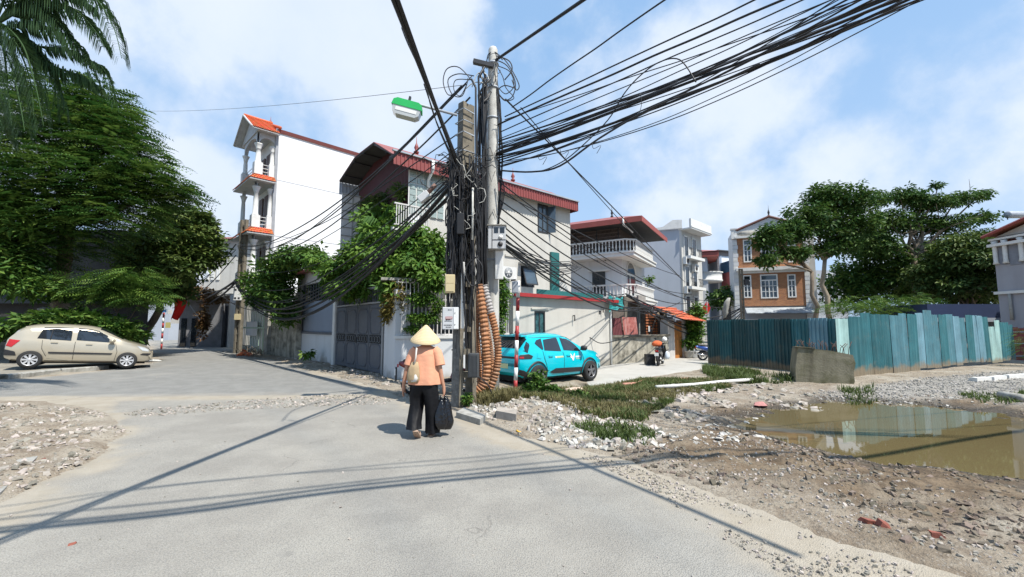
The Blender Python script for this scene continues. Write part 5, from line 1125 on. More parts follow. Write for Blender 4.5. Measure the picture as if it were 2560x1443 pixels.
# grey sheath at the back of the round pole: bundle of thick black risers between the poles
rr = random.Random(11)
for i in range(26):
    px = rr.uniform(1193, 1216); pt = px + rr.uniform(-6, 5); Y = B1.y - rr.uniform(.15, .45); y0_ = rr.uniform(185, 260); y1_ = rr.choice([rr.uniform(650, 760), rr.uniform(700, 980)])
    pts = [P(pt + rr.uniform(-3, 3), y0_, Y)]
    for kk in range(1, 8):
        yy = y0_ + (y1_ - y0_) * kk / 7; pts.append(P(pt + (px - pt) * kk / 7 + rr.uniform(-3.5, 3.5), yy, Y + rr.uniform(-.04, .04)))
    pts.insert(0, P(pt + rr.uniform(-14, 18), y0_ - rr.uniform(5, 25), Y))
    q = MB(); q.tube(pts, rr.uniform(.014, .028), 6); tag(q.build('riser_cable', black_cable), 'thick black riser cable running down between the two poles', 'cable', 'black riser cables between the poles')
# dense black skirt of cables round the lower square pole
V_ = MB()
for i in range(230):
    pxa = rr.choice([rr.uniform(1122, 1158), rr.uniform(1122, 1160), rr.uniform(1122, 1198)]); pxb = min(1205, max(1116, pxa + rr.uniform(-14, 14))); ya = rr.uniform(380, 480); yb = rr.uniform(560, 760) if rr.random() < .93 else rr.uniform(760, 960)
    Y = B0.y + rr.uniform(-.12, .42); pts = []
    for kk in range(9):
        t = kk / 8; pts.append(P(pxa + (pxb - pxa) * t + rr.uniform(-5, 5), ya + (yb - ya) * t, Y + rr.uniform(-.04, .04)))
    V_.tube(pts, rr.choice([.008, .010, .014, .022]), 4, caps=False)
for i in range(46):    # snarled short ends and loops at the crossing height
    c = P(rr.uniform(1120, 1200), rr.uniform(385, 470), B0.y + rr.uniform(-.15, .3)); pts = [c]
    for kk in range(8): pts.append(pts[-1] + Vector((rr.uniform(-.16, .16), rr.uniform(-.05, .05), rr.uniform(-.13, .11))))
    V_.tube(pts, .009, 4, caps=False)
tag(V_.build('cable_tangle', black_cable), 'dense black tangle of cables wrapped round the square pole', 'cable tangle', kind='stuff')
V_ = MB()
for i in range(7):
    c = P(rr.uniform(1125, 1195), rr.uniform(395, 560), B0.y - rr.uniform(.1, .2)); pts = [c]
    for kk in range(6): pts.append(pts[-1] + Vector((rr.uniform(-.1, .1), 0, rr.uniform(-.14, .06))))
    V_.tube(pts, .006, 4, caps=False)
tag(V_.build('pale_wire_ends', white_cable), 'pale loose wire ends sticking out of the black tangle', 'wire ends', kind='stuff')
def px_tube(lst, Y, r, m, nm='cable', lab='', cat='cable', grp=None, Y1=None, n=5, smooth=3):
    pts = [P(x, y, Y + ((Y1 if Y1 is not None else Y) - Y) * i / max(1, len(lst) - 1)) for i, (x, y) in enumerate(lst)]
    if smooth and len(pts) > 2:
        o = []
        for i in range(len(pts) - 1):
            p0, p1, p2, p3 = pts[max(i - 1, 0)], pts[i], pts[i + 1], pts[min(i + 2, len(pts) - 1)]
            for k in range(smooth):
                t = k / smooth; o.append(.5 * ((2 * p1) + (p2 - p0) * t + (2 * p0 - 5 * p1 + 4 * p2 - p3) * t * t + (3 * p1 - p0 - 3 * p2 + p3) * t ** 3))
        o.append(pts[-1]); pts = o
    q = MB(); q.tube(pts, r, n); return tag(q.build(nm, m), lab, cat, grp)
# coiled loops at the head
YA = B1.y - .1
for L_, R_ in (([(1190, 215), (1150, 170), (1118, 172), (1108, 205), (1122, 238), (1150, 222), (1180, 190)], .013), ([(1185, 190), (1145, 185), (1120, 200), (1130, 235), (1155, 240), (1170, 200)], .013), ([(1180, 200), (1140, 200), (1135, 225), (1150, 240), (1165, 215), (1170, 195)], .011),
               ([(1235, 130), (1262, 150), (1285, 185), (1298, 215), (1290, 225), (1280, 200)], .014), ([(1240, 150), (1268, 165), (1288, 205), (1282, 240), (1262, 250), (1245, 228), (1262, 214), (1290, 222)], .014), ([(1238, 160), (1256, 190), (1265, 220), (1285, 245), (1262, 252), (1246, 235)], .012),
               ([(1245, 165), (1275, 180), (1285, 215), (1265, 235), (1248, 222)], .012), ([(1242, 140), (1272, 152), (1280, 175), (1262, 200)], .016), ([(1200, 195), (1215, 160), (1222, 135), (1240, 132), (1256, 150)], .014)):
    px_tube(L_, YA, R_, black_cable, 'cable_loop', 'black cable loop hanging in the air at the head of the poles', 'cable loop', 'black cable loops round the pole heads', smooth=5)
for L_ in ([(1180, 218), (1190, 190), (1200, 182), (1206, 200)], [(1165, 222), (1182, 208), (1205, 206), (1212, 216)], [(1210, 182), (1220, 192), (1222, 212)]):
    px_tube(L_, YA - .25, .012, white_cable, 'pale_cable_loop', 'pale short wire loop between the two pole heads', 'cable loop', 'pale wire loops between the pole heads')
px_tube([(1195, 640), (1170, 660), (1165, 690), (1180, 715), (1200, 700), (1205, 665), (1185, 640)], B0.y - .12, .014, black_cable, 'cable_coil', 'round black cable coil hung midway on the square pole', 'cable coil', smooth=5)
# round pole: wraps
for i in range(12):
    z = rr.uniform(3.3, 8.4); r = .19; a0 = rr.uniform(0, 6); pts = [(B1.x + r * cos(a0 + t), B1.y + r * sin(a0 + t), z + t * rr.uniform(-.03, .08)) for t in np.linspace(0, rr.uniform(2, 6), 12)]
    q = MB(); q.tube(pts, .008, 4); tag(q.build('wrapped_wire', black_cable), 'thin black wire wrapped round the pale round pole', 'wire', 'wires wrapped round the round pole')
px_tube([(1238, 180), (1250, 260), (1252, 330), (1256, 400), (1247, 520), (1246, 560)], B1.y - .05, .022, black_cable, lab='black cable running down the far edge of the round pole to the meter box')
for k in range(5): px_tube([(1236 + k, 150 + 20 * k), (1246 + k * 2, 300), (1250 - k, 420), (1262 - k * 3, 480), (1244 + k, 560)], B1.y - .1, .009, black_cable, 'thin_cable', 'thin black cable hanging beside the round pole', 'cable', 'thin cables beside the round pole')
px_tube([(1182, 470), (1181, 600)], B0.y - .12, .02, white_cable, 'pale_conduit', 'thin pale conduit on the square pole above the coil', 'conduit')
# ------------------------------------------------------------------ boxes on the poles
def px_box(name, lab, cat, x0, y0, x1, y1, Y, depth, m, rz=0.0):
    A = P(x0, (y0 + y1) / 2, Y); B = P(x1, (y0 + y1) / 2, Y); zt, zb_ = P((x0 + x1) / 2, y0, Y).z, P((x0 + x1) / 2, y1, Y).z
    t = thing(name, lab, cat, (A.x, A.y, zb_), rz); w, h = (B - A).length, zt - zb_
    b = MB(); b.box(0, 0, 0, w, depth, h); c = b.build('case', m, t); bv = c.modifiers.new('b', 'BEVEL'); bv.width = .012; bv.segments = 2
    return t, w, h
gwhite = mat('grey_white_enamel', (.55, .56, .57), .5, .06, 4, .05, 30, dirt=((.4, .38, .34), .25, 6))
t, w, h = px_box('meter_cabinet', 'white metal cabinet with a red warning strip on the square pole', 'cabinet', 1106, 768, 1146, 824, B0.y - .22, .22, gwhite, R(4))
q = MB(); q.box(w * .18, -.004, h * .46, w * .62, -.001, h * .57); q.build('red_strip', red_paint, t)
for (a, b_, c, d) in ((.14, .36, .60, .40), (.22, .42, .50, .415), (.10, .18, .58, .215), (.22, .09, .56, .125), (.34, .86, .58, .88)):
    q = MB(); x = a * w; 
    while x < c * w: l = w * random.uniform(.03, .09); q.box(x, -.004, b_ * h, min(x + l, c * w), -.001, (b_ + .035) * h); x += l + w * .025
    q.build('printed_line', dark_metal, t)
q = MB(); x = .2 * w
while x < .6 * w: l = w * .04; q.box(x, -.007, .49 * h, x + l, -.0045, .54 * h); x += l + w * .02
q.build('printed_line', white_paint, t)
q = MB(); q.box(w * .70, -.012, .015, w * .985, -.001, h - .015); q.build('door', white_paint, t); q = MB(); q.box(w * .76, -.02, h * .72, w * .8, -.013, h * .76); q.box(w * .76, -.02, h * .2, w * .8, -.013, h * .24); q.build('hinge', dark_metal, t)
t, w, h = px_box('beige_junction_box', 'beige plastic junction box hung on the dark cable skirt', 'junction box', 1112, 686, 1137, 732, B0.y - .18, .16, mat('beige_plastic', (.55, .46, .27), .5, .06, 4, .05), R(6))
q = MB(); q.box(.02, -.02, .03, w - .02, -.001, h * .5); q.build('cover', mat('beige_plastic', (0, 0, 0)), t); q = MB(); q.box(w * .1, -.01, h * .5 + .01, w * .9, -.001, h - .03); q.build('cover', mat('beige_plastic', (0, 0, 0)), t); q = MB(); q.tube([(w * .3, .05, h), (w * .35, .05, h + .1), (w * .7, .05, h + .12)], .012, 4); q.build('hook', dark_metal, t)
t, w, h = px_box('electric_meter_box', 'grey white electric meter box with two dials on the round pole', 'meter box', 1220, 564, 1264, 622, B1.y - .45, .28, gwhite, 0)
for (a, b_, c, d) in ((.34, .68, .58, .92), (.68, .68, .93, .92)):
    q = MB(); q.box(w * a, -.006, h * b_, w * c, -.001, h * d); q.build('meter_window', glass_dark, t)
q = MB(); q.lathe([(.05, -.02), (.05, -.001)], (w * .72, 0, h * .5), 12, 'y'); q.build('dial', white_paint, t); q = MB(); q.lathe([(.06, -.018), (.06, -.001)], (w * .7, 0, h * .2), 12, 'y'); q.build('knob', dark_metal, t)
q = MB(); q.box(w * .22, -.008, 0, w * .25, -.001, h); q.box(w * .26, -.008, h * .38, w, -.001, h * .40); q.build('seam', dark_metal, t); q = MB(); q.box(-.02, -.03, h, w + .02, .3, h + .02); q.build('hood', conc_m, t)
t, w, h = px_box('cable_trunking', 'white plastic cable duct under the electric meter box', 'duct', 1238, 626, 1258, 698, B1.y - .3, .12, white_paint)
t, w, h = px_box('splice_closure', 'dark ribbed splice closure strapped low on the square pole', 'splice closure', 1170, 884, 1196, 945, B0.y - .1, .2, mat('dark_grey_plastic', (.06, .065, .07), .6))
for k in range(7): q = MB(); q.box(w * (.1 + .125 * k), -.03, .03, w * (.1 + .125 * k) + .015, -.001, h - .03); q.build('rib', mat('dark_grey_plastic', (0, 0, 0)), t)
t, w, h = px_box('black_splice_box', 'long black splice box inside the cable tangle on the square pole', 'splice box', 1142, 532, 1160, 585, B0.y - .2, .1, black_cable)
t, w, h = px_box('grey_wall_box', 'small grey sheet metal box on the striped post', 'box', 1280, 703, 1296, 733, 11.45, .12, grey_tin); q = MB(); q.box(.02, -.01, .02, w - .02, -.001, h - .02); q.build('door', grey_tin, t)
t, w, h = px_box('grey_amplifier_box', 'grey line amplifier box hanging on the sagging black bundle', 'amplifier', 1052, 488, 1082, 506, B0.y + .1, .15, gwhite, R(-10)); t.rotation_euler = (0, R(-38), 0)
q = MB(); q.tube([(w * .9, .07, h * .6), (w * 1.9, .07, h * .9)], .05, 8); q.build('cable_sleeve', mat('brown_sleeve', (.16, .09, .07), .7), t)
t, w, h = px_box('strip_board', 'pale narrow plastic strip nailed on the square pole', 'strip', 1152, 655, 1161, 822, B0.y - .1, .03, white_trim)
# ------------------------------------------------------------------ corrugated orange conduits
cond_m = mat('orange_corrugated_plastic', (.36, .165, .075), .6, .2, 5, .1, 30, dirt=((.22, .17, .13), .45, 3)); cond_g = mat('grey_corrugated_plastic', (.36, .34, .33), .6, .15, 5, .1)
def conduit(lst, Y, r, lab, m=cond_m, Y1=None, grey=None):
    pts = [P(x, y, Y + ((Y1 or Y) - Y) * i / (len(lst) - 1)) for i, (x, y) in enumerate(lst)]
    fine = []
    for i in range(len(pts) - 1):
        p0, p1, p2, p3 = pts[max(i - 1, 0)], pts[i], pts[i + 1], pts[min(i + 2, len(pts) - 1)]
        for k in range(60):
            t = k / 60; fine.append(.5 * ((2 * p1) + (p2 - p0) * t + (2 * p0 - 5 * p1 + 4 * p2 - p3) * t * t + (3 * p1 - p0 - 3 * p2 + p3) * t ** 3))
    pitch = r * .62; out_ = [fine[0]]; acc_ = 0
    for a, b_ in zip(fine[:-1], fine[1:]):
        acc_ += (b_ - a).length
        if acc_ >= pitch / 4: out_.append(b_); acc_ = 0
    rads = [r * (1.0 if (i % 4) in (0, 1) else .80) for i in range(len(out_))]
    if grey:
        k = int(len(out_) * grey); t = thing('corrugated_conduit', lab, 'conduit', (0, 0, 0), 0, 'orange corrugated conduits on the poles'); q = MB(); q.tube(out_[:k], rads[:k], 12, sm=False); q.build('grey_section', cond_g, t); q = MB(); q.tube(out_[k:], [x * .97 for x in rads[k:]], 12, sm=False); q.build('orange_section', m, t); return
    q = MB(); q.tube(out_, rads, 12, sm=False); tag(q.build('corrugated_conduit', m), lab, 'conduit', 'orange corrugated conduits on the poles')
conduit([(1196, 712), (1206, 780), (1213, 860), (1217, 920), (1208, 962), (1184, 988)], B0.y + .9, .104, 'widest orange corrugated conduit, bending at its foot towards the square pole')
conduit([(1209, 714), (1224, 770), (1238, 825), (1245, 880), (1240, 930), (1226, 970)], B0.y + 1.0, .092, 'corrugated conduit with a grey upper length bulging past the round pole', grey=.26)
conduit([(1186, 735), (1191, 820), (1198, 900), (1199, 975)], B0.y + 1.2, .066, 'slim orange corrugated conduit just behind the widest one')
conduit([(1176, 760), (1180, 840), (1184, 900), (1186, 985)], B0.y + .75, .048, 'thinnest orange corrugated conduit next to the ladder pole')
conduit([(1200, 730), (1214, 800), (1228, 880), (1230, 940), (1220, 985)], B0.y + 1.3, .06, 'orange corrugated conduit tucked between the two widest ones')
px_tube([(1221, 948), (1219, 990)], B0.y + 1.0, .045, mat('yellow_peg', (.6, .36, .1), .6), 'yellow_stub_pipe', 'short yellow stub pipe standing between the conduit feet', 'pipe')
px_tube([(1196, 640), (1188, 760), (1184, 850), (1190, 930), (1218, 960), (1230, 985)], B0.y + .4, .012, black_cable, lab='single black cable hanging loosely over the orange conduits')
# ------------------------------------------------------------------ street lamp
YL = B0.y
la = P(1142, 288, YL); lb = P(1000, 249, YL - .75)
lamp = thing('street_lamp', 'green topped street lamp with a clear bowl on a steel arm', 'street lamp', tuple(la), 0)
q = MB(); q.tube([(0, 0, 0), tuple(lb - la)], .028, 8); q.build('arm', grey_tin, lamp)
c = P(1018, 274, YL - .65) - la; Mx = Matrix.Translation(c) @ Matrix.Rotation(R(12), 4, 'Y') @ Matrix.Rotation(R(8), 4, 'Z')
gl = mat('lamp_green_paint', (.02, .42, .10), .4, .05, 3, 0); q = MB(Mx); q.prism([(-.29, 0), (.29, 0), (.27, .10), (.2, .14), (-.2, .14), (-.27, .10)], -.11, .11, 'y'); q.build('housing', gl, lamp)
bowl = mat('clear_lamp_bowl', (.46, .48, .48), .15, .06, 3, 0, spec=.7); q = MB(Mx); q.prism([(-.27, -.002), (-.25, -.12), (-.18, -.17), (.18, -.17), (.25, -.12), (.27, -.002)], -.10, .10, 'y'); q.build('bowl', bowl, lamp)
q = MB(Mx); q.box(-.2, -.106, -.10, .2, -.102, -.03); q.build('reflector', white_paint, lamp)
q = MB(Mx); q.box(-.02, -.03, .14, .02, .03, .26); q.build('clamp', dark_metal, lamp)
# ------------------------------------------------------------------ striped post
G2 = G(1289, 968, -.08); sp = thing('striped_post', 'tall red and white striped marker post in front of the turquoise car', 'post', (G2.x, G2.y, 0), 0)
tp = P(1296, 702, G2.y); zs_ = [-.15] + [P(1290, y, G2.y).z for y in (951, 919, 887, 851, 815, 778, 744, 702)]
for i in range(8):
    x = lambda z: (tp.x - G2.x) * (z / tp.z); q = MB(); q.tube([(x(zs_[i]), 0, zs_[i]), (x(zs_[i + 1]), 0, zs_[i + 1])], .052, 12, sm=True); q.build('stripe', red_paint if i % 2 == 0 else white_paint, sp)
q = MB(); q.tube([(tp.x - G2.x, 0, tp.z), (tp.x - G2.x, 0, tp.z + .004)], .053, 12); q.build('cap', conc_m, sp)

# ------------------------------------------------------------------ overhead cables
def span(a, b, sag, r, m=None, lab=None, grp=None, wob=0.0, seed=0, nm='overhead_cable', n=18):
    q = MB(); q.tube(sag_path(a, b, sag, n, wob, seed), r, 5, caps=False); return tag(q.build(nm, m or black_cable), lab, 'cable', grp)
ORD = 'first second third fourth fifth sixth seventh eighth ninth tenth eleventh twelfth thirteenth fourteenth fifteenth sixteenth seventeenth eighteenth nineteenth twentieth twenty-first twenty-second twenty-third twenty-fourth twenty-fifth twenty-sixth twenty-seventh twenty-eighth twenty-ninth thirtieth'.split()
def ranks(v): o = sorted(range(len(v)), key=lambda i: v[i]); return [ORD[o.index(i)] for i in range(len(v))]
g1_ = 'black cables fanning from the poles over the lot'; l1 = 'black overhead cable fanning from the poles over the muddy lot'
AX = lambda x, y: P(x, y, B1.y - .15)
# (pole px, far px, far depth, radius, sag)
fr = random.Random(5)
fan = [(1280, 268, 1660, 0, .016), (1262, 292, 1888, 0, .016), (1245, 312, 1955, 0, .022), (1250, 330, 2010, 0, .014), (1262, 300, 2060, 30, .011), (1240, 383, 2215, 0, .026), (1240, 389, 2235, 3, .03), (1242, 396, 2250, 8, .024), (1244, 374, 2195, 0, .02), (1246, 402, 2262, 12, .018)]
fan += [(1246, fr.uniform(338, 424), fr.uniform(2060, 2320), fr.uniform(-8, 8), fr.choice([.009, .011, .013, .017])) for _ in range(17)]
rk = ranks([y0 + (y1 - y0) * (1700 - x0) / (x1 - x0) for (x0, y0, x1, y1, r) in fan])
for i, (x0, y0, x1, y1, r) in enumerate(fan):
    sgp = max(0, (y0 - 345)) * fr.uniform(.3, 1.1) if r < .025 else fr.uniform(2, 9)
    L_ = [(x0 + (x1 - x0) * t, y0 + (y1 - y0) * t + sgp * 4 * t * (1 - t) * (1.3 - .6 * t) + fr.uniform(-1.5, 1.5)) for t in (0, .12, .25, .4, .55, .7, .85, 1)]
    ex = L_[-1][0] - L_[-2][0]; ey = L_[-1][1] - L_[-2][1]; L_ += [(L_[-1][0] + ex * k, L_[-1][1] + ey * k * .95) for k in (1, 2, 3, 6, 10)]
    px_tube(L_, B1.y - .15, r, black_cable, 'overhead_cable', '%s%s black cable from the top of the fan spreading over the muddy lot' % (rk[i], ' and thick' if r > .028 else ''), 'cable', g1_, Y1=4.2, smooth=4)
px_tube([(1600, 232), (1604, 260), (1596, 290)], 8, .006, black_cable, 'wire_end', 'loose wire end dangling from the fanned cables', 'wire')
for i, x in enumerate((1345, 1400, 1480)): px_tube([(x, 385 - i * 14), (x + 4, 400 - i * 14), (x + 22, 392 - i * 14), (x + 12, 412 - i * 14)], 8.8, .006, black_cable, 'wire_end', ('loose wire end closest to the round pole', 'middle loose wire end under the cable fan', 'curled loose wire end farthest along the cable fan')[i], 'wire')
px_tube([(1262, 428), (1340, 430), (1400, 408), (1450, 370), (1520, 300), (1560, 235), (1600, 190), (1650, 155), (1700, 150), (1740, 205)], B1.y - .3, .013, black_cable, lab='slack black cable looping up among the fanned cables over the lot', Y1=7.5, smooth=6)
px_tube([(1255, 427), (1330, 430), (1400, 415), (1500, 345), (1640, 265), (1800, 205), (1900, 160)], B1.y - .3, .022, black_cable, lab='heavy drooping black cable lowest of the fan over the lot', Y1=7.5, smooth=5)
# from the round pole head up to the top edge
span(P(1240, 150, B1.y - .1), P(1240, 150, B1.y - .1).lerp(P(1560, -70, 6.2), 2.3), 0, .035, lab='thick black cable rising from the head of the round pole')
# left bundle crossing overhead
for i, (x0, y0, x1, y1, r) in enumerate([(1142, 400, 975, -25, .034), (1138, 405, 984, -25, .022), (1150, 430, 990, -20, .014)]):
    a = P(x0, y0, B0.y); b_ = P(x1, y1, 4.3); span(a, b_ + (b_ - a) * 2.2, .0, r, lab=('thickest black cable passing over the lamp to the top edge', 'medium black cable beside the thickest one above the lamp', 'thin black cable closest to the poles above the lamp')[i], grp='black cables crossing above the road', seed=i, wob=.01)
px_tube([(1132, 395), (1085, 290), (1060, 200), (1020, 110), (1005, 70)], B0.y, .012, black_cable, Y1=5.2, lab='slack thin cable beside the heavy one above the lamp')
px_tube([(1170, 470), (1150, 440), (1100, 330), (1080, 270), (1060, 210)], B0.y - .1, .012, black_cable, Y1=6.8, lab='thin cable crossing behind the lamp arm towards the tangle')
px_tube([(1018, 95), (1032, 112), (1040, 128), (1028, 120), (1016, 100)], 5.3, .009, black_cable, 'cable_loop', 'small loop of wire on the heavy cable at the top', 'cable loop')
# bundles down the left street (to the second pole)
Y2 = 24.6; P2 = lambda x, y: P(x, y, Y2)
g2 = 'black cables running along the left street'; l2 = 'black cable running along the left street past the tall white house'
LS = [(1165, 205, 600, 612, .022, 1.1), (1160, 215, 598, 618, .02, 1.3), (1150, 225, 604, 622, .016, 1.2), (1168, 240, 600, 628, .02, 1.4), (1150, 330, 596, 612, .014, .8), (1155, 360, 590, 650, .012, .9), (1155, 420, 590, 690, .02, 1.6), (1160, 445, 588, 700, .035, 2.3), (1150, 452, 586, 700, .032, 2.15), (1148, 430, 590, 705, .02, 1.9),
                                             (1150, 440, 590, 712, .03, 2.4), (1160, 400, 592, 640, .012, 1.6), (1150, 470, 560, 740, .02, 1.6), (1145, 420, 592, 705, .02, 1.9), (1140, 450, 590, 708, .028, 2.5)]
rk = ranks([y0 + (y1 - y0) * .55 + sg * 60 for (x0, y0, x1, y1, r, sg) in LS])
for i, (x0, y0, x1, y1, r, sg) in enumerate(LS):
    l2 = '%s black cable from the top among those running along the left street' % rk[i]
    span(P(x0, y0, B0.y + .1), P2(x1, y1), sg, r, lab=l2, grp=g2, wob=.10, seed=i + 50, n=26)
for i, (x0, y0, x1, y1, r, sg) in enumerate([(590, 612, 440, 745, .03, .5), (590, 640, 430, 770, .03, .6), (590, 700, 470, 760, .07, .3), (592, 705, 480, 770, .06, .4), (588, 715, 400, 742, .03, .3), (590, 625, 380, 730, .02, 1.0)]):
    span(P2(x0, y0), P(x1, y1, 36), sg, r, lab='black cable leaving the far ladder pole down the street', grp='black cables beyond the far ladder pole', wob=.1, seed=i + 90)
q = MB(); q.tube(sag_path(P(330, 276, 30), P(1165, 212, B1.y), .3, 16), .008, 4); tag(q.build('thin_wire', grey_cable), 'single thin grey wire crossing the sky to the dark tree', 'wire')
# towards the lane on the right
g3 = 'black cables running to the lane'; l3 = 'black cable running from the round pole past the grey house to the lane'
LS = [(1262, 250, 1705, 700, 26, .022, -.1), (1250, 480, 1700, 690, 26, .016, .2), (1250, 500, 1730, 735, 26, .018, .6), (1252, 520, 1750, 750, 27, .02, 1.0), (1250, 545, 1760, 755, 27, .016, 1.3), (1252, 560, 1740, 765, 26, .018, 1.3),
                                                 (1250, 575, 1700, 755, 24, .02, 1.1), (1250, 590, 1640, 760, 22, .022, .8), (1250, 600, 1620, 762, 22, .03, .9), (1255, 470, 1800, 745, 30, .014, 1.1), (1258, 610, 1560, 735, 20, .018, .5), (1258, 618, 1560, 735, 20, .014, .7), (1300, 270, 1712, 705, 27, .014, .3), (1245, 450, 1860, 760, 32, .018, 1.3)]
rk = ranks([y0 + (y1 - y0) * (1500 - x0) / (x1 - x0) + sg * 40 for (x0, y0, x1, y1, *_, sg) in LS])
for i, (x0, y0, x1, y1, Yf, r, sg) in enumerate(LS):
    l3 = '%s black cable from the top among those running past the grey house to the lane' % rk[i]
    span(P(x0, y0, B1.y - .1), P(x1, y1, Yf), sg, r, lab=l3, grp=g3, wob=.06, seed=i + 130, n=20)
for i in range(5): span(P(1560 + i * 6, 735 + i * 3, 20), P(1860, 765 + i * 3, 33), 1.0 + .2 * i, .04, lab='black cable sagging over the lane entrance roofs', grp='black cables sagging over the lane', wob=.12, seed=i + 170)
for i in range(8): span(P(1260, 600 + 3 * i, 14), P(1425 + 4 * i, 655 + i * 2, 20.7), .25 + .05 * i, .02, lab='black cable fixed along the grey house wall', grp='black cables along the grey house wall', wob=.05, seed=i + 190)
px_tube([(1430, 900), (1445, 845), (1470, 842), (1500, 858), (1540, 852), (1580, 840)], 19.2, .02, black_cable, lab='black cable looping low along the annex wall', smooth=5)
# heavy bundles that cross the road overhead, above the camera's view: they throw the long shadows on the asphalt
def overhead(lst, z, r, dz=0.0, seed=0):
    pts = []
    for i, (x, y) in enumerate(lst):
        g = G(x, y, 0 if x < 1600 else -.15); t = i / (len(lst) - 1); zz = z - dz * 4 * t * (1 - t); pts.append(Vector((g.x - SH.x * zz, g.y - SH.y * zz, zz)))
    o = []
    for i in range(len(pts) - 1):
        p0, p1, p2, p3 = pts[max(i - 1, 0)], pts[i], pts[i + 1], pts[min(i + 2, len(pts) - 1)]
        for k in range(6):
            t = k / 6; o.append(.5 * ((2 * p1) + (p2 - p0) * t + (2 * p0 - 5 * p1 + 4 * p2 - p3) * t * t + (3 * p1 - p0 - 3 * p2 + p3) * t ** 3))
    o.append(pts[-1]); q = MB(); q.tube(o, r, 6); tag(q.build('road_crossing_cable', black_cable), 'black cable slung high across the road above the camera', 'cable', 'cables slung high across the road')
overhead([(-700, 1420), (0, 1332), (450, 1284), (900, 1224), (1500, 1166), (1900, 1158), (2200, 1130), (2560, 1070), (3100, 1000)], 6.2, .042)
overhead([(-700, 1412), (0, 1322), (450, 1274), (900, 1213), (1500, 1158), (1900, 1155), (2200, 1128), (2560, 1068), (3100, 998)], 6.4, .03)
overhead([(-700, 1390), (0, 1300), (600, 1238), (1150, 1178), (1540, 1140), (1800, 1150), (2150, 1132), (2560, 1066), (3100, 996)], 6.6, .02)
overhead([(-700, 1370), (0, 1290), (350, 1225), (900, 1168), (1400, 1120), (1900, 1060), (2700, 1000)], 6.6, .014)
overhead([(-700, 1350), (0, 1268), (350, 1222), (700, 1188), (1250, 1148), (1800, 1100), (2700, 1040)], 6.6, .012)
# ------------------------------------------------------------------ foliage
def leaf_mat(name, c, island=.35, transl=.25, rough=.6):
    return mat(name, c, rough, .18, 1.5, 0, island=island, transl=transl, spec=.3)
leaf_dark = leaf_mat('dark_fern_leaf', (.062, .145, .028), .6); leaf_mid = leaf_mat('mid_green_leaf', (.07, .155, .026), .5); leaf_bright = leaf_mat('bright_vine_leaf', (.085, .18, .025))
leaf_broad = leaf_mat('broad_tree_leaf', (.056, .125, .026), .5); leaf_olive = leaf_mat('olive_leaf', (.075, .13, .03), .5); leaf_yel = leaf_mat('yellowing_leaf', (.2, .17, .04)); palm_m = leaf_mat('palm_leaf', (.075, .14, .05), .4, .3, .75)
dead_leaf = leaf_mat('brown_dry_leaf', (.13, .08, .03)); bark = mat('grey_brown_bark', (.17, .135, .10), .95, .25, 4, .5, 20); bark_l = mat('pale_bark', (.28, .23, .17), .95, .2, 4, .5, 20)
def T_fern(L=.5, n=9, w=.10, droop=.35):
    """flat compound frond: leaflets in pairs along x"""
    q = []
    for i in range(n):
        t = (i + .6) / n; x = L * t; ll = w * (1.15 - .55 * abs(2 * t - .8)); z = -droop * L * t * t
        for s in (-1, 1):
            q.append([(x, 0, z), (x + ll * .28, s * ll * .55, z + .004), (x + ll * .5, s * ll, z - ll * .18), (x + ll * .02, s * ll * .6, z)])
    return np.array(q)
def T_broad(n=7, L=.22, w=.10, R_=.16, seed=0):
    r = np.random.default_rng(seed); q = []
    for i in range(n):
        a = i * 2 * pi / n + r.uniform(-.3, .3); el = r.uniform(-.7, .25); l = L * r.uniform(.7, 1.2); ww = w * r.uniform(.8, 1.2)
        d = np.array([cos(a) * cos(el), sin(a) * cos(el), sin(el)]); s = np.array([-sin(a), cos(a), r.uniform(-.3, .3)]); o = d * R_ * r.uniform(.1, .8)
        q.append([o, o + d * l * .45 + s * ww / 2, o + d * l - np.array([0, 0, l * .2]), o + d * l * .45 - s * ww / 2])
    return np.array(q)
def rot_mats(az, el, roll):
    ca, sa, ce, se, cr, sr = np.cos(az), np.sin(az), np.cos(el), np.sin(el), np.cos(roll), np.sin(roll); z = np.zeros_like(ca); o = z + 1
    Rz = np.stack([ca, -sa, z, sa, ca, z, z, z, o], -1).reshape(-1, 3, 3); Ry = np.stack([ce, z, -se, z, o, z, se, z, ce], -1).reshape(-1, 3, 3); Rx = np.stack([o, z, z, z, cr, -sr, z, sr, cr], -1).reshape(-1, 3, 3)
    return Rz @ Ry @ Rx
def foliage(name, blobs, T, m, parent=None, seed=0, size=(.7, 1.3), el=(-.5, .4), shell=.45, kind=None, lab=None, cat=None, roll=.5, dense=1.0):
    """blobs: (x,y,z, rx,ry,rz, n): sprays of the leaf template spread through ellipsoids, mostly towards the rim"""
    r = np.random.default_rng(seed); Vs = []
    for (x, y, z, rx, ry, rz, n) in blobs:
        n = int(n * dense); d = r.normal(0, 1, (n, 3)); d /= np.linalg.norm(d, axis=1)[:, None]; rad = r.random(n) ** shell
        rad *= 1 + .22 * vnoise(d[:, 0] * 3 + x, d[:, 1] * 3 + d[:, 2] * 3 + y, 1.0, seed, 2)
        c = np.array([x, y, z]) + d * rad[:, None] * np.array([rx, ry, rz])
        az = np.arctan2(d[:, 1], d[:, 0]) + r.normal(0, .7, n); e = r.uniform(el[0], el[1], n); M = rot_mats(az, e, r.normal(0, roll, n)); s = r.uniform(*size, n)
        v = np.einsum('nij,qkj->nqki', M, T) * s[:, None, None, None] + c[:, None, None, :]; Vs.append(v.reshape(-1, 3))
    V = np.concatenate(Vs); Fq = np.arange(len(V)).reshape(-1, 4); k_ = len(T) * 4; tn = np.repeat(r.random(len(V) // k_), k_); o = np_mesh(name, V, Fq, m, parent, kind, attrs={'tint': tn})
    if lab: tag(o, lab, cat)
    return o
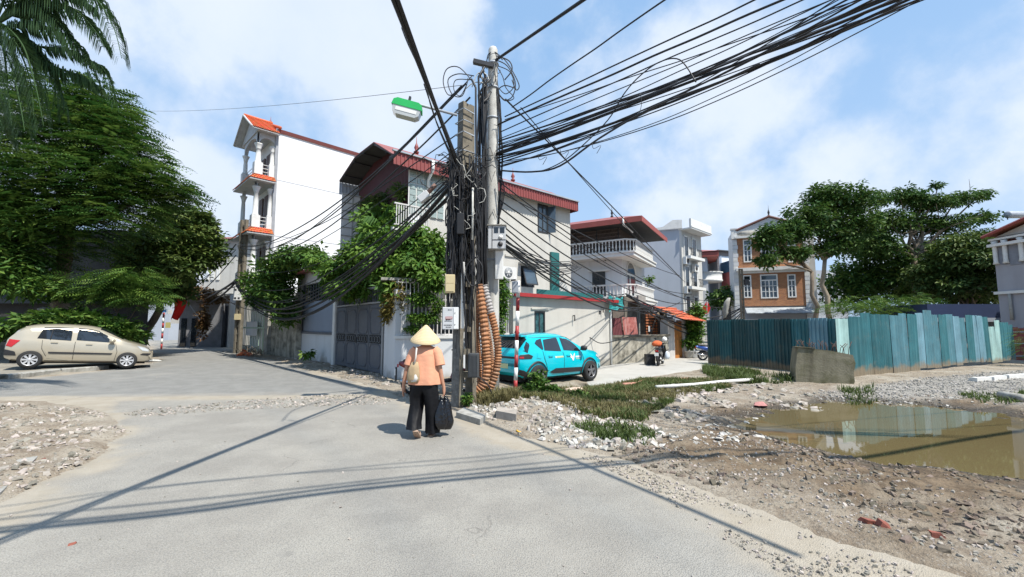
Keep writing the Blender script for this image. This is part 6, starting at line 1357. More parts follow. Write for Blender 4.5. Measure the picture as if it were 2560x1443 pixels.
def limbs(parent, base, pts, r0, m=bark, name='trunk', seed=0, forks=None):
    """trunk from base up to the fork, limbs on to each crown clump"""
    q = MB(); r = random.Random(seed); base = Vector(base); fk = Vector(forks) if forks else base.lerp(Vector(pts[0]), .45)
    def path(a, b, k=6, wob=.12):
        L_ = (b - a).length; return [a.lerp(b, i / k) + Vector((r.uniform(-1, 1), r.uniform(-1, 1), r.uniform(-.3, .5))) * wob * L_ * .3 * sin(pi * i / k) for i in range(k + 1)]
    tr = path(base, fk, 7, .18); q.tube(tr, [r0 * (1.25 - .5 * i / 7) for i in range(8)], 9)
    for p in pts:
        p = Vector(p); w = path(fk, p, 6, .3); q.tube(w, [r0 * .55 * (1 - .82 * i / 6) for i in range(7)], 6)
        for _ in range(3):
            a = w[r.randint(2, 5)]; b_ = a + Vector((r.uniform(-1, 1), r.uniform(-1, 1), r.uniform(-.1, .8))) * (fk - p).length * .28; q.tube(path(a, b_, 4), [r0 * .14, r0 * .12, r0 * .09, r0 * .06, r0 * .03], 4)
    return q.build(name, m, parent)
def pb(px, py, Y, rpx, rpy, n, ry=None):
    """crown clump at a photo position: radii given in photo pixels at that depth"""
    c = P(px, py, Y); s = Y / F; return (c.x, c.y, c.z, rpx * s, (ry if ry else rpx * s), rpy * s, n)
def tree(name, label, base, blobs, T, m, r0, seed, bm=bark, fork=None, cat='tree', **kw):
    t = thing(name, label, cat, tuple(base), 0); I = Vector(base)
    bl = [(b[0] - I.x, b[1] - I.y, b[2] - I.z) + tuple(b[3:]) for b in blobs]
    limbs(t, (0, 0, -.1), [(b[0], b[1], b[2] - b[5] * .3) for b in bl], r0, bm, 'trunk', seed, (Vector(fork) - I) if fork else None)
    foliage('crown', bl, T, m, t, seed, **kw); return t, bl
FERN = T_fern(.62, 7, .19, .4); FERN_S = T_fern(.42, 8, .09, .5); BROAD = T_broad(7, .30, .15, .2, 1); BROAD_S = T_broad(7, .16, .085, .14, 2); BROAD_M = T_broad(8, .24, .12, .2, 3)
# big flame tree on the left, in layers
b0 = P(150, 800, 20.5); b0.z = .0
bl = [pb(60, 330, 18.5, 150, 90, 620), pb(200, 330, 19.5, 130, 80, 620), pb(300, 390, 19.5, 110, 60, 520), pb(90, 430, 18.5, 150, 80, 620), pb(230, 450, 19.0, 150, 70, 620), pb(360, 450, 19.5, 90, 48, 420), pb(430, 480, 20.0, 60, 30, 180),
      pb(120, 540, 18.5, 150, 75, 560), pb(270, 540, 19.0, 120, 55, 420), pb(330, 500, 19.5, 90, 50, 300), pb(10, 520, 18.0, 90, 90, 360), pb(250, 260, 20.0, 75, 60, 360), pb(130, 250, 20.0, 120, 60, 500), pb(60, 640, 18.5, 100, 60, 330), pb(-60, 400, 18.5, 120, 200, 500), pb(300, 320, 19.5, 60, 70, 320), pb(180, 610, 19.0, 100, 45, 240)]
tree('flame_tree', 'huge dark feathery leaved tree filling the top of the street corner', b0, bl, FERN, leaf_dark, .32, 1, fork=P(170, 560, 19.5), dense=1.0, size=(1.0, 1.7), el=(-.15, .25), shell=.5, roll=.22)
b0 = P(330, 830, 19.5); b0.z = 0
bl = [pb(260, 715, 18.6, 75, 38, 210), pb(330, 700, 18.6, 65, 35, 200), pb(350, 745, 18.6, 60, 28, 160), pb(220, 740, 18.6, 50, 25, 100), pb(300, 735, 18.6, 60, 28, 150)]
tree('young_flame_tree', 'small bright feathery tree spreading low over the roof of the gold car', b0, bl, FERN, leaf_mid, .07, 2, dense=1.3, size=(.7, 1.2), el=(-.3, .2), shell=.6)
b0 = P(347, 830, 27); b0.z = 0
bl = [pb(450, 545, 25, 75, 40, 420), pb(400, 610, 24, 70, 55, 420), pb(490, 600, 25, 70, 45, 380), pb(430, 670, 24, 80, 40, 360), pb(500, 640, 25, 60, 28, 240), pb(350, 640, 24, 50, 55, 260), pb(380, 720, 25, 70, 35, 240), pb(450, 720, 26, 40, 25, 120), pb(500, 560, 25, 40, 35, 160), pb(350, 690, 24, 50, 40, 160)]
tree('street_tree', 'broad leaved mid green tree leaning over the left street beside the tower balconies', b0, bl, BROAD, leaf_olive, .2, 3, fork=P(430, 690, 25), size=(.8, 1.4), shell=.5)
b0 = P(-30, 830, 18); b0.z = 0
bl = [pb(20, 500, 17.5, 60, 40, 130), pb(40, 560, 17.5, 80, 40, 160), pb(-20, 620, 17.5, 80, 40, 160), pb(40, 690, 17.5, 80, 45, 190), pb(100, 720, 17.5, 60, 28, 100), pb(20, 640, 17.5, 70, 35, 140)]
tree('leafy_edge_tree', 'dark glossy broad leaved tree in front of the flame tree at the picture edge', b0, bl, BROAD, leaf_mid, .12, 4, size=(.7, 1.2))
# palm with drooping fronds
PC = P(-20, 60, 9.5); pal = thing('palm_tree', 'tall palm whose long drooping fronds hang into the top corner of the sky', 'palm tree', (PC.x - .3, PC.y + .3, 0), 0)
I0 = Vector((PC.x - .3, PC.y + .3, 0)); q = MB(); q.tube([(0, 0, -.1), (.05, 0, 3), (.1, -.1, 6), (.3, -.3, PC.z)], [.2, .17, .16, .15], 10); q.build('trunk', bark_l, pal)
rp = random.Random(5)
def frond(ctrl, Y0, Y1, ll, seed, dens=130, mt=palm_m):
    pts = [P(x, y, Y0 + (Y1 - Y0) * i / (len(ctrl) - 1)) - I0 for i, (x, y) in enumerate(ctrl)]; o = []
    for i in range(len(pts) - 1):
        p0, p1, p2, p3 = pts[max(i - 1, 0)], pts[i], pts[i + 1], pts[min(i + 2, len(pts) - 1)]
        for k in range(14):
            t = k / 14; o.append(.5 * ((2 * p1) + (p2 - p0) * t + (2 * p0 - 5 * p1 + 4 * p2 - p3) * t * t + (3 * p1 - p0 - 3 * p2 + p3) * t ** 3))
    q = MB(); q.tube(o, [.03 * (1 - .85 * i / len(o)) for i in range(len(o))], 5); r = random.Random(seed); n = len(o)
    for k in range(dens * 2):
        t = r.uniform(.12, .995); p = o[min(int(t * n), n - 2)]; tg = (o[min(int(t * n) + 1, n - 1)] - p).normalized(); sd = tg.cross(Vector((0, 0, 1))).normalized() * (1 if k % 2 else -1)
        l = ll * (.55 + .6 * sin(pi * min(1, t * .9 + .1))) * r.uniform(.8, 1.15); d1 = (sd * .55 + tg * .6 + Vector((0, 0, r.uniform(-.15, .25)))).normalized(); d2 = (sd * .25 + tg * .45 + Vector((0, 0, -1.0))).normalized(); w = tg * .017 + Vector((0, 0, .014))
        a = p + d1 * l * .35; b_ = a + d2 * l * .4; c = b_ + (d2 + Vector((0, 0, -.4))).normalized() * l * .3
        q.add([p - w * .4, p + w * .4, a + w, a - w, b_ + w * .8, b_ - w * .8, c], [(0, 1, 2, 3), (3, 2, 4, 5), (5, 4, 6)])
    q.build('frond', mt, pal)
for i, (c, y0, y1, ll) in enumerate([([(0, 50), (120, -40), (220, -20), (280, 60), (305, 150)], 9.5, 8.6, .6), ([(0, 55), (90, 10), (180, 20), (240, 80), (262, 120)], 9.5, 9.0, .55), ([(0, 70), (60, 60), (120, 70), (190, 110), (240, 200)], 9.5, 9.2, .5),
                                     ([(20, 110), (110, 118), (170, 125), (220, 150), (262, 178), (290, 270)], 9.5, 9.4, .38), ([(0, 90), (60, 120), (120, 160), (200, 190), (250, 220)], 9.5, 9.8, .5), ([(0, 60), (20, 70), (60, 120), (90, 220), (110, 320)], 9.5, 8.8, .6),
                                     ([(0, 60), (0, 100), (30, 170), (50, 260), (62, 330)], 9.5, 8.6, .6), ([(0, 60), (-40, 100), (-30, 200), (0, 300), (20, 350)], 9.5, 8.8, .6), ([(-10, 50), (40, -60), (100, -110), (180, -90)], 9.5, 9, .6), ([(0, 60), (50, 90), (110, 150), (150, 230), (160, 290)], 9.5, 10, .5), ([(-20, 60), (-90, 80), (-130, 200)], 9.5, 9, .6), ([(0, 60), (40, 110), (75, 200), (85, 300)], 9.5, 9.0, .6), ([(-10, 60), (10, 130), (20, 230), (30, 320)], 9.5, 8.9, .6), ([(0, 50), (80, 20), (150, 60), (190, 140)], 9.5, 9.2, .55), ([(0, 60), (70, 100), (130, 180), (140, 260)], 9.5, 9.7, .5), ([(0, 50), (60, -20), (150, -30), (230, 20)], 9.5, 9.0, .6), ([(-30, 60), (-20, 150), (-10, 260), (10, 330)], 9.5, 9.3, .6)]):
    frond(c, y0, y1, ll, i)
# climber over the gate and porch
CL = [pb(960, 590, 15.5, 55, 45, 260, 1.0), pb(1030, 600, 14.8, 60, 40, 300, 1.0), pb(1085, 640, 13.8, 36, 60, 260, .6), pb(900, 640, 15.5, 60, 45, 300, 1.0), pb(960, 660, 14.6, 80, 50, 420, 1.0), pb(1040, 670, 13.6, 60, 40, 320, .8), pb(850, 680, 16.2, 48, 38, 260, 1.0), pb(880, 720, 15.4, 60, 28, 240, .8),
      pb(835, 720, 16.3, 30, 26, 110, .6), pb(990, 725, 13.6, 45, 35, 220, .5), pb(1085, 700, 13.2, 30, 25, 130, .4), pb(920, 560, 16, 30, 60, 160, .8), pb(990, 540, 15.6, 30, 30, 90, .6), pb(800, 655, 17.5, 35, 25, 110, .8)]
foliage('climbing_vine', CL, BROAD_S, leaf_bright, None, 31, size=(.8, 1.5), el=(-.8, .3), shell=.6, lab='mass of bright green climbing vine heaped over the gate and the porch roof', cat='vine')
foliage('street_vine', [pb(750, 640, 20, 60, 28, 230, 1), pb(700, 670, 21, 60, 35, 260, 1), pb(690, 720, 21, 50, 40, 240, 1), pb(660, 740, 22, 40, 35, 170, 1), pb(710, 770, 20.5, 26, 45, 170, 1), pb(780, 640, 19, 30, 20, 100, 1), pb(645, 700, 22.5, 40, 20, 110, 1)], T_broad(7, .2, .1, .2, 4), leaf_mid, None, 32, size=(.8, 1.5), shell=.6, lab='darker creeper hanging over the wall between the gatehouse and the far pole', cat='vine')
foliage('hanging_vine', [pb(980, 760, 13.3, 20, 45, 170, .2), pb(1000, 740, 13.2, 14, 50, 110, .2), pb(962, 780, 13.4, 10, 30, 50, .15)], BROAD_S, leaf_yel, None, 33, size=(.5, .9), shell=.7, lab='yellowing vine strands hanging down the corner pillar', cat='vine')
foliage('grille_vine', [pb(1060, 745, 13.05, 45, 22, 110, .08), pb(1055, 795, 13.05, 45, 14, 120, .08), pb(1090, 770, 13.05, 20, 30, 50, .08), pb(1030, 820, 13.05, 25, 10, 30, .05)], BROAD_S, leaf_bright, None, 34, size=(.5, .9), shell=.8, lab='light green leaves threaded through the white bar grille', cat='vine')
foliage('box_vine', [pb(1252, 705, 14.6, 16, 16, 60, .15), pb(1255, 770, 14.5, 14, 50, 150, .12), pb(1262, 730, 14.8, 16, 12, 40, .15), pb(1250, 830, 14.5, 10, 16, 30, .1)], BROAD_S, leaf_bright, None, 35, size=(.5, .9), shell=.8, lab='vine growing on the narrow grille under the wall air conditioner', cat='vine')
# areca palm on the terrace side
AP = thing('areca_palm', 'slender green areca palm rising from the vine in front of the terrace', 'palm tree', tuple(P(962, 800, 15.2).xy) + (0,), 0); I0 = Vector(AP.location); pal_s = pal; pal = AP
q = MB(); c0 = P(962, 600, 15.2) - I0; q.tube([(0, 0, 0), (0, 0, c0.z * .5), tuple(c0)], [.06, .05, .045], 8); q.build('trunk', leaf_olive, AP)
for i, c in enumerate([[(962, 600), (950, 560), (925, 545), (900, 570)], [(962, 600), (975, 560), (1000, 545), (1030, 570)], [(962, 600), (985, 575), (1020, 580), (1040, 620)], [(962, 600), (940, 580), (905, 590), (890, 630)], [(962, 600), (955, 620), (930, 640), (912, 660)], [(962, 600), (965, 545), (975, 520)]]):
    frond(c, 15.2, 15.0, .5, 40 + i, 34, leaf_bright)
foliage('terrace_plant', [pb(1005, 480, 15.8, 14, 22, 30, .3), pb(935, 520, 17, 30, 28, 60, .4), pb(955, 500, 17, 20, 20, 30, .4)], T_broad(7, .4, .08, .1, 6), leaf_olive, None, 36, size=(.5, 1), el=(.2, 1.3), lab='spiky potted plants standing on the terrace behind its railing', cat='plant')
# shrubs
foliage('roadside_shrub', [pb(110, 800, 17.2, 45, 20, 130, .8), pb(200, 800, 17.6, 55, 20, 150, .8), pb(280, 820, 18, 50, 25, 150, .8), pb(320, 835, 18.5, 45, 18, 110, .8), pb(170, 790, 17.8, 40, 15, 90, .8), pb(0, 820, 17, 30, 25, 60, .8)], T_broad(8, .28, .12, .16, 7), leaf_mid, None, 37, size=(.7, 1.3), el=(-.4, .8), lab='leafy roadside shrubs growing behind the gold car', cat='shrub')
foliage('footway_seedling', [pb(770, 886, 18.6, 12, 12, 12, .2)], T_broad(7, .25, .12, .05, 8), leaf_mid, None, 38, size=(.7, 1.1), el=(0, 1), lab='single dark leafy seedling at the foot of the white street wall', cat='plant')
foliage('wheel_weed', [pb(1345, 950, 11.6, 24, 24, 70, .25), pb(1375, 975, 11.3, 30, 12, 60, .25), pb(1320, 975, 11.2, 20, 12, 35, .2)], T_broad(7, .09, .06, .06, 9), leaf_mid, None, 39, size=(.8, 1.5), el=(-.2, .9), lab='bushy green weed hiding the rear wheel of the turquoise car', cat='weed')
foliage('heap_weed', [pb(1225, 1030, 8.8, 14, 10, 30, .15), pb(1300, 1040, 8.6, 16, 8, 30, .15), pb(1165, 1000, 8.6, 8, 22, 26, .12), pb(1440, 985, 10.8, 30, 14, 50, .3)], T_broad(7, .07, .04, .05, 10), leaf_mid, None, 40, size=(.8, 1.5), el=(0, 1), kind='stuff', lab='small green weeds on the rubble heap by the poles', cat='weeds')
# right hand trees
zl_ = -.2
b0 = P(2062, 800, 31); b0.z = zl_
bl = [pb(2110, 500, 31, 70, 42, 420), pb(2060, 490, 31, 50, 34, 260), pb(2020, 545, 30.5, 60, 40, 330), pb(1990, 575, 30, 40, 30, 190), pb(2140, 560, 31.5, 60, 40, 330), pb(2080, 560, 31, 60, 45, 330), pb(2060, 620, 31, 40, 22, 130), pb(2110, 610, 31, 40, 28, 170), pb(2170, 500, 32, 40, 30, 160)]
tree('umbrella_tree', 'tall dark broad leaved tree with bare forked trunk beside the brick house', b0, bl, BROAD, leaf_broad, .17, 51, bark_l, fork=P(2062, 650, 31), dense=.95, size=(.7, 1.3), el=(-.4, .3), shell=.5)
b0 = P(2035, 800, 30); b0.z = zl_
bl = [pb(1925, 578, 29, 32, 22, 130), pb(1905, 600, 29, 28, 22, 100), pb(1915, 648, 29, 30, 14, 110), pb(1990, 632, 29.5, 38, 17, 140), pb(1965, 625, 29.5, 20, 12, 50), pb(1950, 595, 29.3, 30, 20, 90)]
tree('leaning_tree', 'slimmer tree with level leaf pads leaning across the brick front', b0, bl, BROAD, leaf_broad, .15, 52, bark, fork=P(2030, 680, 30), size=(.7, 1.3), el=(-.3, .2), shell=.55)
b0 = P(2285, 800, 33); b0.z = zl_
bl = [pb(2250, 490, 33, 50, 20, 150), pb(2300, 500, 33, 45, 28, 170), pb(2345, 462, 33, 14, 8, 24), pb(2330, 510, 33, 50, 22, 150), pb(2400, 495, 33, 50, 18, 130), pb(2450, 485, 33, 26, 12, 50), pb(2220, 550, 33, 50, 28, 200), pb(2290, 560, 33.5, 60, 28, 220), pb(2370, 560, 33, 55, 26, 180), pb(2450, 545, 33, 40, 16, 80), pb(2470, 590, 33, 36, 22, 110), pb(2200, 610, 33, 50, 35, 240), pb(2330, 620, 34, 60, 35, 260), pb(2430, 630, 33, 60, 35, 260), pb(2250, 650, 34, 60, 40, 260)]
tree('spreading_tree', 'wide open crowned tree with fine branches against the sky above the plank fence', b0, bl, BROAD_M, leaf_broad, .26, 53, bark, fork=P(2285, 640, 33), dense=1.1, size=(.75, 1.35), el=(-.3, .3), shell=.5)
b0 = P(2420, 800, 30); b0.z = zl_
bl = [pb(2400, 640, 30, 80, 50, 520), pb(2460, 650, 29, 70, 42, 420), pb(2515, 650, 27, 46, 25, 140), pb(2340, 680, 31, 70, 40, 380), pb(2400, 715, 30, 90, 34, 420), pb(2470, 700, 29, 50, 28, 200), pb(2440, 750, 31, 60, 24, 200), pb(2420, 600, 30, 50, 26, 200)]
tree('olive_bushy_tree', 'olive green bushy tree reaching in front of the grey veranda house', b0, bl, BROAD_M, leaf_olive, .16, 54, bark, size=(.9, 1.5), el=(-.4, .3))
b0 = P(2180, 800, 36); b0.z = zl_
bl = [pb(2170, 680, 36, 80, 60, 420), pb(2240, 710, 36, 90, 50, 420), pb(2120, 720, 36, 70, 50, 300), pb(2320, 720, 36, 70, 40, 260), pb(2180, 610, 36, 50, 40, 200)]
tree('dark_back_tree', 'dark dense tree filling the gap behind the open crowned tree', b0, bl, BROAD, leaf_dark, .2, 55, bark, size=(1, 1.7))
foliage('feathery_shrub', [pb(2240, 765, 29, 85, 30, 420, 2), pb(2120, 765, 29, 60, 28, 240, 2), pb(2180, 770, 29, 60, 24, 200, 2)], FERN, leaf_mid, None, 56, size=(.6, 1.1), el=(-.3, .4), lab='bright feathery shrub topping the corner of the teal fence', cat='shrub')
foliage('lane_tree_crown', [pb(1800, 745, 40, 30, 26, 130, 1.5), pb(1825, 730, 41, 22, 20, 60, 1)], BROAD_M, leaf_broad, None, 57, size=(1, 1.6), lab='round dark green crown behind the far lane roofs', cat='tree')
foliage('potted_shrub', [pb(1736, 812, 25, 24, 40, 260, .6), pb(1725, 850, 25, 24, 22, 140, .5), pb(1745, 775, 25, 14, 20, 70, .4)], BROAD_S, leaf_bright, None, 58, size=(.9, 1.6), el=(-.4, .8), shell=.6, lab='tall bright green potted shrub beside the orange doorway', cat='shrub')
foliage('edge_bush', [pb(2560, 860, 19, 18, 40, 140, .5)], FERN_S, leaf_mid, None, 59, size=(.6, 1), lab='thin green bush past the end of the plank fence', cat='bush')
foliage('balcony_plant', [pb(1622, 700, 27.5, 9, 8, 16, .2)], BROAD_S, leaf_mid, None, 60, size=(.9, 1.6), el=(0, 1), lab='small green plant on the lower balustraded balcony', cat='plant')
# dead branch and creeper on the far street slab
foliage('dry_creeper', [pb(495, 730, 31, 40, 14, 200, 1), pb(540, 745, 31, 26, 14, 90, 1), pb(510, 800, 30, 7, 50, 100, .3)], BROAD_S, dead_leaf, None, 61, size=(1, 2), shell=.7, lab='dry brown creeper heaped on the slab over the dim doorways', cat='creeper')

# ------------------------------------------------------------------ second pole, street gates and clutter
c2 = G(588, 884); p2 = thing('ladder_pole', 'far concrete ladder pole with a white meter cabinet at the street bend', 'utility pole', (c2.x, c2.y, 0), R(-20))
for x in (0, .34): q = MB(); q.box(x - .06, -.1, -.2, x + .06, .1, 8.0); q.build('flange', hpole_m, p2)
for k in range(17): q = MB(); q.box(.06, -.05, .2 + k * .46, .28, .05, .3 + k * .46); q.build('rung', hpole_m, p2)
t, w, h = px_box('white_meter_cabinet', 'white cabinet with dark meter windows on the far ladder pole', 'cabinet', 583, 719, 603, 751, c2.y - .3, .2, white_paint)
for a in (.15, .6):
    for b_ in (.1, .75): q = MB(); q.box(w * a, -.01, h * b_, w * (a + .25), -.001, h * (b_ + .14)); q.build('meter_window', dark_metal, t)
t, w, h = px_box('cream_meter_box', 'small cream meter box low on the far ladder pole', 'meter box', 585, 785, 600, 800, c2.y - .3, .2, mat('beige_plastic', (0, 0, 0)))
GA = G(598, 874).xy; GB_ = G(655, 884).xy; fg = Fac(GA, GB_); gg = thing('green_gate', 'pale green barred gate under a flat porch beyond the creeper wall', 'gate', (GA.x, GA.y, 0), fg.rz)
pg = mat('pale_green_paint', (.30, .40, .30), .6, .1, 3, .05)
q = MB(); q.box(-.1, 0, -.1, 0, .1, 3.1); q.box(fg.len, 0, -.1, fg.len + .1, .1, 3.1); q.box(0, 0, 3.0, fg.len, .1, 3.1); q.box(0, 0, 1.45, fg.len, .06, 1.55); q.build('gate_frame', pg, gg); q = MB(); q.box(fg.len * .28, .01, 1.0, fg.len * .75, .04, 1.9); q.build('sheet', plaster_white, gg)
for i in range(14): x = (i + .5) * fg.len / 14; q = MB(); q.box(x - .02, .02, 0, x + .02, .05, 3.0); q.build('gate_bar', pg, gg)
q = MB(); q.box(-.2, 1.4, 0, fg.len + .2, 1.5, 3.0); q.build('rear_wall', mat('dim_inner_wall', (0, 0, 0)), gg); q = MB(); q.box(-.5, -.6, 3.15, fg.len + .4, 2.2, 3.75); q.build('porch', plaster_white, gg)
dg0 = G(520, 864).xy; dg1 = G(570, 868).xy; fd = Fac(dg0, dg1); dg = thing('street_gate', 'dark grey steel gate in a pale pillar next to the green gate', 'gate', (dg0.x, dg0.y, 0), fd.rz)
for i in range(2): q = MB(); q.box(i * fd.len / 2 + .02, 0, 0, (i + 1) * fd.len / 2 - .02, .06, 3.2); q.build('gate_leaf', dark_gate, dg)
q = MB(); q.box(-.45, -.1, -.1, -.02, .4, 3.9); q.build('pillar', conc_m, dg); q = MB(); q.box(fd.len + .02, -.1, -.1, fd.len + .3, .4, 3.9); q.build('pillar', plaster_cream, dg); q = MB(); q.box(-.6, -.2, 3.95, fd.len + .4, 1.6, 4.1); q.build('lintel_slab', conc_m, dg)
wl0 = G(660, 885).xy; wl1 = G(738, 897).xy; fw_ = Fac(wl0, wl1); ow = thing('old_street_wall', 'mould blackened street wall under the hanging creeper', 'wall', (wl0.x, wl0.y, 0), fw_.rz); q = MB(); q.box(0, 0, -.1, fw_.len, .25, 2.9); q.build('wall', old_wall_m, ow); q = MB(); q.box(fw_.len * .1, -.2, -.1, fw_.len * .22, -.002, 3.1); q.build('pilaster', conc_m, ow)
# flag and small street signs
fl0 = P(500, 800, 27); ft = P(455, 735, 26.5); flg = thing('red_flag', 'red flag hanging from a slanted pole over the left street', 'flag', tuple(fl0), 0)
q = MB(); q.tube([(0, 0, 0), tuple(ft - fl0)], .025, 6); q.build('flagpole', grey_tin, flg)
q = MB(); vs = []; nx, nz = 8, 7; pa = P(436, 745, 26.4) - fl0; 
for j in range(nz):
    for i in range(nx):
        t, s = i / (nx - 1), j / (nz - 1); vs.append((pa.x + t * (.75 - .3 * s) - .12 * s, pa.y + .12 * sin(t * 7 + s * 3), pa.z - s * 1.25 - abs(t - .35) * .35 + .05 * sin(t * 9)))
q.add(vs, [(j * nx + i, j * nx + i + 1, (j + 1) * nx + i + 1, (j + 1) * nx + i) for j in range(nz - 1) for i in range(nx - 1)], sm=True); q.build('flag_cloth', mat('red_flag_cloth', (.62, .02, .015), .8, .1, 3, 0, transl=.35), flg)
fs = P(1765, 770, 30); t = thing('small_red_flag', 'small dark red flag above the lane roofs', 'flag', tuple(fs), 0); q = MB(); q.tube([(0, 0, -1), (.1, 0, .5)], .02, 5); q.build('flagpole', grey_tin, t); q = MB(); q.add([(.1, 0, .5), (-.25, .05, .0), (-.2, 0, -.45), (.15, .03, -.4), (.32, 0, .0)], [(0, 1, 2, 3, 4)]); q.build('flag_cloth', mat('red_flag_cloth', (0, 0, 0)), t)
for (x0, y0, x1, y1, nm, lab, m) in ((401, 774, 415, 781, 'blue_sign', 'tiny blue street name sign above the far striped post', mat('blue_sign_paint', (.02, .15, .5), .5)), (419, 775, 430, 785, 'white_sign', 'tiny white number sign beside the blue street sign', white_paint), (413, 806, 426, 820, 'yellow_notice', 'small yellow notice on the far street wall', mat('yellow_notice', (.55, .5, .2), .7)), (426, 798, 447, 809, 'shop_board', 'small pale board on the far street wall', white_trim)):
    a = P(x0, y1, 30); b_ = P(x1, y0, 30); q = MB(); q.box(0, 0, 0, b_.x - a.x, .04, b_.z - a.z); o_ = q.build(nm, m); o_.location = a; tag(o_, lab, 'sign')
a = G(405, 850); q = thing('far_striped_post', 'small red and white striped post at the end of the left street', 'post', (a.x, 30.2, 0), 0); a = P(405, 848, 30.2); q.location = (a.x, 30.2, 0); tz = P(405, 782, 30.2).z
for i in range(7): b = MB(); b.tube([(0, 0, i * tz / 7), (0, 0, (i + 1) * tz / 7)], .06, 8); b.build('stripe', red_paint if i % 2 == 0 else white_paint, q)
# orange sacks by the street wall
sx = P(608, 880, 23.5); 
for i, (px, py, r) in enumerate(((606, 876, .22), (612, 884, .26), (622, 886, .24), (600, 885, .18))):
    g = G(px, py + 5); b = MB(); b.loft([(0, 0, -.02, r * .8, r * .6), (0, 0, r * .25, r * 1.1, r * .8), (0.02, 0, r * .6, r * .8, r * .6), (.04, 0, r * .9, r * .2, r * .2)], 14, wr=.2, seed=i); o_ = b.build('orange_sack', mat('orange_sack_cloth', (.62, .13, .04), .8, .15, 6, .3, 20)); o_.location = (g.x, g.y, 0); o_.rotation_euler = (.2 * i, .3, i); tag(o_, ['topmost orange sack of the small roadside pile', 'widest orange sack of the roadside pile', 'orange sack closest to the dry branches', 'smallest orange sack at the road side of the pile'][i], 'sack', 'orange sacks at the street wall')
V_ = MB()
for i in range(60):
    g = G(rr.uniform(615, 665), rr.uniform(878, 896)); a = rr.uniform(0, 6.3); V_.tube([(g.x, g.y, .02), (g.x + cos(a) * .3, g.y + sin(a) * .3, rr.uniform(.05, .4)), (g.x + cos(a) * .6, g.y + sin(a) * .6, rr.uniform(.02, .45))], .01, 4, caps=False)
tag(V_.build('branch_litter', bark), 'heap of dry branches and litter beside the orange sacks', 'branches', kind='stuff')
# ------------------------------------------------------------------ old wall, huts and doorway on the lane
OA = P(1530, 880, 20.6).xy; OB = P(1672, 880, 23.6).xy; FO = Fac(OA, OB); zo = FO.sz(1600, 842)[1]
ol = thing('old_wall', 'mouldy low wall with a dark coping behind the parked black motorbike', 'wall', (OA.x, OA.y, 0), FO.rz)
q = MB(); q.box(0, 0, -.5, FO.len, .25, zo); q.build('wall', old_wall_m, ol); q = MB(); q.box(-.05, -.1, zo, FO.len + .05, .3, zo + .1); q.build('coping', mould_m, ol)
for i, (x0, x1, y0, y1, m, nm, lab) in enumerate(((1533, 1556, 795, 842, mat('dull_maroon_sheet', (.16, .045, .05), .7, .2, 4), 'maroon_sheet', 'small maroon metal sheet propped on the old wall'), (1560, 1594, 793, 838, mat('faded_red_sheet', (.42, .14, .12), .7, .25, 5, .1, dirt=((.5, .42, .4), .3, 5), streak=((.6, .45, .42), .5, 8)), 'red_sheet', 'faded red corrugated sheet leaning behind the old wall'))):
    a = FO.rect(x0, y0, x1, y1, .5); o = FO.A + FO.n * .5 + FO.d * a[0]; c = corrugated(0, a[2] - a[0], 0, a[3] - a[1], .12, .03); o_ = c.build(nm, m); o_.location = (o.x, o.y, a[1]); o_.rotation_euler = (R(-6), 0, FO.rz); tag(o_, lab, 'metal sheet')
for (x0, x1, y0, y1, off, m, nm, lab) in ((1532, 1560, 775, 800, 1.0, mat('worm_brown_hut', (.14, .11, .09), .9, .3, 5, .4), 'brown_hut', 'low brown hut wall behind the maroon sheet'), (1562, 1611, 742, 842, 1.6, mould_m, 'ruined_wall', 'tall blackened ruined wall stub beneath the lower balcony'), (1612, 1668, 780, 842, 1.2, mat('brown_shed', (.12, .095, .075), .9, .35, 4, .5, 12, dirt=((.3, .27, .2), .3, 5)), 'brown_shed', 'brown board shed with struts behind the old wall')):
    a = FO.rect(x0, y0, x1, y1, off); o = FO.A + FO.n * off + FO.d * a[0]; t = thing(nm, lab, 'shed', (o.x, o.y, 0), FO.rz); q = MB(); q.box(0, 0, 0, a[2] - a[0], 1.2, a[3]); q.build('wall', m, t)
    if nm == 'brown_shed':
        W_ = a[2] - a[0]
        for k in range(8): q = MB(); q.box(0, -.09, a[1] + .1 + k * .16, W_ * .5, -.03, a[1] + .19 + k * .16); q.build('slat', mat('orange_slat', (.40, .14, .06), .8), t)
        for (p_, r_) in (((.1 * W_, -.14, a[1]), (.5 * W_, -.14, a[3])), ((.5 * W_, -.14, a[3]), (.75 * W_, -.14, a[1] + .3)), ((.5 * W_, -.14, a[1]), (.5 * W_, -.14, a[3] + .1)), ((.78 * W_, -.14, a[1]), (.78 * W_, -.14, a[3]))): q = MB(); q.tube([p_, r_], .05, 5); q.build('strut', wood_m if False else bark, t)
        for k, xx in enumerate((.05, .9)): q = MB(); q.box(xx * W_, -.16, a[1] + .3, xx * W_ + .18, -.145, a[1] + .62); q.build('paper_sheet', white_paint, t)
    if nm == 'ruined_wall': q = MB(); q.box(.62 * (a[2] - a[0]), -.12, 0, (a[2] - a[0]), -.002, a[3] + .1); q.build('pier', conc_m, t); q = MB(); q.box(.0, -.16, a[1] + 1.1, (a[2] - a[0]), -.13, a[1] + 1.5) ; 
tp = [P(1522, 740, 20), P(1556, 745, 21.5), P(1560, 770, 21.2), P(1524, 778, 19.8)]; q = MB(); vs = []; n = 8
for j in range(n + 1):
    for i in range(n + 1):
        u, v = i / n, j / n; p = tp[0].lerp(tp[1], u).lerp(tp[3].lerp(tp[2], u), v); p.z += .06 * sin(u * 14 + v * 5); p.y += .08 * sin(v * 9 + u * 4); vs.append(tuple(p))
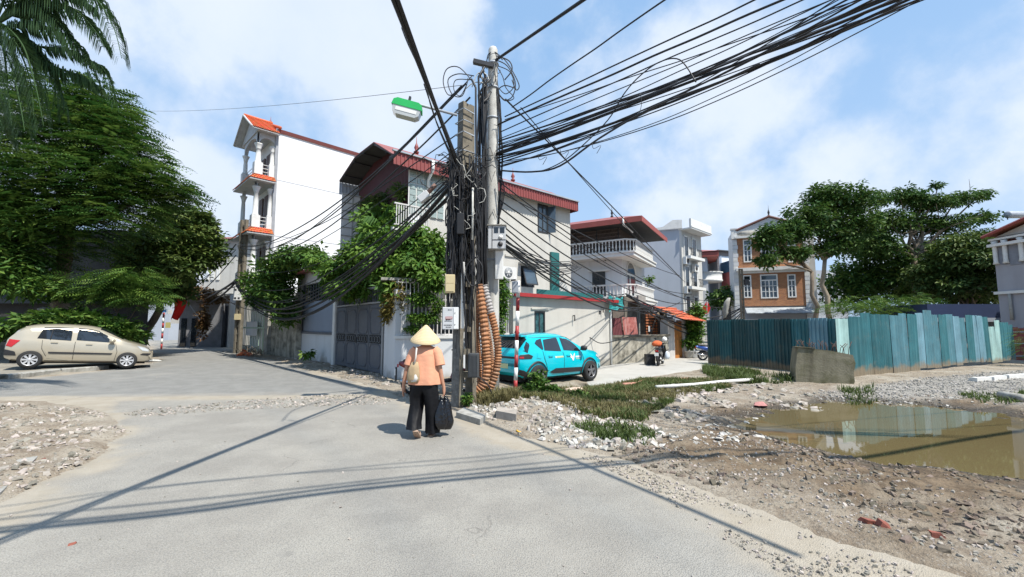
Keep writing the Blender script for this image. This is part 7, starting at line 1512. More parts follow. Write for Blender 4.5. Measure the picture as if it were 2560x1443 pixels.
q.add(vs, [(j * (n + 1) + i, j * (n + 1) + i + 1, (j + 1) * (n + 1) + i + 1, (j + 1) * (n + 1) + i) for j in range(n) for i in range(n)], sm=True); tag(q.build('teal_tarpaulin', mat('teal_tarp', (.015, .22, .22), .6, .2, 3, .2, 8)), 'crumpled teal tarpaulin hung at the annex corner', 'tarpaulin')
# tiled doorway
DA = P(1672, 880, 23.8).xy; DB = P(1712, 880, 24.8).xy; FD_ = Fac(DA, DB); dw = thing('doorway_porch', 'small porch with orange tile roof over an orange brown door', 'porch', (DA.x, DA.y, -.22), FD_.rz); zd = FD_.sz(1690, 800)[1] + .22; LD = FD_.len
q = MB(); q.box(0, 0, 0, LD * .38, .5, zd); q.build('pier', mat('striped_cream_pier', (.5, .48, .45), .9, .1, 3, .1, streak=((.3, .28, .26), .3, 8)), dw); q = MB(); q.box(LD, 0, 0, LD + .3, .5, zd); q.build('pier', plaster_cream, dw)
q = MB(); q.box(LD * .38, .15, 0, LD, .22, zd - .1); q.build('door', orange_door_m, dw)
z1_ = FD_.sz(1690, 772)[1] + .22; tile_slope(dw, (-.1, -1.0, zd - .02), (LD + .7, -1.0, zd - .12), (LD + .2, .6, z1_), (-.3, .6, z1_), 8, 4, tile_m)
q = MB(); q.tube([(-.25, .6, z1_ + .05), (LD + .2, .6, z1_ + .03)], .08, 6); q.build('ridge_tile', tile_m, dw)
sr = P(1660, 765, 25); lr = thing('lane_lean_to', 'dark sheet roofed lean-to with red edge along the lane', 'shed', (sr.x, sr.y, -.22), FD_.rz); zz1 = P(1680, 763, 25).z + .22; zz2 = P(1740, 785, 27).z + .22
q = MB(); q.add([(-2.5, 0, zz1 + .1), (2.4, 0, zz2), (2.4, 3.4, zz2 + .3), (-2.5, 3.4, zz1 + .5)], [(0, 1, 2, 3)]); q.add([(-2.5, 0, zz1 + .0), (2.4, 0, zz2 - .1), (2.4, 0, zz2), (-2.5, 0, zz1 + .1)], [(0, 1, 2, 3)]); q.build('roof_sheet', red_tin, lr); q = MB(); q.box(-2.4, .8, 0, 2.2, 3.2, zz2 - .2); q.build('wall', mat('dim_shed_wall', (.1, .1, .1), .9), lr); q = MB(); q.box(1.3, .7, 0, 2.3, .79, zz2 - .3); q.build('pale_panel', plaster_blue, lr)
for i in range(6): s_ = -2 + i * .75; b = MB(); b.lathe([(.02, 0), (.06, .03), (.06, .1), (.02, .13)], (s_, -.05, zz1 + (zz2 - zz1) * (i / 6) - .25), 8); b.build('bulb', white_paint, lr)
# plant pots by the shrub
for i, (px, py) in enumerate(((1722, 884), (1738, 883), (1748, 880))):
    g = P(px, py, 24.6); b = MB(); b.lathe([(.16, 0), (.22, .1), (.26, .38), (.28, .4), (.24, .41), (.22, .3)], (0, 0, 0), 14); o_ = b.build('plant_pot', white_trim if i else conc_m); o_.location = (g.x, 24.6, -.22); tag(o_, ['grey plant pot closest to the orange door', 'middle white plant pot under the bright shrub', 'white plant pot nearest the teal fence'][i], 'plant pot', 'pots under the bright shrub')
pc = P(1853, 800, 24); rp2 = thing('slim_lane_pole', 'slim dark lane pole standing before the brick front', 'utility pole', (P(1853, 800, 30).x, 30, -.2), R(15))
zt2 = P(1850, 672, 30).z
for x in (0, .22): q = MB(); q.box(x, -.06, 0, x + .08, .06, zt2 + .2); q.build('flange', hpole_m, rp2)
for k in range(14): q = MB(); q.box(.08, -.04, .3 + k * .42, .22, .04, .38 + k * .42); q.build('rung', hpole_m, rp2)
t, w, h = px_box('pole_box', 'small dark box on the slim lane pole', 'box', 1863, 698, 1873, 712, 29.8, .2, dark_metal)
bal_ = P(1812, 790, 27); t = thing('white_bundle', 'pale bundled cloths hanging by the slim lane pole', 'bundle', tuple(bal_), 0); q = MB(); q.loft([(0, 0, -.1, .08, .1), (.05, 0, .2, .16, .12), (.08, 0, .5, .12, .12), (.2, 0, .9, .18, .12), (.3, 0, 1.15, .06, .06)], 10, wr=.8, seed=3); q.build('cloth', conc_m, t)
dish = P(395, 700, 30)
t = thing('satellite_dish', 'grey satellite dish on the street house roof edge', 'satellite dish', tuple(P(508, 690, 34)), R(20)); b = MB(Matrix.Rotation(R(60), 4, 'X')); b.lathe([(.02, 0), (.3, .05), (.5, .16), (.5, .17), (.3, .065), (.02, .015)], (0, 0, 0), 16, cap=False); b.build('dish', grey_tin, t); b = MB(); b.tube([(0, 0, 0), (0, .1, -.8)], .03, 5); b.build('mast', dark_metal, t)
lw = thing('baluster_wall', 'low old concrete wall with balusters and a round cap behind the gold car', 'wall', tuple(P(-60, 820, 19).xy) + (0.1,), R(2)); ztw = P(20, 780, 19).z - .1
for x in (0, 2.55): q = MB(); q.box(x, 0, 0, x + .3, .3, ztw); q.build('pier', mould_m, lw); q = MB(); q.lathe([(.2, 0), (.26, .05), (.22, .16), (.08, .22)], (x + .15, .15, ztw), 12); q.build('pier_cap', conc_m, lw)
q = MB(); q.box(.3, .08, ztw - .2, 2.55, .22, ztw - .08); q.build('top_rail', mould_m, lw); q = MB(); q.box(.3, .08, 0, 2.55, .22, .8); q.build('plinth', mould_m, lw)
for i in range(8): b = MB(); b.lathe([(.07, 0), (.1, .15), (.06, .35), (.09, .45)], (.5 + i * .27, .15, .8), 8); b.build('baluster', conc_m, lw)
# ------------------------------------------------------------------ cars
def interp(tab, x):
    xs = [t[0] for t in tab]; return float(np.interp(x, xs, [t[1] for t in tab]))
def make_car(name, label, loc, rz, pitch, spec, M_):
    Ln, Wd = spec['L'], spec['W'] / 2; top, bot, belt, roofw = spec['top'], spec['bot'], spec['belt'], spec['roofw']
    t = thing(name, label, 'car', loc, 0); t.rotation_euler = (0, pitch, rz)
    def wid(x):
        e = spec['nose']; a = 1 - (max(0, (x - (Ln - e[0])) / e[0]) ** 2.4) * e[1]; b_ = 1 - (max(0, (e[2] - x) / e[2]) ** 2.4) * e[3]; return Wd * a * b_
    def sec(x):
        w = wid(x); zt, zb, zl = interp(top, x), interp(bot, x), min(interp(belt, x), interp(top, x) - .012); h = zt - zl; rw = w * (1 - interp(roofw, x)) if h > .12 else w * (.97 - .1 * (1 if h < .05 else 0))
        f = min(1, max(0, h / .35)); cr = .035
        p = [(0, zb), (w * .80, zb), (w * .93, zb + .05), (w * .965, zb + .14), (w * .995, zb + .27), (w, (zb + zl) / 2 + .04), (w * .995, zl - .16), (w * .975, zl - .05), (w * .955, zl)]
        wa = w * .955; sh = .12
        p += [(wa + (rw - wa) * .25, zl + h * .27), (wa + (rw - wa) * .5, zl + h * .52), (wa + (rw - wa) * .78, zl + h * .78), (rw - .03 * f, zt - .055 * f - .006), (rw - .11 * f - w * .1 * (1 - f), zt - .014 * f), (rw * .5, zt + cr * .6 * f + .008), (0, zt + cr * f + .012)]
        return p
    xs = sorted(set(list(np.linspace(0, Ln, 56)) + [.012, .03, Ln - .012, Ln - .03]))
    V = []; Fc = []; k = len(sec(.5)); kk = 2 * k - 2
    for x in xs:
        s = sec(x); e = 1.0
        if x < .02 or x > Ln - .02: e = .9
        ring = [(x, y * e, z) for y, z in s] + [(x, -y * e, z) for y, z in s[1:-1][::-1]]; V += ring
    for i in range(len(xs) - 1):
        for j in range(kk): Fc.append((i * kk + j, i * kk + (j + 1) % kk, (i + 1) * kk + (j + 1) % kk, (i + 1) * kk + j))
    Fc += [tuple(range(kk))[::-1], tuple(range((len(xs) - 1) * kk, len(xs) * kk))]
    me = bpy.data.meshes.new('body'); me.from_pydata(V, [], Fc); me.materials.append(spec['paint']); me.materials.append(M_['well'])
    me.update(); body = link('body', me)
    # wheel wells cut out of the body
    cut = MB(); R_ = spec['wr'] * 1.17
    for wx in spec['axles']: 
        for s in (1, -1): cut.lathe([(R_, 0), (R_, s * .34)] if s > 0 else [(R_, -.34), (R_, 0)], (wx, s * (Wd + .05) - s * .34 if s > 0 else -(Wd + .05) + .34, spec['wr']), 36, 'y', sm=False)
    co = cut.build('cutter', M_['well']); md = body.modifiers.new('b', 'BOOLEAN'); md.operation = 'DIFFERENCE'; md.solver = 'EXACT'; md.object = co
    dg_ = bpy.context.evaluated_depsgraph_get(); dg_.update(); ev = body.evaluated_get(dg_); nm = bpy.data.meshes.new_from_object(ev); body.modifiers.clear(); body.data = nm
    bpy.data.objects.remove(co)
    while len(nm.materials) < 2: nm.materials.append(M_['well'])
    for p in nm.polygons:
        c = p.center; inside = any(hypot(c.x - wx, c.z - spec['wr']) < R_ + .004 and hypot(p.normal.x, p.normal.z) > .5 and hypot(c.x - wx, c.z - spec['wr']) > R_ * .9 and ((c.x - wx) * p.normal.x + (c.z - spec['wr']) * p.normal.z) < 0 for wx in spec['axles'])
        cap = any(hypot(c.x - wx, c.z - spec['wr']) < R_ * .99 for wx in spec['axles']) and abs(c.y) < Wd - .2 and abs(p.normal.y) > .9
        p.material_index = 1 if (inside or cap) else 0; p.use_smooth = not (inside or cap) and abs(p.normal.x) < .97
    try: nm.set_sharp_from_angle(angle=R(38))
    except Exception: pass
    body.parent = t
    def side_y(x, z):
        s = sec(x)[1:]; 
        for (y0, z0), (y1, z1) in zip(s[:-1], s[1:]):
            if z0 <= z <= z1 + 1e-6: return y0 + (y1 - y0) * (z - z0) / max(z1 - z0, 1e-5)
        return s[-2][0] if z > s[-2][1] else s[0][0]
    def patch(nm_, poly, m, s=-1, off=.007, par=None, n=14, m2=8):
        """polygon in (x,z) laid on the car's flank, following its curvature"""
        zs = [p[1] for p in poly]; b = MB(); z0, z1 = min(zs), max(zs); rows = []
        for j in range(m2 + 1):
            z = z0 + (z1 - z0) * (.002 + .996 * j / m2); X = []
            for (xa, za), (xb, zb_) in zip(poly, poly[1:] + poly[:1]):
                if (za - z) * (zb_ - z) < 0 or (za == z) != (zb_ == z): X.append(xa + (xb - xa) * (z - za) / ((zb_ - za) or 1e-6))
            if len(X) < 2: continue
            rows.append((z, min(X), max(X)))
        vs = [(xa + (xb - xa) * i / n, s * (side_y(xa + (xb - xa) * i / n, z) + off), z) for z, xa, xb in rows for i in range(n + 1)]
        fs = [(j * (n + 1) + i, j * (n + 1) + i + 1, (j + 1) * (n + 1) + i + 1, (j + 1) * (n + 1) + i) for j in range(len(rows) - 1) for i in range(n)]
        if s > 0: fs = [f[::-1] for f in fs]
        b.add(vs, fs, sm=True); return b.build(nm_, m, par or t)
    def line(nm_, pts, r, m, s=-1, off=.004, par=None):
        P_ = []
        for (xa, za), (xb, zb_) in zip(pts[:-1], pts[1:]):
            for i in range(8): x, z = xa + (xb - xa) * i / 8, za + (zb_ - za) * i / 8; P_.append((x, s * (side_y(x, z) + off), z))
        x, z = pts[-1]; P_.append((x, s * (side_y(x, z) + off), z)); q = MB(); q.tube(P_, r, 4); return q.build(nm_, m, par or t)
    def top_patch(nm_, x0, x1, yf, m, off=.008, inset=.0, n=10, m2=10, par=None):
        b = MB(); vs = []
        for i in range(n + 1):
            x = x0 + (x1 - x0) * i / n; dz = (interp(top, x + .02) - interp(top, x - .02)) / .04; nn = Vector((-dz, 0, 1)).normalized() * off
            s = sec(x); ys = [p[0] for p in s[12:]][::-1]; zs = [p[1] for p in s[12:]][::-1]; w = yf(x)
            for j in range(m2 + 1):
                y = -w + 2 * w * j / m2; z = float(np.interp(abs(y), ys, zs)); vs.append((x + nn.x, y, z + nn.z + .002))
        fs = [(i * (m2 + 1) + j, (i + 1) * (m2 + 1) + j, (i + 1) * (m2 + 1) + j + 1, i * (m2 + 1) + j + 1) for i in range(n) for j in range(m2)]
        if x1 < x0: fs = [f[::-1] for f in fs]
        b.add(vs, fs, sm=True); return b.build(nm_, m, par or t)
    # wheels
    wr = spec['wr']
    for wx in spec['axles']:
        for s in (-1, 1):
            y0 = s * (Wd - .02); wt_ = bpy.data.objects.new('wheel', None); COL.objects.link(wt_); wt_.parent = t; wt_.location = (wx, y0, wr)
            q = MB(); q.lathe([(wr * .66, -.1), (wr * .93, -.105), (wr, -.07), (wr, .07), (wr * .93, .105), (wr * .66, .1)], (0, 0, 0), 36, 'y', cap=False); q.build('tyre', M_['tyre'], wt_)
            q = MB(); q.lathe([(wr * .68, s * .095), (wr * .63, s * .098), (wr * .6, s * .07), (wr * .59, -s * .05)], (0, 0, 0), 36, 'y', cap=False)
            q.lathe([(wr * .16, s * .085), (wr * .14, s * .09), (.01, s * .09)], (0, 0, 0), 16, 'y')
            ns = spec['spokes']
            for i in range(ns):
                M5 = Matrix.Rotation(2 * pi * i / ns, 4, 'Y'); w1, w2 = spec['spw']; q.prism([(-w1, wr * .12), (w1, wr * .12), (w2, wr * .63), (-w2, wr * .63)], s * .06, s * .082, 'y', M=M5)
            q.build('rim', spec['rimm'], wt_); q = MB(); q.lathe([(wr * .6, s * .02), (.01, s * .02)], (0, 0, 0), 24, 'y'); q.build('brake_disc', M_['well'], wt_)
    q = MB(); q.box(.15, -Wd * .72, spec['wr'] * .55, Ln - .2, Wd * .72, interp(bot, Ln / 2) + .1); q.build('underbody', M_['well'], t)
    return t, patch, line, top_patch, side_y, sec, wid
M_ = {'well': mat('wheel_well_black', (.012, .012, .012), .9, .1), 'tyre': mat('tyre_rubber', (.022, .022, .022), .85, .2, 8, .15, 60), 'seam': mat('panel_gap', (.02, .02, .02), .8)}
trim_b = mat('black_car_trim', (.025, .025, .027), .55, .1); cglass = mat('car_glass', (.016, .02, .026), .03, .15, 2, 0, spec=.9, coat=.5)
chrome = mat('car_silver_trim', (.5, .5, .5), .25, .05, metal=.9, bump=0); lampc = mat('headlamp_lens', (.55, .58, .6), .08, .1, 9, 0, spec=.9); lampr = mat('tail_lamp_lens', (.45, .012, .012), .12, .1, 9, 0, spec=.8)
gold = mat('champagne_car_paint', (.50, .445, .345), .28, .03, 2, 0, metal=.35, coat=.8, dirt=((.34, .30, .24), .15, 1.2))
# gold hatchback: x forward (to the nose)
spG = dict(L=3.80, W=1.66, paint=gold, wr=.295, axles=(.63, 3.08), nose=(.75, .22, .45, .16), spokes=8, spw=(.018, .036), rimm=mat('silver_hubcap', (.6, .6, .61), .35, .05, metal=.4, bump=0),
           top=[(0, .78), (.03, .95), (.10, 1.08), (.22, 1.27), (.38, 1.385), (.6, 1.44), (1.0, 1.475), (1.5, 1.485), (1.95, 1.46), (2.25, 1.40), (2.55, 1.24), (2.85, 1.06), (3.0, .985), (3.3, .90), (3.55, .815), (3.7, .70), (3.77, .56), (3.8, .48)],
           bot=[(0, .34), (.2, .25), (.6, .21), (3.1, .20), (3.6, .22), (3.8, .34)], belt=[(0, .93), (.4, .965), (1.2, .93), (2.2, .885), (2.9, .87), (3.3, .80), (3.6, .72), (3.8, .45)], roofw=[(0, .12), (.5, .2), (1.2, .235), (2.2, .24), (2.8, .15), (3.0, .06)])
rwG = G(70, 921, .20); fwG = G(306, 921, .05); dv = Vector((fwG.x - rwG.x, fwG.y - rwG.y, 0)); rzG = atan2(dv.y, dv.x); pitG = math.atan2(.15, 2.45); print('CAR', rwG, fwG, dv.length, math.degrees(rzG))
c0, s0 = cos(rzG), sin(rzG)
# the near flank is local -y; place so that the rear wheel contact is at rwG
ox = rwG.x - (.63 * c0 - (-.83) * s0); oy = rwG.y - (.63 * s0 + (-.83) * c0)
car, patch, line, topp, sy, sec, wid = make_car('gold_hatchback', 'champagne gold five door hatchback parked with its rear wheel on the kerb', (ox, oy, .235), rzG, pitG, spG, M_)
for s in (-1, 1):
    d1 = patch('door', [(1.02, .30), (1.62, .26), (1.62, .93), (1.55, .95), (.86, .96), (.86, .70), (.98, .5)], gold, s, .005); d2 = patch('door', [(1.66, .26), (2.72, .26), (2.74, .6), (2.70, .88), (1.66, .925)], gold, s, .005)
    line('door_gap', [(.98, .42), (.86, .66), (.84, .96)], .006, M_['seam'], s); line('door_gap', [(1.64, .24), (1.64, .93)], .007, M_['seam'], s); line('door_gap', [(2.72, .24), (2.77, .6), (2.70, .9)], .006, M_['seam'], s); line('sill_line', [(.95, .27), (2.75, .26)], .006, M_['seam'], s)
    for (x, z, d) in ((1.05, .885, d1), (1.92, .85, d2)):
        q = MB(); q.box(x, s * (sy(x, z) + .008), z - .02, x + .17, s * (sy(x, z) + .035), z + .015); q.build('handle', gold, d)
    patch('side_strip', [(1.04, .50), (2.62, .49), (2.66, .55), (1.02, .565)], trim_b, s, .018)
    w1 = patch('rear_window', [(.70, .985), (1.53, .96), (1.52, 1.355), (1.10, 1.36), (.80, 1.33)], cglass, s, .008); line('window_bar', [(1.02, .98), (1.04, 1.35)], .014, trim_b, s, .012)
    patch('front_window', [(1.66, .955), (2.64, .93), (2.40, 1.16), (2.15, 1.31), (1.95, 1.35), (1.66, 1.36)], cglass, s, .008)
    line('rain_visor', [(.82, 1.37), (1.1, 1.392), (1.53, 1.39)], .018, cglass, s, .012); line('rain_visor', [(1.66, 1.392), (1.95, 1.38), (2.18, 1.32), (2.45, 1.15)], .018, cglass, s, .012)
    q = MB(Matrix.Translation((2.60, s * .93, 1.0))); q.loft([(0, 0, -.07, .05, .06), (0, 0, -.03, .09, .1), (0, 0, .03, .09, .1), (0, 0, .065, .05, .07)], 12); q.box(-.02, -s * .12, -.05, .04, 0, -.01); q.build('mirror', gold, car)
    patch('tail_lamp', [(.02, .72), (.16, .70), (.34, .93), (.08, .96)], lampr, s, .010); patch('headlamp', [(3.30, .83), (3.50, .64), (3.66, .62), (3.66, .70), (3.52, .785)], lampc, s, .010)
    patch('bumper_strip', [(3.42, .50), (3.72, .46), (3.74, .56), (3.5, .56)], trim_b, s, .012); patch('rear_bumper', [(.01, .42), (.30, .42), (.26, .56), (.01, .62)], trim_b, s, .010)
topp('windscreen', 2.88, 2.22, lambda x: wid(x) * .66, cglass); topp('rear_screen', .11, .36, lambda x: wid(x) * .62, cglass)
topp('roof_strip', 0.5, 2.1, lambda x: .02, gold); q = MB(); q.box(.36, -.5, 1.37, .52, .5, 1.40); q.build('spoiler', gold, car)  # roof centre strip in the plain body paint
q = MB(); q.box(-.01, -.24, .72, .0, .24, .83); q.build('number_plate', white_paint, car)
# turquoise crossover
turq = mat('turquoise_car_paint', (.0, .50, .60), .22, .02, 2, 0, coat=.9)
spT = dict(L=3.97, W=1.72, paint=turq, wr=.335, axles=(.66, 3.15), nose=(.7, .2, .5, .16), spokes=5, spw=(.05, .028), rimm=mat('dark_alloy', (.2, .2, .21), .35, .1, metal=.5, bump=0),
           top=[(0, .80), (.03, .98), (.12, 1.10), (.30, 1.34), (.42, 1.47), (.6, 1.535), (1.0, 1.57), (1.5, 1.58), (1.95, 1.55), (2.3, 1.46), (2.6, 1.31), (2.9, 1.13), (3.05, 1.06), (3.4, 1.0), (3.7, .92), (3.86, .78), (3.94, .60), (3.97, .5)],
           bot=[(0, .45), (.2, .30), (.6, .24), (3.2, .22), (3.7, .26), (3.97, .4)], belt=[(0, 1.02), (.5, 1.07), (1.2, 1.00), (2.2, .955), (3.0, .94), (3.5, .88), (3.97, .5)], roofw=[(0, .10), (.5, .2), (1.2, .22), (2.3, .23), (2.9, .12), (3.1, .05)])
zT = gz(1.5, 13.4); rT = P(1345, 960, 12.85); fT = P(1470, 950, 14.45); dv = Vector((fT.x - rT.x, fT.y - rT.y, 0)); rzT = atan2(dv.y, dv.x); c0, s0 = cos(rzT), sin(rzT)
ox = rT.x - (.66 * c0 + .86 * s0); oy = rT.y - (.66 * s0 - .86 * c0)
car, patch, line, topp, sy, sec, wid = make_car('turquoise_car', 'turquoise crossover taxi with a white bird emblem on its front door', (ox, oy, -.205), rzT, 0, spT, M_)
for s in (-1, 1):
    d1 = patch('door', [(1.10, .38), (1.80, .34), (1.86, .6), (1.84, 1.0), (1.02, 1.04), (.98, .8), (1.06, .6)], turq, s, .005); d2 = patch('door', [(1.86, .34), (2.76, .34), (2.82, .7), (2.76, .96), (1.88, .985)], turq, s, .005)
    line('door_gap', [(1.10, .42), (1.04, .66), (.95, .85), (.92, 1.06)], .007, M_['seam'], s); line('door_gap', [(1.83, .34), (1.86, .7), (1.84, 1.0)], .007, M_['seam'], s); line('door_gap', [(2.76, .34), (2.84, .7), (2.76, .97)], .007, M_['seam'], s)
    for (x, z, d) in ((1.14, .905, d1), (1.98, .885, d2)): q = MB(); q.box(x, s * (sy(x, z) + .008), z - .02, x + .18, s * (sy(x, z) + .04), z + .018); q.build('handle', turq, d)
    patch('sill_cladding', [(1.18, .42), (1.4, .35), (2.78, .34), (2.80, .48), (1.45, .52)], trim_b, s, .014)
    patch('quarter_window', [(.62, 1.30), (.92, 1.09), (.96, 1.10), (.93, 1.44), (.74, 1.42)], cglass, s, .009); patch('rear_window', [(1.0, 1.08), (1.76, 1.03), (1.66, 1.455), (1.02, 1.45)], cglass, s, .009); patch('front_window', [(1.90, 1.02), (2.74, 1.0), (2.52, 1.20), (2.26, 1.37), (2.05, 1.435), (1.80, 1.455)], cglass, s, .009)
    for wx in spT['axles']:
        q = MB(); a = []; 
        for i in range(25): w = pi * (i / 24) * 1.12 - .06 * pi; x, z = wx + cos(w) * .425, .335 + sin(w) * .425; a.append((x, s * (sy(x, max(z, .3)) + .006), z))
        q.tube(a, .038, 5, flat=.4); q.build('arch_cladding', trim_b, car)
    q = MB(Matrix.Translation((2.70, s * .98, 1.10))); q.loft([(0, 0, -.08, .05, .07), (0, 0, -.03, .09, .12), (0, 0, .04, .09, .12), (0, 0, .08, .05, .08)], 12); q.box(-.02, -s * .14, -.07, .04, 0, -.02); q.build('mirror', trim_b, car)
    patch('tail_lamp_cluster', [(.02, .86), (.40, .86), (.46, .94), (.30, 1.0), (.03, .99)], trim_b, s, .011); patch('tail_lamp', [(.03, .88), (.14, .88), (.14, .93), (.03, .93)], lampr, s, .016)
    patch('rear_corner_glass', [(.14, 1.10), (.28, 1.03), (.40, 1.25), (.36, 1.36)], cglass, s, .010); patch('bumper_cladding', [(.02, .42), (.20, .34), (.34, .30), (.30, .45), (.1, .55), (.02, .56)], trim_b, s, .012); patch('headlamp', [(3.55, .80), (3.86, .70), (3.84, .78), (3.6, .87)], lampc, s, .01)
    patch('fuel_flap', [(.62, .86), (.80, .84), (.82, 1.0), (.66, 1.02)], turq, s, .010) if s < 0 else None
    patch('roof_trim', [(.5, 1.46), (2.1, 1.47), (2.1, 1.485), (.5, 1.475)], trim_b, s, .006)
def body_patch_poly(nm_, polys, m, par):
    for pl in polys: patch(nm_, pl, m, -1, .012, par, n=6, m2=5)
wht = mat('decal_white', (.8, .8, .8), .4, 0, bump=0); yel = mat('decal_pale_yellow', (.6, .66, .36), .4, 0, bump=0)
body_patch_poly('bird_emblem', [[(2.16, .93), (2.20, .93), (2.30, .80), (2.28, .70), (2.24, .74)], [(2.26, .76), (2.30, .70), (2.38, .90), (2.46, .945), (2.40, .95), (2.33, .90)], [(2.10, .90), (2.19, .80), (2.24, .80), (2.16, .89)]], wht, car)
for k in range(4): body_patch_poly('brand_letter', [[(2.42 + k * .065, .80), (2.47 + k * .065, .80), (2.47 + k * .065, .855), (2.42 + k * .065, .855)]], wht, car)
for k in range(4): body_patch_poly('small_letter', [[(2.43 + k * .055, .75), (2.46 + k * .055, .75), (2.46 + k * .055, .775), (2.43 + k * .055, .775)]], yel, car)
for k in range(7): body_patch_poly('door_letter', [[(1.44 + k * .055, .835), (1.485 + k * .055, .835), (1.485 + k * .055, .885), (1.44 + k * .055, .885)]], yel if k else wht, car)
topp('windscreen', 2.94, 2.28, lambda x: wid(x) * .66, cglass); topp('rear_screen', .15, .42, lambda x: wid(x) * .74, cglass)
q = MB(); q.box(.26, -.55, 1.50, .50, .55, 1.545); q.build('spoiler', turq, car); q = MB(); q.tube([(.7, 0, 1.6), (.55, 0, 1.68), (.52, 0, 1.6)], .025, 5); q.build('antenna_fin', trim_b, car)
q = MB(); q.box(-.012, -.6, .86, -.001, .6, .92); q.build('lamp_bar', trim_b, car); q = MB(); q.box(-.014, -.26, .56, -.001, .26, .70); q.build('number_plate', yel, car)

# ------------------------------------------------------------------ motor scooters
def scooter(label, loc, rz, paint, box=None, group=None):
    t = thing('motor_scooter', label, 'motorbike', loc, rz)
    dm = trim_b; wr = .27
    for x, n_ in ((0, 'wheel'), (1.22, 'wheel')):
        w = bpy.data.objects.new('wheel', None); COL.objects.link(w); w.parent = t; w.location = (x, 0, wr)
        q = MB(); q.lathe([(wr * .7, -.035), (wr * .95, -.04), (wr, 0), (wr * .95, .04), (wr * .7, .035)], (0, 0, 0), 24, 'y', cap=False); q.build('tyre', M_['tyre'], w); q = MB(); q.lathe([(wr * .72, -.03), (wr * .66, -.03), (wr * .66, .03), (wr * .72, .03)], (0, 0, 0), 24, 'y', cap=False); q.lathe([(.05, -.06), (.05, .06)], (0, 0, 0), 10, 'y')
        for k in range(5): q.box(-.015, -.02, .03, .015, .02, wr * .7, M=Matrix.Rotation(2 * pi * k / 5, 4, 'Y'))
        q.build('rim', chrome, w)
    def shell(nm, secs, m): q = MB(); q.loft([(0, 0, 0, 0, 0)], 4) if False else None; q.v = []; q.f = []; q.mi = []; q.sm = []; n = 12; vs = []; \
        [vs.extend([(x, ry * cos(2 * pi * j / n), z + rz_ * sin(2 * pi * j / n)) for j in range(n)]) for x, z, ry, rz_ in secs]; k = len(secs); \
        q.add(vs, [(i * n + j, i * n + (j + 1) % n, (i + 1) * n + (j + 1) % n, (i + 1) * n + j) for i in range(k - 1) for j in range(n)] + [tuple(range(n)), tuple(range((k - 1) * n, k * n))], True); return q.build(nm, m, t)
    shell('tail_body', [(-.32, .74, .05, .04), (-.2, .72, .12, .09), (.1, .66, .15, .13), (.45, .6, .15, .14), (.6, .5, .12, .16)], paint)
    shell('seat', [(-.22, .80, .1, .03), (-.1, .81, .14, .045), (.3, .78, .14, .05), (.6, .74, .09, .04)], dm)
    shell('foot_board', [(.5, .32, .14, .05), (.7, .3, .15, .04), (.95, .32, .15, .05)], dm)
    q = MB(); q.add([(.92, -.2, .35), (1.02, -.23, .6), (1.12, -.16, .9), (1.12, .16, .9), (1.02, .23, .6), (.92, .2, .35), (1.08, 0, .35), (1.16, 0, .6), (1.2, 0, .9)], [(0, 1, 7, 6), (1, 2, 8, 7), (8, 3, 4, 7), (7, 4, 5, 6)]); q.build('leg_shield', paint, t)
    shell('handlebar_cowl', [(1.0, .98, .04, .03), (1.06, .98, .12, .06), (1.16, .96, .1, .06), (1.22, .94, .03, .03)], paint)
    q = MB(); q.tube([(.98, -.33, 1.02), (1.06, -.2, 1.0), (1.06, .2, 1.0), (.98, .33, 1.02)], .016, 6); q.build('handlebar', dm, t)
    for s in (-1, 1):
        q = MB(); q.tube([(1.05, s * .22, 1.0), (1.08, s * .27, 1.18)], .008, 5); q.lathe([(.05, -.008), (.058, 0), (.05, .008)], (1.08, s * .28, 1.22), 12, 'x'); q.build('mirror', dm, t)
    q = MB(); q.lathe([(.06, 0), (.05, .03)], (1.19, 0, .97), 12, 'x'); q.build('headlight', lampc, t)
    shell('front_mudguard', [(.98, .5, .05, .04), (1.15, .58, .07, .03), (1.35, .52, .06, .04), (1.44, .42, .05, .03)], paint)
    q = MB(); q.tube([(1.14, -.07, .9), (1.22, -.07, .27)], .02, 6); q.tube([(1.14, .07, .9), (1.22, .07, .27)], .02, 6); q.build('fork', chrome, t)
    q = MB(); q.box(-.1, -.09, .22, .4, .09, .45); q.build('engine', dm, t); q = MB(); q.tube([(.2, -.13, .26), (-.3, -.15, .36)], .045, 8); q.build('exhaust', chrome, t)
    q = MB(); q.box(-.42, -.09, .48, -.40, .09, .62); q.build('number_plate', white_paint, t); q = MB(); q.box(-.36, -.07, .66, -.33, .07, .73); q.build('tail_light', lampr, t)
    q = MB(); q.box(-.4, -.04, .35, -.36, .04, .66); q.build('rear_fender', dm, t)
    return t
red_bike = mat('dark_red_scooter_paint', (.22, .012, .015), .25, .05, coat=.8, bump=0); blk_bike = mat('black_scooter_paint', (.02, .02, .022), .3, .05, coat=.6, bump=0); blu_bike = mat('blue_scooter_paint', (.02, .08, .35), .3, .05, coat=.6, bump=0)
s1 = P(1000, 970, 9.6); g = G(1008, 992)
scooter('dark red scooter parked behind the walking woman, mostly hidden by her', (g.x + .15, g.y + .25, .0), R(18), red_bike)
hm = MB(); hm.lathe([(.13, 0), (.15, .08), (.14, .16), (.09, .24), (.02, .27)], (0, 0, 0), 16); o_ = hm.build('white_helmet', white_paint); o_.location = (g.x + 1.2, g.y + .62, 1.02); tag(o_, 'white helmet hung on the handlebar of the dark red scooter', 'helmet')
g = P(1640, 895, 20.2); scooter('black motorbike seen from behind against the mouldy low wall', (g.x, g.y - .3, -.22), R(62), blk_bike)
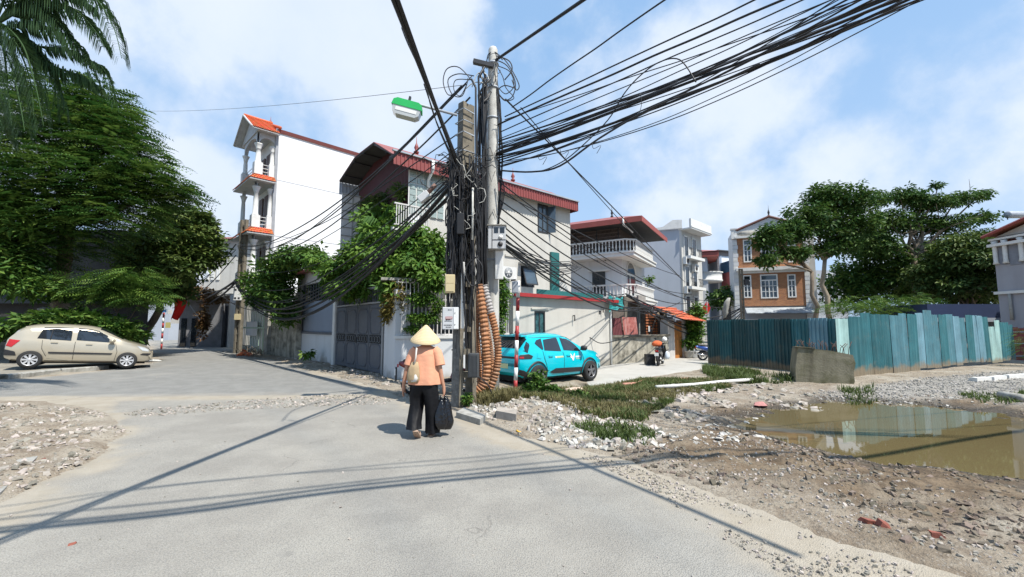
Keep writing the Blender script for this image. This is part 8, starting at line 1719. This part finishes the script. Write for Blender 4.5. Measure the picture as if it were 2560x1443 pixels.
q = MB(); q.loft([(0, 0, 0, .16, .12), (0, 0, .1, .24, .16), (0.02, 0, .2, .22, .14), (.02, 0, .27, .08, .08)], 12, wr=.3, seed=5); o_ = q.build('orange_bag', mat('orange_sack_cloth', (0, 0, 0))); o_.location = (g.x + .05, g.y, .66); tag(o_, 'orange bag strapped on the seat of the black motorbike', 'bag')
q = MB(); q.loft([(0, 0, 0, .1, .08), (0, 0, .12, .15, .1), (0, 0, .28, .1, .07), (0, 0, .36, .03, .03)], 12, wr=.3, seed=6); o_ = q.build('white_bag', mat('white_plastic_bag', (.6, .65, .7), .4)); o_.location = (g.x + .42, g.y - .3, .1); tag(o_, 'white plastic bag hanging at the side of the black motorbike', 'bag')
q = MB(); q.lathe([(.1, 0), (.13, .07), (.11, .16), (.03, .22)], (0, 0, 0), 14); o_ = q.build('white_cap_helmet', white_paint); o_.location = (g.x + .62, g.y + .55, .88); tag(o_, 'white helmet on the handlebar of the black motorbike', 'helmet')
g = P(1752, 890, 23.0); scooter('blue scooter half hidden behind the end of the corrugated fence', (g.x + .1, g.y, -.22), R(-10), blu_bike)
bx = MB(); bx.box(0, 0, 0, .42, .35, .5); o_ = bx.build('black_crate', trim_b); g = P(1616, 895, 20.3); o_.location = (g.x, g.y, -.22); tag(o_, 'black crate on the ground beside the black motorbike', 'crate')

# ------------------------------------------------------------------ the woman with the conical hat
skin = mat('tanned_skin', (.46, .235, .15), .6, .08, 20, .05, 60); shirt_m = mat('salmon_cotton', (.66, .31, .19), .9, .07, 5, .7, 9); trou_m = mat('black_satin_trousers', (.0045, .0045, .006), .6, .3, 6, .8, 7, spec=.25); hat_m = mat('palm_leaf_hat', (.72, .56, .33), .75, .06, 14, .15, 60)
wf = G(1064, 1098); wx_, wy_ = P(1060, 950, wf.y + .10).x, wf.y + .12
per = thing('person', 'elderly person in a conical hat, salmon shirt and wide black trousers walking away', 'person', (wx_, wy_, 0), R(-2)); per.scale = (1.0, 1.0, 1.0)
# skeleton: index -> (pos, radius)
sk = [((0, 0, .80), .125), ((0, .01, 1.0), .115), ((0, .03, 1.18), .125), ((0, .05, 1.28), .085), ((0, .08, 1.34), .05), ((0, .11, 1.42), .075), ((0, .12, 1.50), .08),
      ((-.15, .03, 1.26), .055), ((-.255, -.01, 1.02), .042), ((-.30, .0, .80), .033), ((-.31, .01, .74), .028), ((.15, .03, 1.26), .055), ((.225, .0, 1.02), .042), ((.265, .02, .80), .033), ((.285, .03, .72), .028),
      ((-.095, .0, .74), .09), ((-.10, .10, .42), .062), ((-.08, -.12, .16), .042), ((-.075, -.16, .10), .036), ((-.055, -.08, .035), .032), ((.095, 0, .74), .09), ((.10, .02, .42), .062), ((.10, .05, .10), .042), ((.10, .04, .05), .038), ((.11, .17, .035), .032),
      ((-.315, .02, .665), .03), ((.29, .035, .64), .033)]
ed = [(0, 1), (1, 2), (2, 3), (3, 4), (4, 5), (5, 6), (2, 7), (7, 8), (8, 9), (9, 10), (2, 11), (11, 12), (12, 13), (13, 14), (0, 15), (15, 16), (16, 17), (17, 18), (18, 19), (0, 20), (20, 21), (21, 22), (22, 23), (23, 24), (10, 25), (14, 26)]
def add_chain(start, pts):
    prev = start
    for p, r in pts: sk.append((p, r)); ed.append((prev, len(sk) - 1)); prev = len(sk) - 1
# fingers: relaxed curl on the free hand, closed round the bag handles on the other
for i, (dy, l) in enumerate(((-.022, .9), (-.005, 1.0), (.012, .95), (.028, .75))):
    add_chain(25, [((-.318, .02 + dy, .635), .0095), ((-.317, .02 + dy, .635 - .035 * l), .0085), ((-.305, .02 + dy, .635 - .062 * l), .0075)])
    add_chain(26, [((.292, .035 + dy, .612), .010), ((.286, .035 + dy, .588), .009), ((.268, .035 + dy, .594), .008)])
add_chain(25, [((-.302, .058, .648), .011), ((-.292, .072, .622), .009)]); add_chain(26, [((.276, .075, .622), .011), ((.264, .07, .598), .009)])
me = bpy.data.meshes.new('body'); me.from_pydata([s[0] for s in sk], ed, []); ob = link('body', me); md = ob.modifiers.new('s', 'SKIN'); md.use_smooth_shade = True
for v, s in zip(me.skin_vertices[0].data, sk): v.radius = (s[1], s[1])
me.skin_vertices[0].data[0].use_root = True; sb_ = ob.modifiers.new('u', 'SUBSURF'); sb_.levels = 1; sb_.render_levels = 1
dg_ = bpy.context.evaluated_depsgraph_get(); dg_.update(); nm = bpy.data.meshes.new_from_object(ob.evaluated_get(dg_)); ob.modifiers.clear(); ob.data = nm; nm.materials.clear(); nm.materials.append(skin); ob.parent = per
# face: nose, brow, ears, mouth on the side away from the viewer
q = MB(); q.loft([(0, .195, 1.425, .012, .012), (0, .205, 1.435, .016, .018), (0, .195, 1.46, .01, .012), (0, .188, 1.475, .006, .006)], 8); q.build('nose', skin, per)
for s in (-1, 1): q = MB(); q.lathe([(.012, 0), (.024, .006), (.012, .012)], (s * .078 - .006, .115, 1.44), 10, 'x'); q.build('ear', skin, per); q = MB(); q.lathe([(.002, 0), (.011, .004), (.002, .012)], (s * .028, .182, 1.46), 10, 'y'); q.build('eye', trim_b, per)
q = MB(); q.box(-.022, .178, 1.395, .022, .192, 1.402); q.build('mouth', mat('lip', (.3, .09, .08), .6), per)
q = MB(); q.loft([(0, .07, 1.36, .05, .04), (0, .07, 1.40, .075, .07), (0, .09, 1.46, .088, .085), (0, .10, 1.53, .07, .07), (0, .1, 1.56, .02, .02)], 14, wr=.1, seed=2); q.build('hair', mat('grey_hair', (.08, .07, .065), .7, .3, 20, .2), per)
# shirt with short sleeves
def ring_loft(secs, n=28, wr=0.0, seed=0, cap=False, fold=0.0):
    vs = []
    for (cx, cy, cz, rx, ry) in secs:
        for j in range(n):
            w = 2 * pi * j / n; k = 1 + wr * mnoise.noise(Vector((cos(w) * 1.8 + seed, sin(w) * 1.8 + seed, cz * 3))) + fold * sin(w * 7 + seed + cz * 2) * max(0, (secs[0][2] - cz)) / (secs[0][2] - secs[-1][2] + 1e-6) ; vs.append((cx + rx * cos(w) * k, cy + ry * sin(w) * k, cz))
    k = len(secs); return vs, [(i * n + j, i * n + (j + 1) % n, (i + 1) * n + (j + 1) % n, (i + 1) * n + j) for i in range(k - 1) for j in range(n)]
q = MB(); q.add(*ring_loft([(0, .065, 1.335, .062, .055), (0, .055, 1.32, .09, .075), (0, .045, 1.30, .145, .10), (0, .04, 1.265, .185, .122), (0, .03, 1.18, .195, .135), (0, .02, 1.05, .19, .135), (0, .01, .92, .205, .14), (0, .0, .82, .222, .15), (0, -.0, .765, .228, .155)], 32, .14, 1, fold=.06), sm=True)
q.build('shirt', shirt_m, per)
for s in (-1, 1):
    q = MB(); pts_ = [Vector((s * .13, .035, 1.265)), Vector((s * .175, .03, 1.22)), Vector((s * .21, .015, 1.13)), Vector((s * .232, .0, 1.035))]; q.tube(pts_, [.072, .078, .074, .078], 14, caps=False); q.build('sleeve', shirt_m, per)
# wide trousers: one leg forward, one trailing
for s, path_ in ((-1, [(-.02, .0, .82, .15, .11), (-.05, .01, .74, .15, .125), (-.105, .05, .60, .112, .13), (-.12, .07, .46, .104, .125), (-.125, .01, .33, .10, .12), (-.12, -.07, .22, .095, .115), (-.105, -.12, .145, .098, .11)]),
                 (1, [(.02, .0, .82, .15, .11), (.05, .01, .74, .15, .125), (.105, .02, .60, .114, .13), (.12, .03, .44, .106, .125), (.125, .04, .28, .102, .12), (.125, .05, .14, .104, .118), (.125, .05, .06, .108, .12)])):
    q = MB(); q.add(*ring_loft(path_, 26, .26, 3 + s, fold=.09), sm=True); q.build('trouser_leg', trou_m, per)
# sandals
sole = mat('tan_sandal', (.36, .25, .18), .7, .1); 
q = MB(Matrix.Translation((-.06, -.13, .075)) @ Matrix.Rotation(R(-42), 4, 'X')); q.prism([(-.04, -.11), (.035, -.11), (.048, .02), (.04, .13), (-.03, .13), (-.045, .02)], -.025, .0); q.tube([(-.045, .03, 0), (-.02, .04, .055), (.02, .04, .055), (.045, .03, 0)], .012, 5); q.build('sandal', sole, per)
q = MB(Matrix.Translation((.105, .09, .0))); q.prism([(-.04, -.11), (.035, -.11), (.048, .02), (.04, .13), (-.03, .13), (-.045, .02)], .003, .025); q.tube([(-.045, .03, .02), (-.02, .04, .075), (.02, .04, .075), (.045, .03, .02)], .012, 5); q.build('sandal', sole, per)
# conical hat tipped back
q = MB(Matrix.Translation((-.01, .07, 1.405)) @ Matrix.Rotation(R(13), 4, 'X') @ Matrix.Rotation(R(5), 4, 'Y')); prof_ = [(.222, -.012), (.225, 0), (.17, .062), (.11, .132), (.055, .195), (.02, .228), (.004, .236)]; q.lathe(prof_, (0, 0, 0), 40, cap=False); q.lathe([(.215, -.008), (.0, .2)], (0, 0, 0), 30, cap=False)
for k in range(1, 13): z = .236 * k / 13; r_ = float(np.interp(z, [p[1] for p in prof_[1:]], [p[0] for p in prof_[1:]])); q.tube([((r_ + .001) * cos(w), (r_ + .001) * sin(w), z) for w in np.linspace(0, 2 * pi, 37)], .0022, 3, caps=False)
q.build('conical_hat', hat_m, per)
W2 = lambda x, y, z: per.matrix_basis @ Vector((x, y, z))
# shoulder bag
tb = thing('shoulder_bag', 'beige cloth shoulder bag on a white strap at the left hip of the walking person', 'bag', tuple(W2(-.13, -.14, .80)), 0); tb.scale = (.74, .8, .88)
q = MB(); q.loft([(0, .0, -.0, .10, .045), (0, 0, .06, .13, .06), (-.0, 0, .16, .12, .055), (.01, 0, .24, .10, .04), (.03, .01, .34, .06, .02)], 16, wr=.16, seed=8); q.build('pouch', mat('beige_tote_cloth', (.40, .29, .17), .9, .1, 6, .3, 15), tb)
q = MB(); q.loft([(.02, -.03, .02, .05, .03), (.03, -.03, .08, .075, .03), (.02, -.03, .14, .05, .03), (.02, -.02, .19, .02, .02)], 10, wr=.5, seed=4); q.build('white_bundle', mat('white_plastic_wrap', (.6, .58, .54), .5), tb)
q = MB(); q.tube([(.03, -.02, .30), (.06, -.055, .42), (.065, -.05, .50), (.06, .0, .565), (.0, .15, .565)], .016, 6, flat=.3); q.build('strap', mat('white_strap', (.7, .68, .62), .8), tb)
pbg = mat('black_polythene', (.006, .006, .008), .2, .2, 6, 1.0, 16, spec=.6)
h_ = W2(.285, .03, .60)
for i, (dx, dy, lab, wd, hh, zt_) in enumerate(((.0, -.03, 'shiny black plastic carrier bag hanging nearest the trouser leg', .10, .40, .12), (.055, .05, 'second black plastic carrier bag hanging behind the other one', .095, .44, .10))):
    t = thing('plastic_bag', lab, 'bag', (h_.x + dx - .03, h_.y + dy, zt_ - .0), 0, 'black plastic bags in the hand')
    q = MB(); q.add(*ring_loft([(0, 0, hh + .03, .02, .02), (0, 0, hh, .035, .03), (0, 0, hh * .8, .07, .05), (0, 0, hh * .5, wd * .95, .075), (0.01, 0, hh * .25, wd * 1.08, .085), (.01, 0, .06, wd, .08), (.01, 0, .0, wd * .7, .05), (.01, 0, -.01, .01, .01)], 24, .45, i * 3, fold=-.12), sm=True); q.build('sack', pbg, t)
    q = MB(); q.tube([(-.02, 0, hh), (-.01, 0, h_.z - zt_), (.02, 0, hh)], .012, 5); q.build('handle', pbg, t)
# bricks and loose bits lying about
for i, (x, y, s, lab) in enumerate(((2178, 1352, .11, 'broken red brick, larger one in the dirt near the tyre tracks'), (2212, 1366, .09, 'second broken red brick touching the larger one'), (2345, 1385, .08, 'small red brick shard lying alone in the dirt'), (180, 1363, .05, 'tiny brick chip alone on the pale asphalt'), (100, 1157, .09, 'pink brick fragment in the verge rubble'))):
    g = G(x, y, 0 if x < 1500 else -.12); z = 0 if x < 250 else gz(g.x, g.y); t_ = chunk_templates(5, .6, 20 + i)[i] * s; q = MB(); q.add([tuple(v) for v in t_], [tuple(int(c) for c in f) for f in BOXF]); o_ = q.build('brick_fragment', brick_bit); o_.location = (g.x, g.y, z + s * .2); o_.rotation_euler = (.2, .1, i * 1.3); tag(o_, lab, 'brick')
for i, (x, y, s, m, nm, lab) in enumerate(((1432, 975, .5, mat('dirty_pink_cloth', (.62, .48, .38), .9, .15, 5, .4, 12), 'dirty_sack', 'dirty pinkish white sack slumped in the weeds by the front wheel'), (1900, 1000, .36, mat('faded_red_cloth', (.42, .19, .17), .9, .2, 6, .4, 12), 'red_cloth', 'faded red cloth scrap flattened on the muddy bank'), (1300, 1084, .07, mat('yellow_wrapper', (.7, .4, .05), .6), 'yellow_wrapper', 'small yellow wrapper on the road edge'), (1465, 1000, .14, mat('faded_red_cloth', (0, 0, 0)), 'red_rag', 'small red rag in the grass'), (388, 903, .3, white_paint, 'white_plastic_scrap', 'white plastic scrap under the nose of the gold car'))):
    g = G(x, y, 0 if x < 1400 else -.1); z = gz(g.x, g.y) if x > 1200 else 0; q = MB(); q.loft([(0, 0, -.02, s * .6, s * .35), (.02, 0, s * .12, s * .62, s * .33), (.05, .02, s * .25, s * .4, s * .22), (.1, 0, s * .34, s * .12, s * .08)], 16, wr=.5, seed=i * 2); o_ = q.build(nm, m); o_.location = (g.x, g.y, max(z, -.2)); o_.rotation_euler = (0, 0, i); o_.scale = (1.3, 1, .3) if nm in ('red_cloth', 'red_rag') else (1, 1, .8); tag(o_, lab, 'cloth' if 'cloth' in nm or 'rag' in nm or 'sack' in nm else 'litter')
for ob_ in list(bpy.data.objects):
    if ob_.name not in COL.objects: bpy.data.objects.remove(ob_)
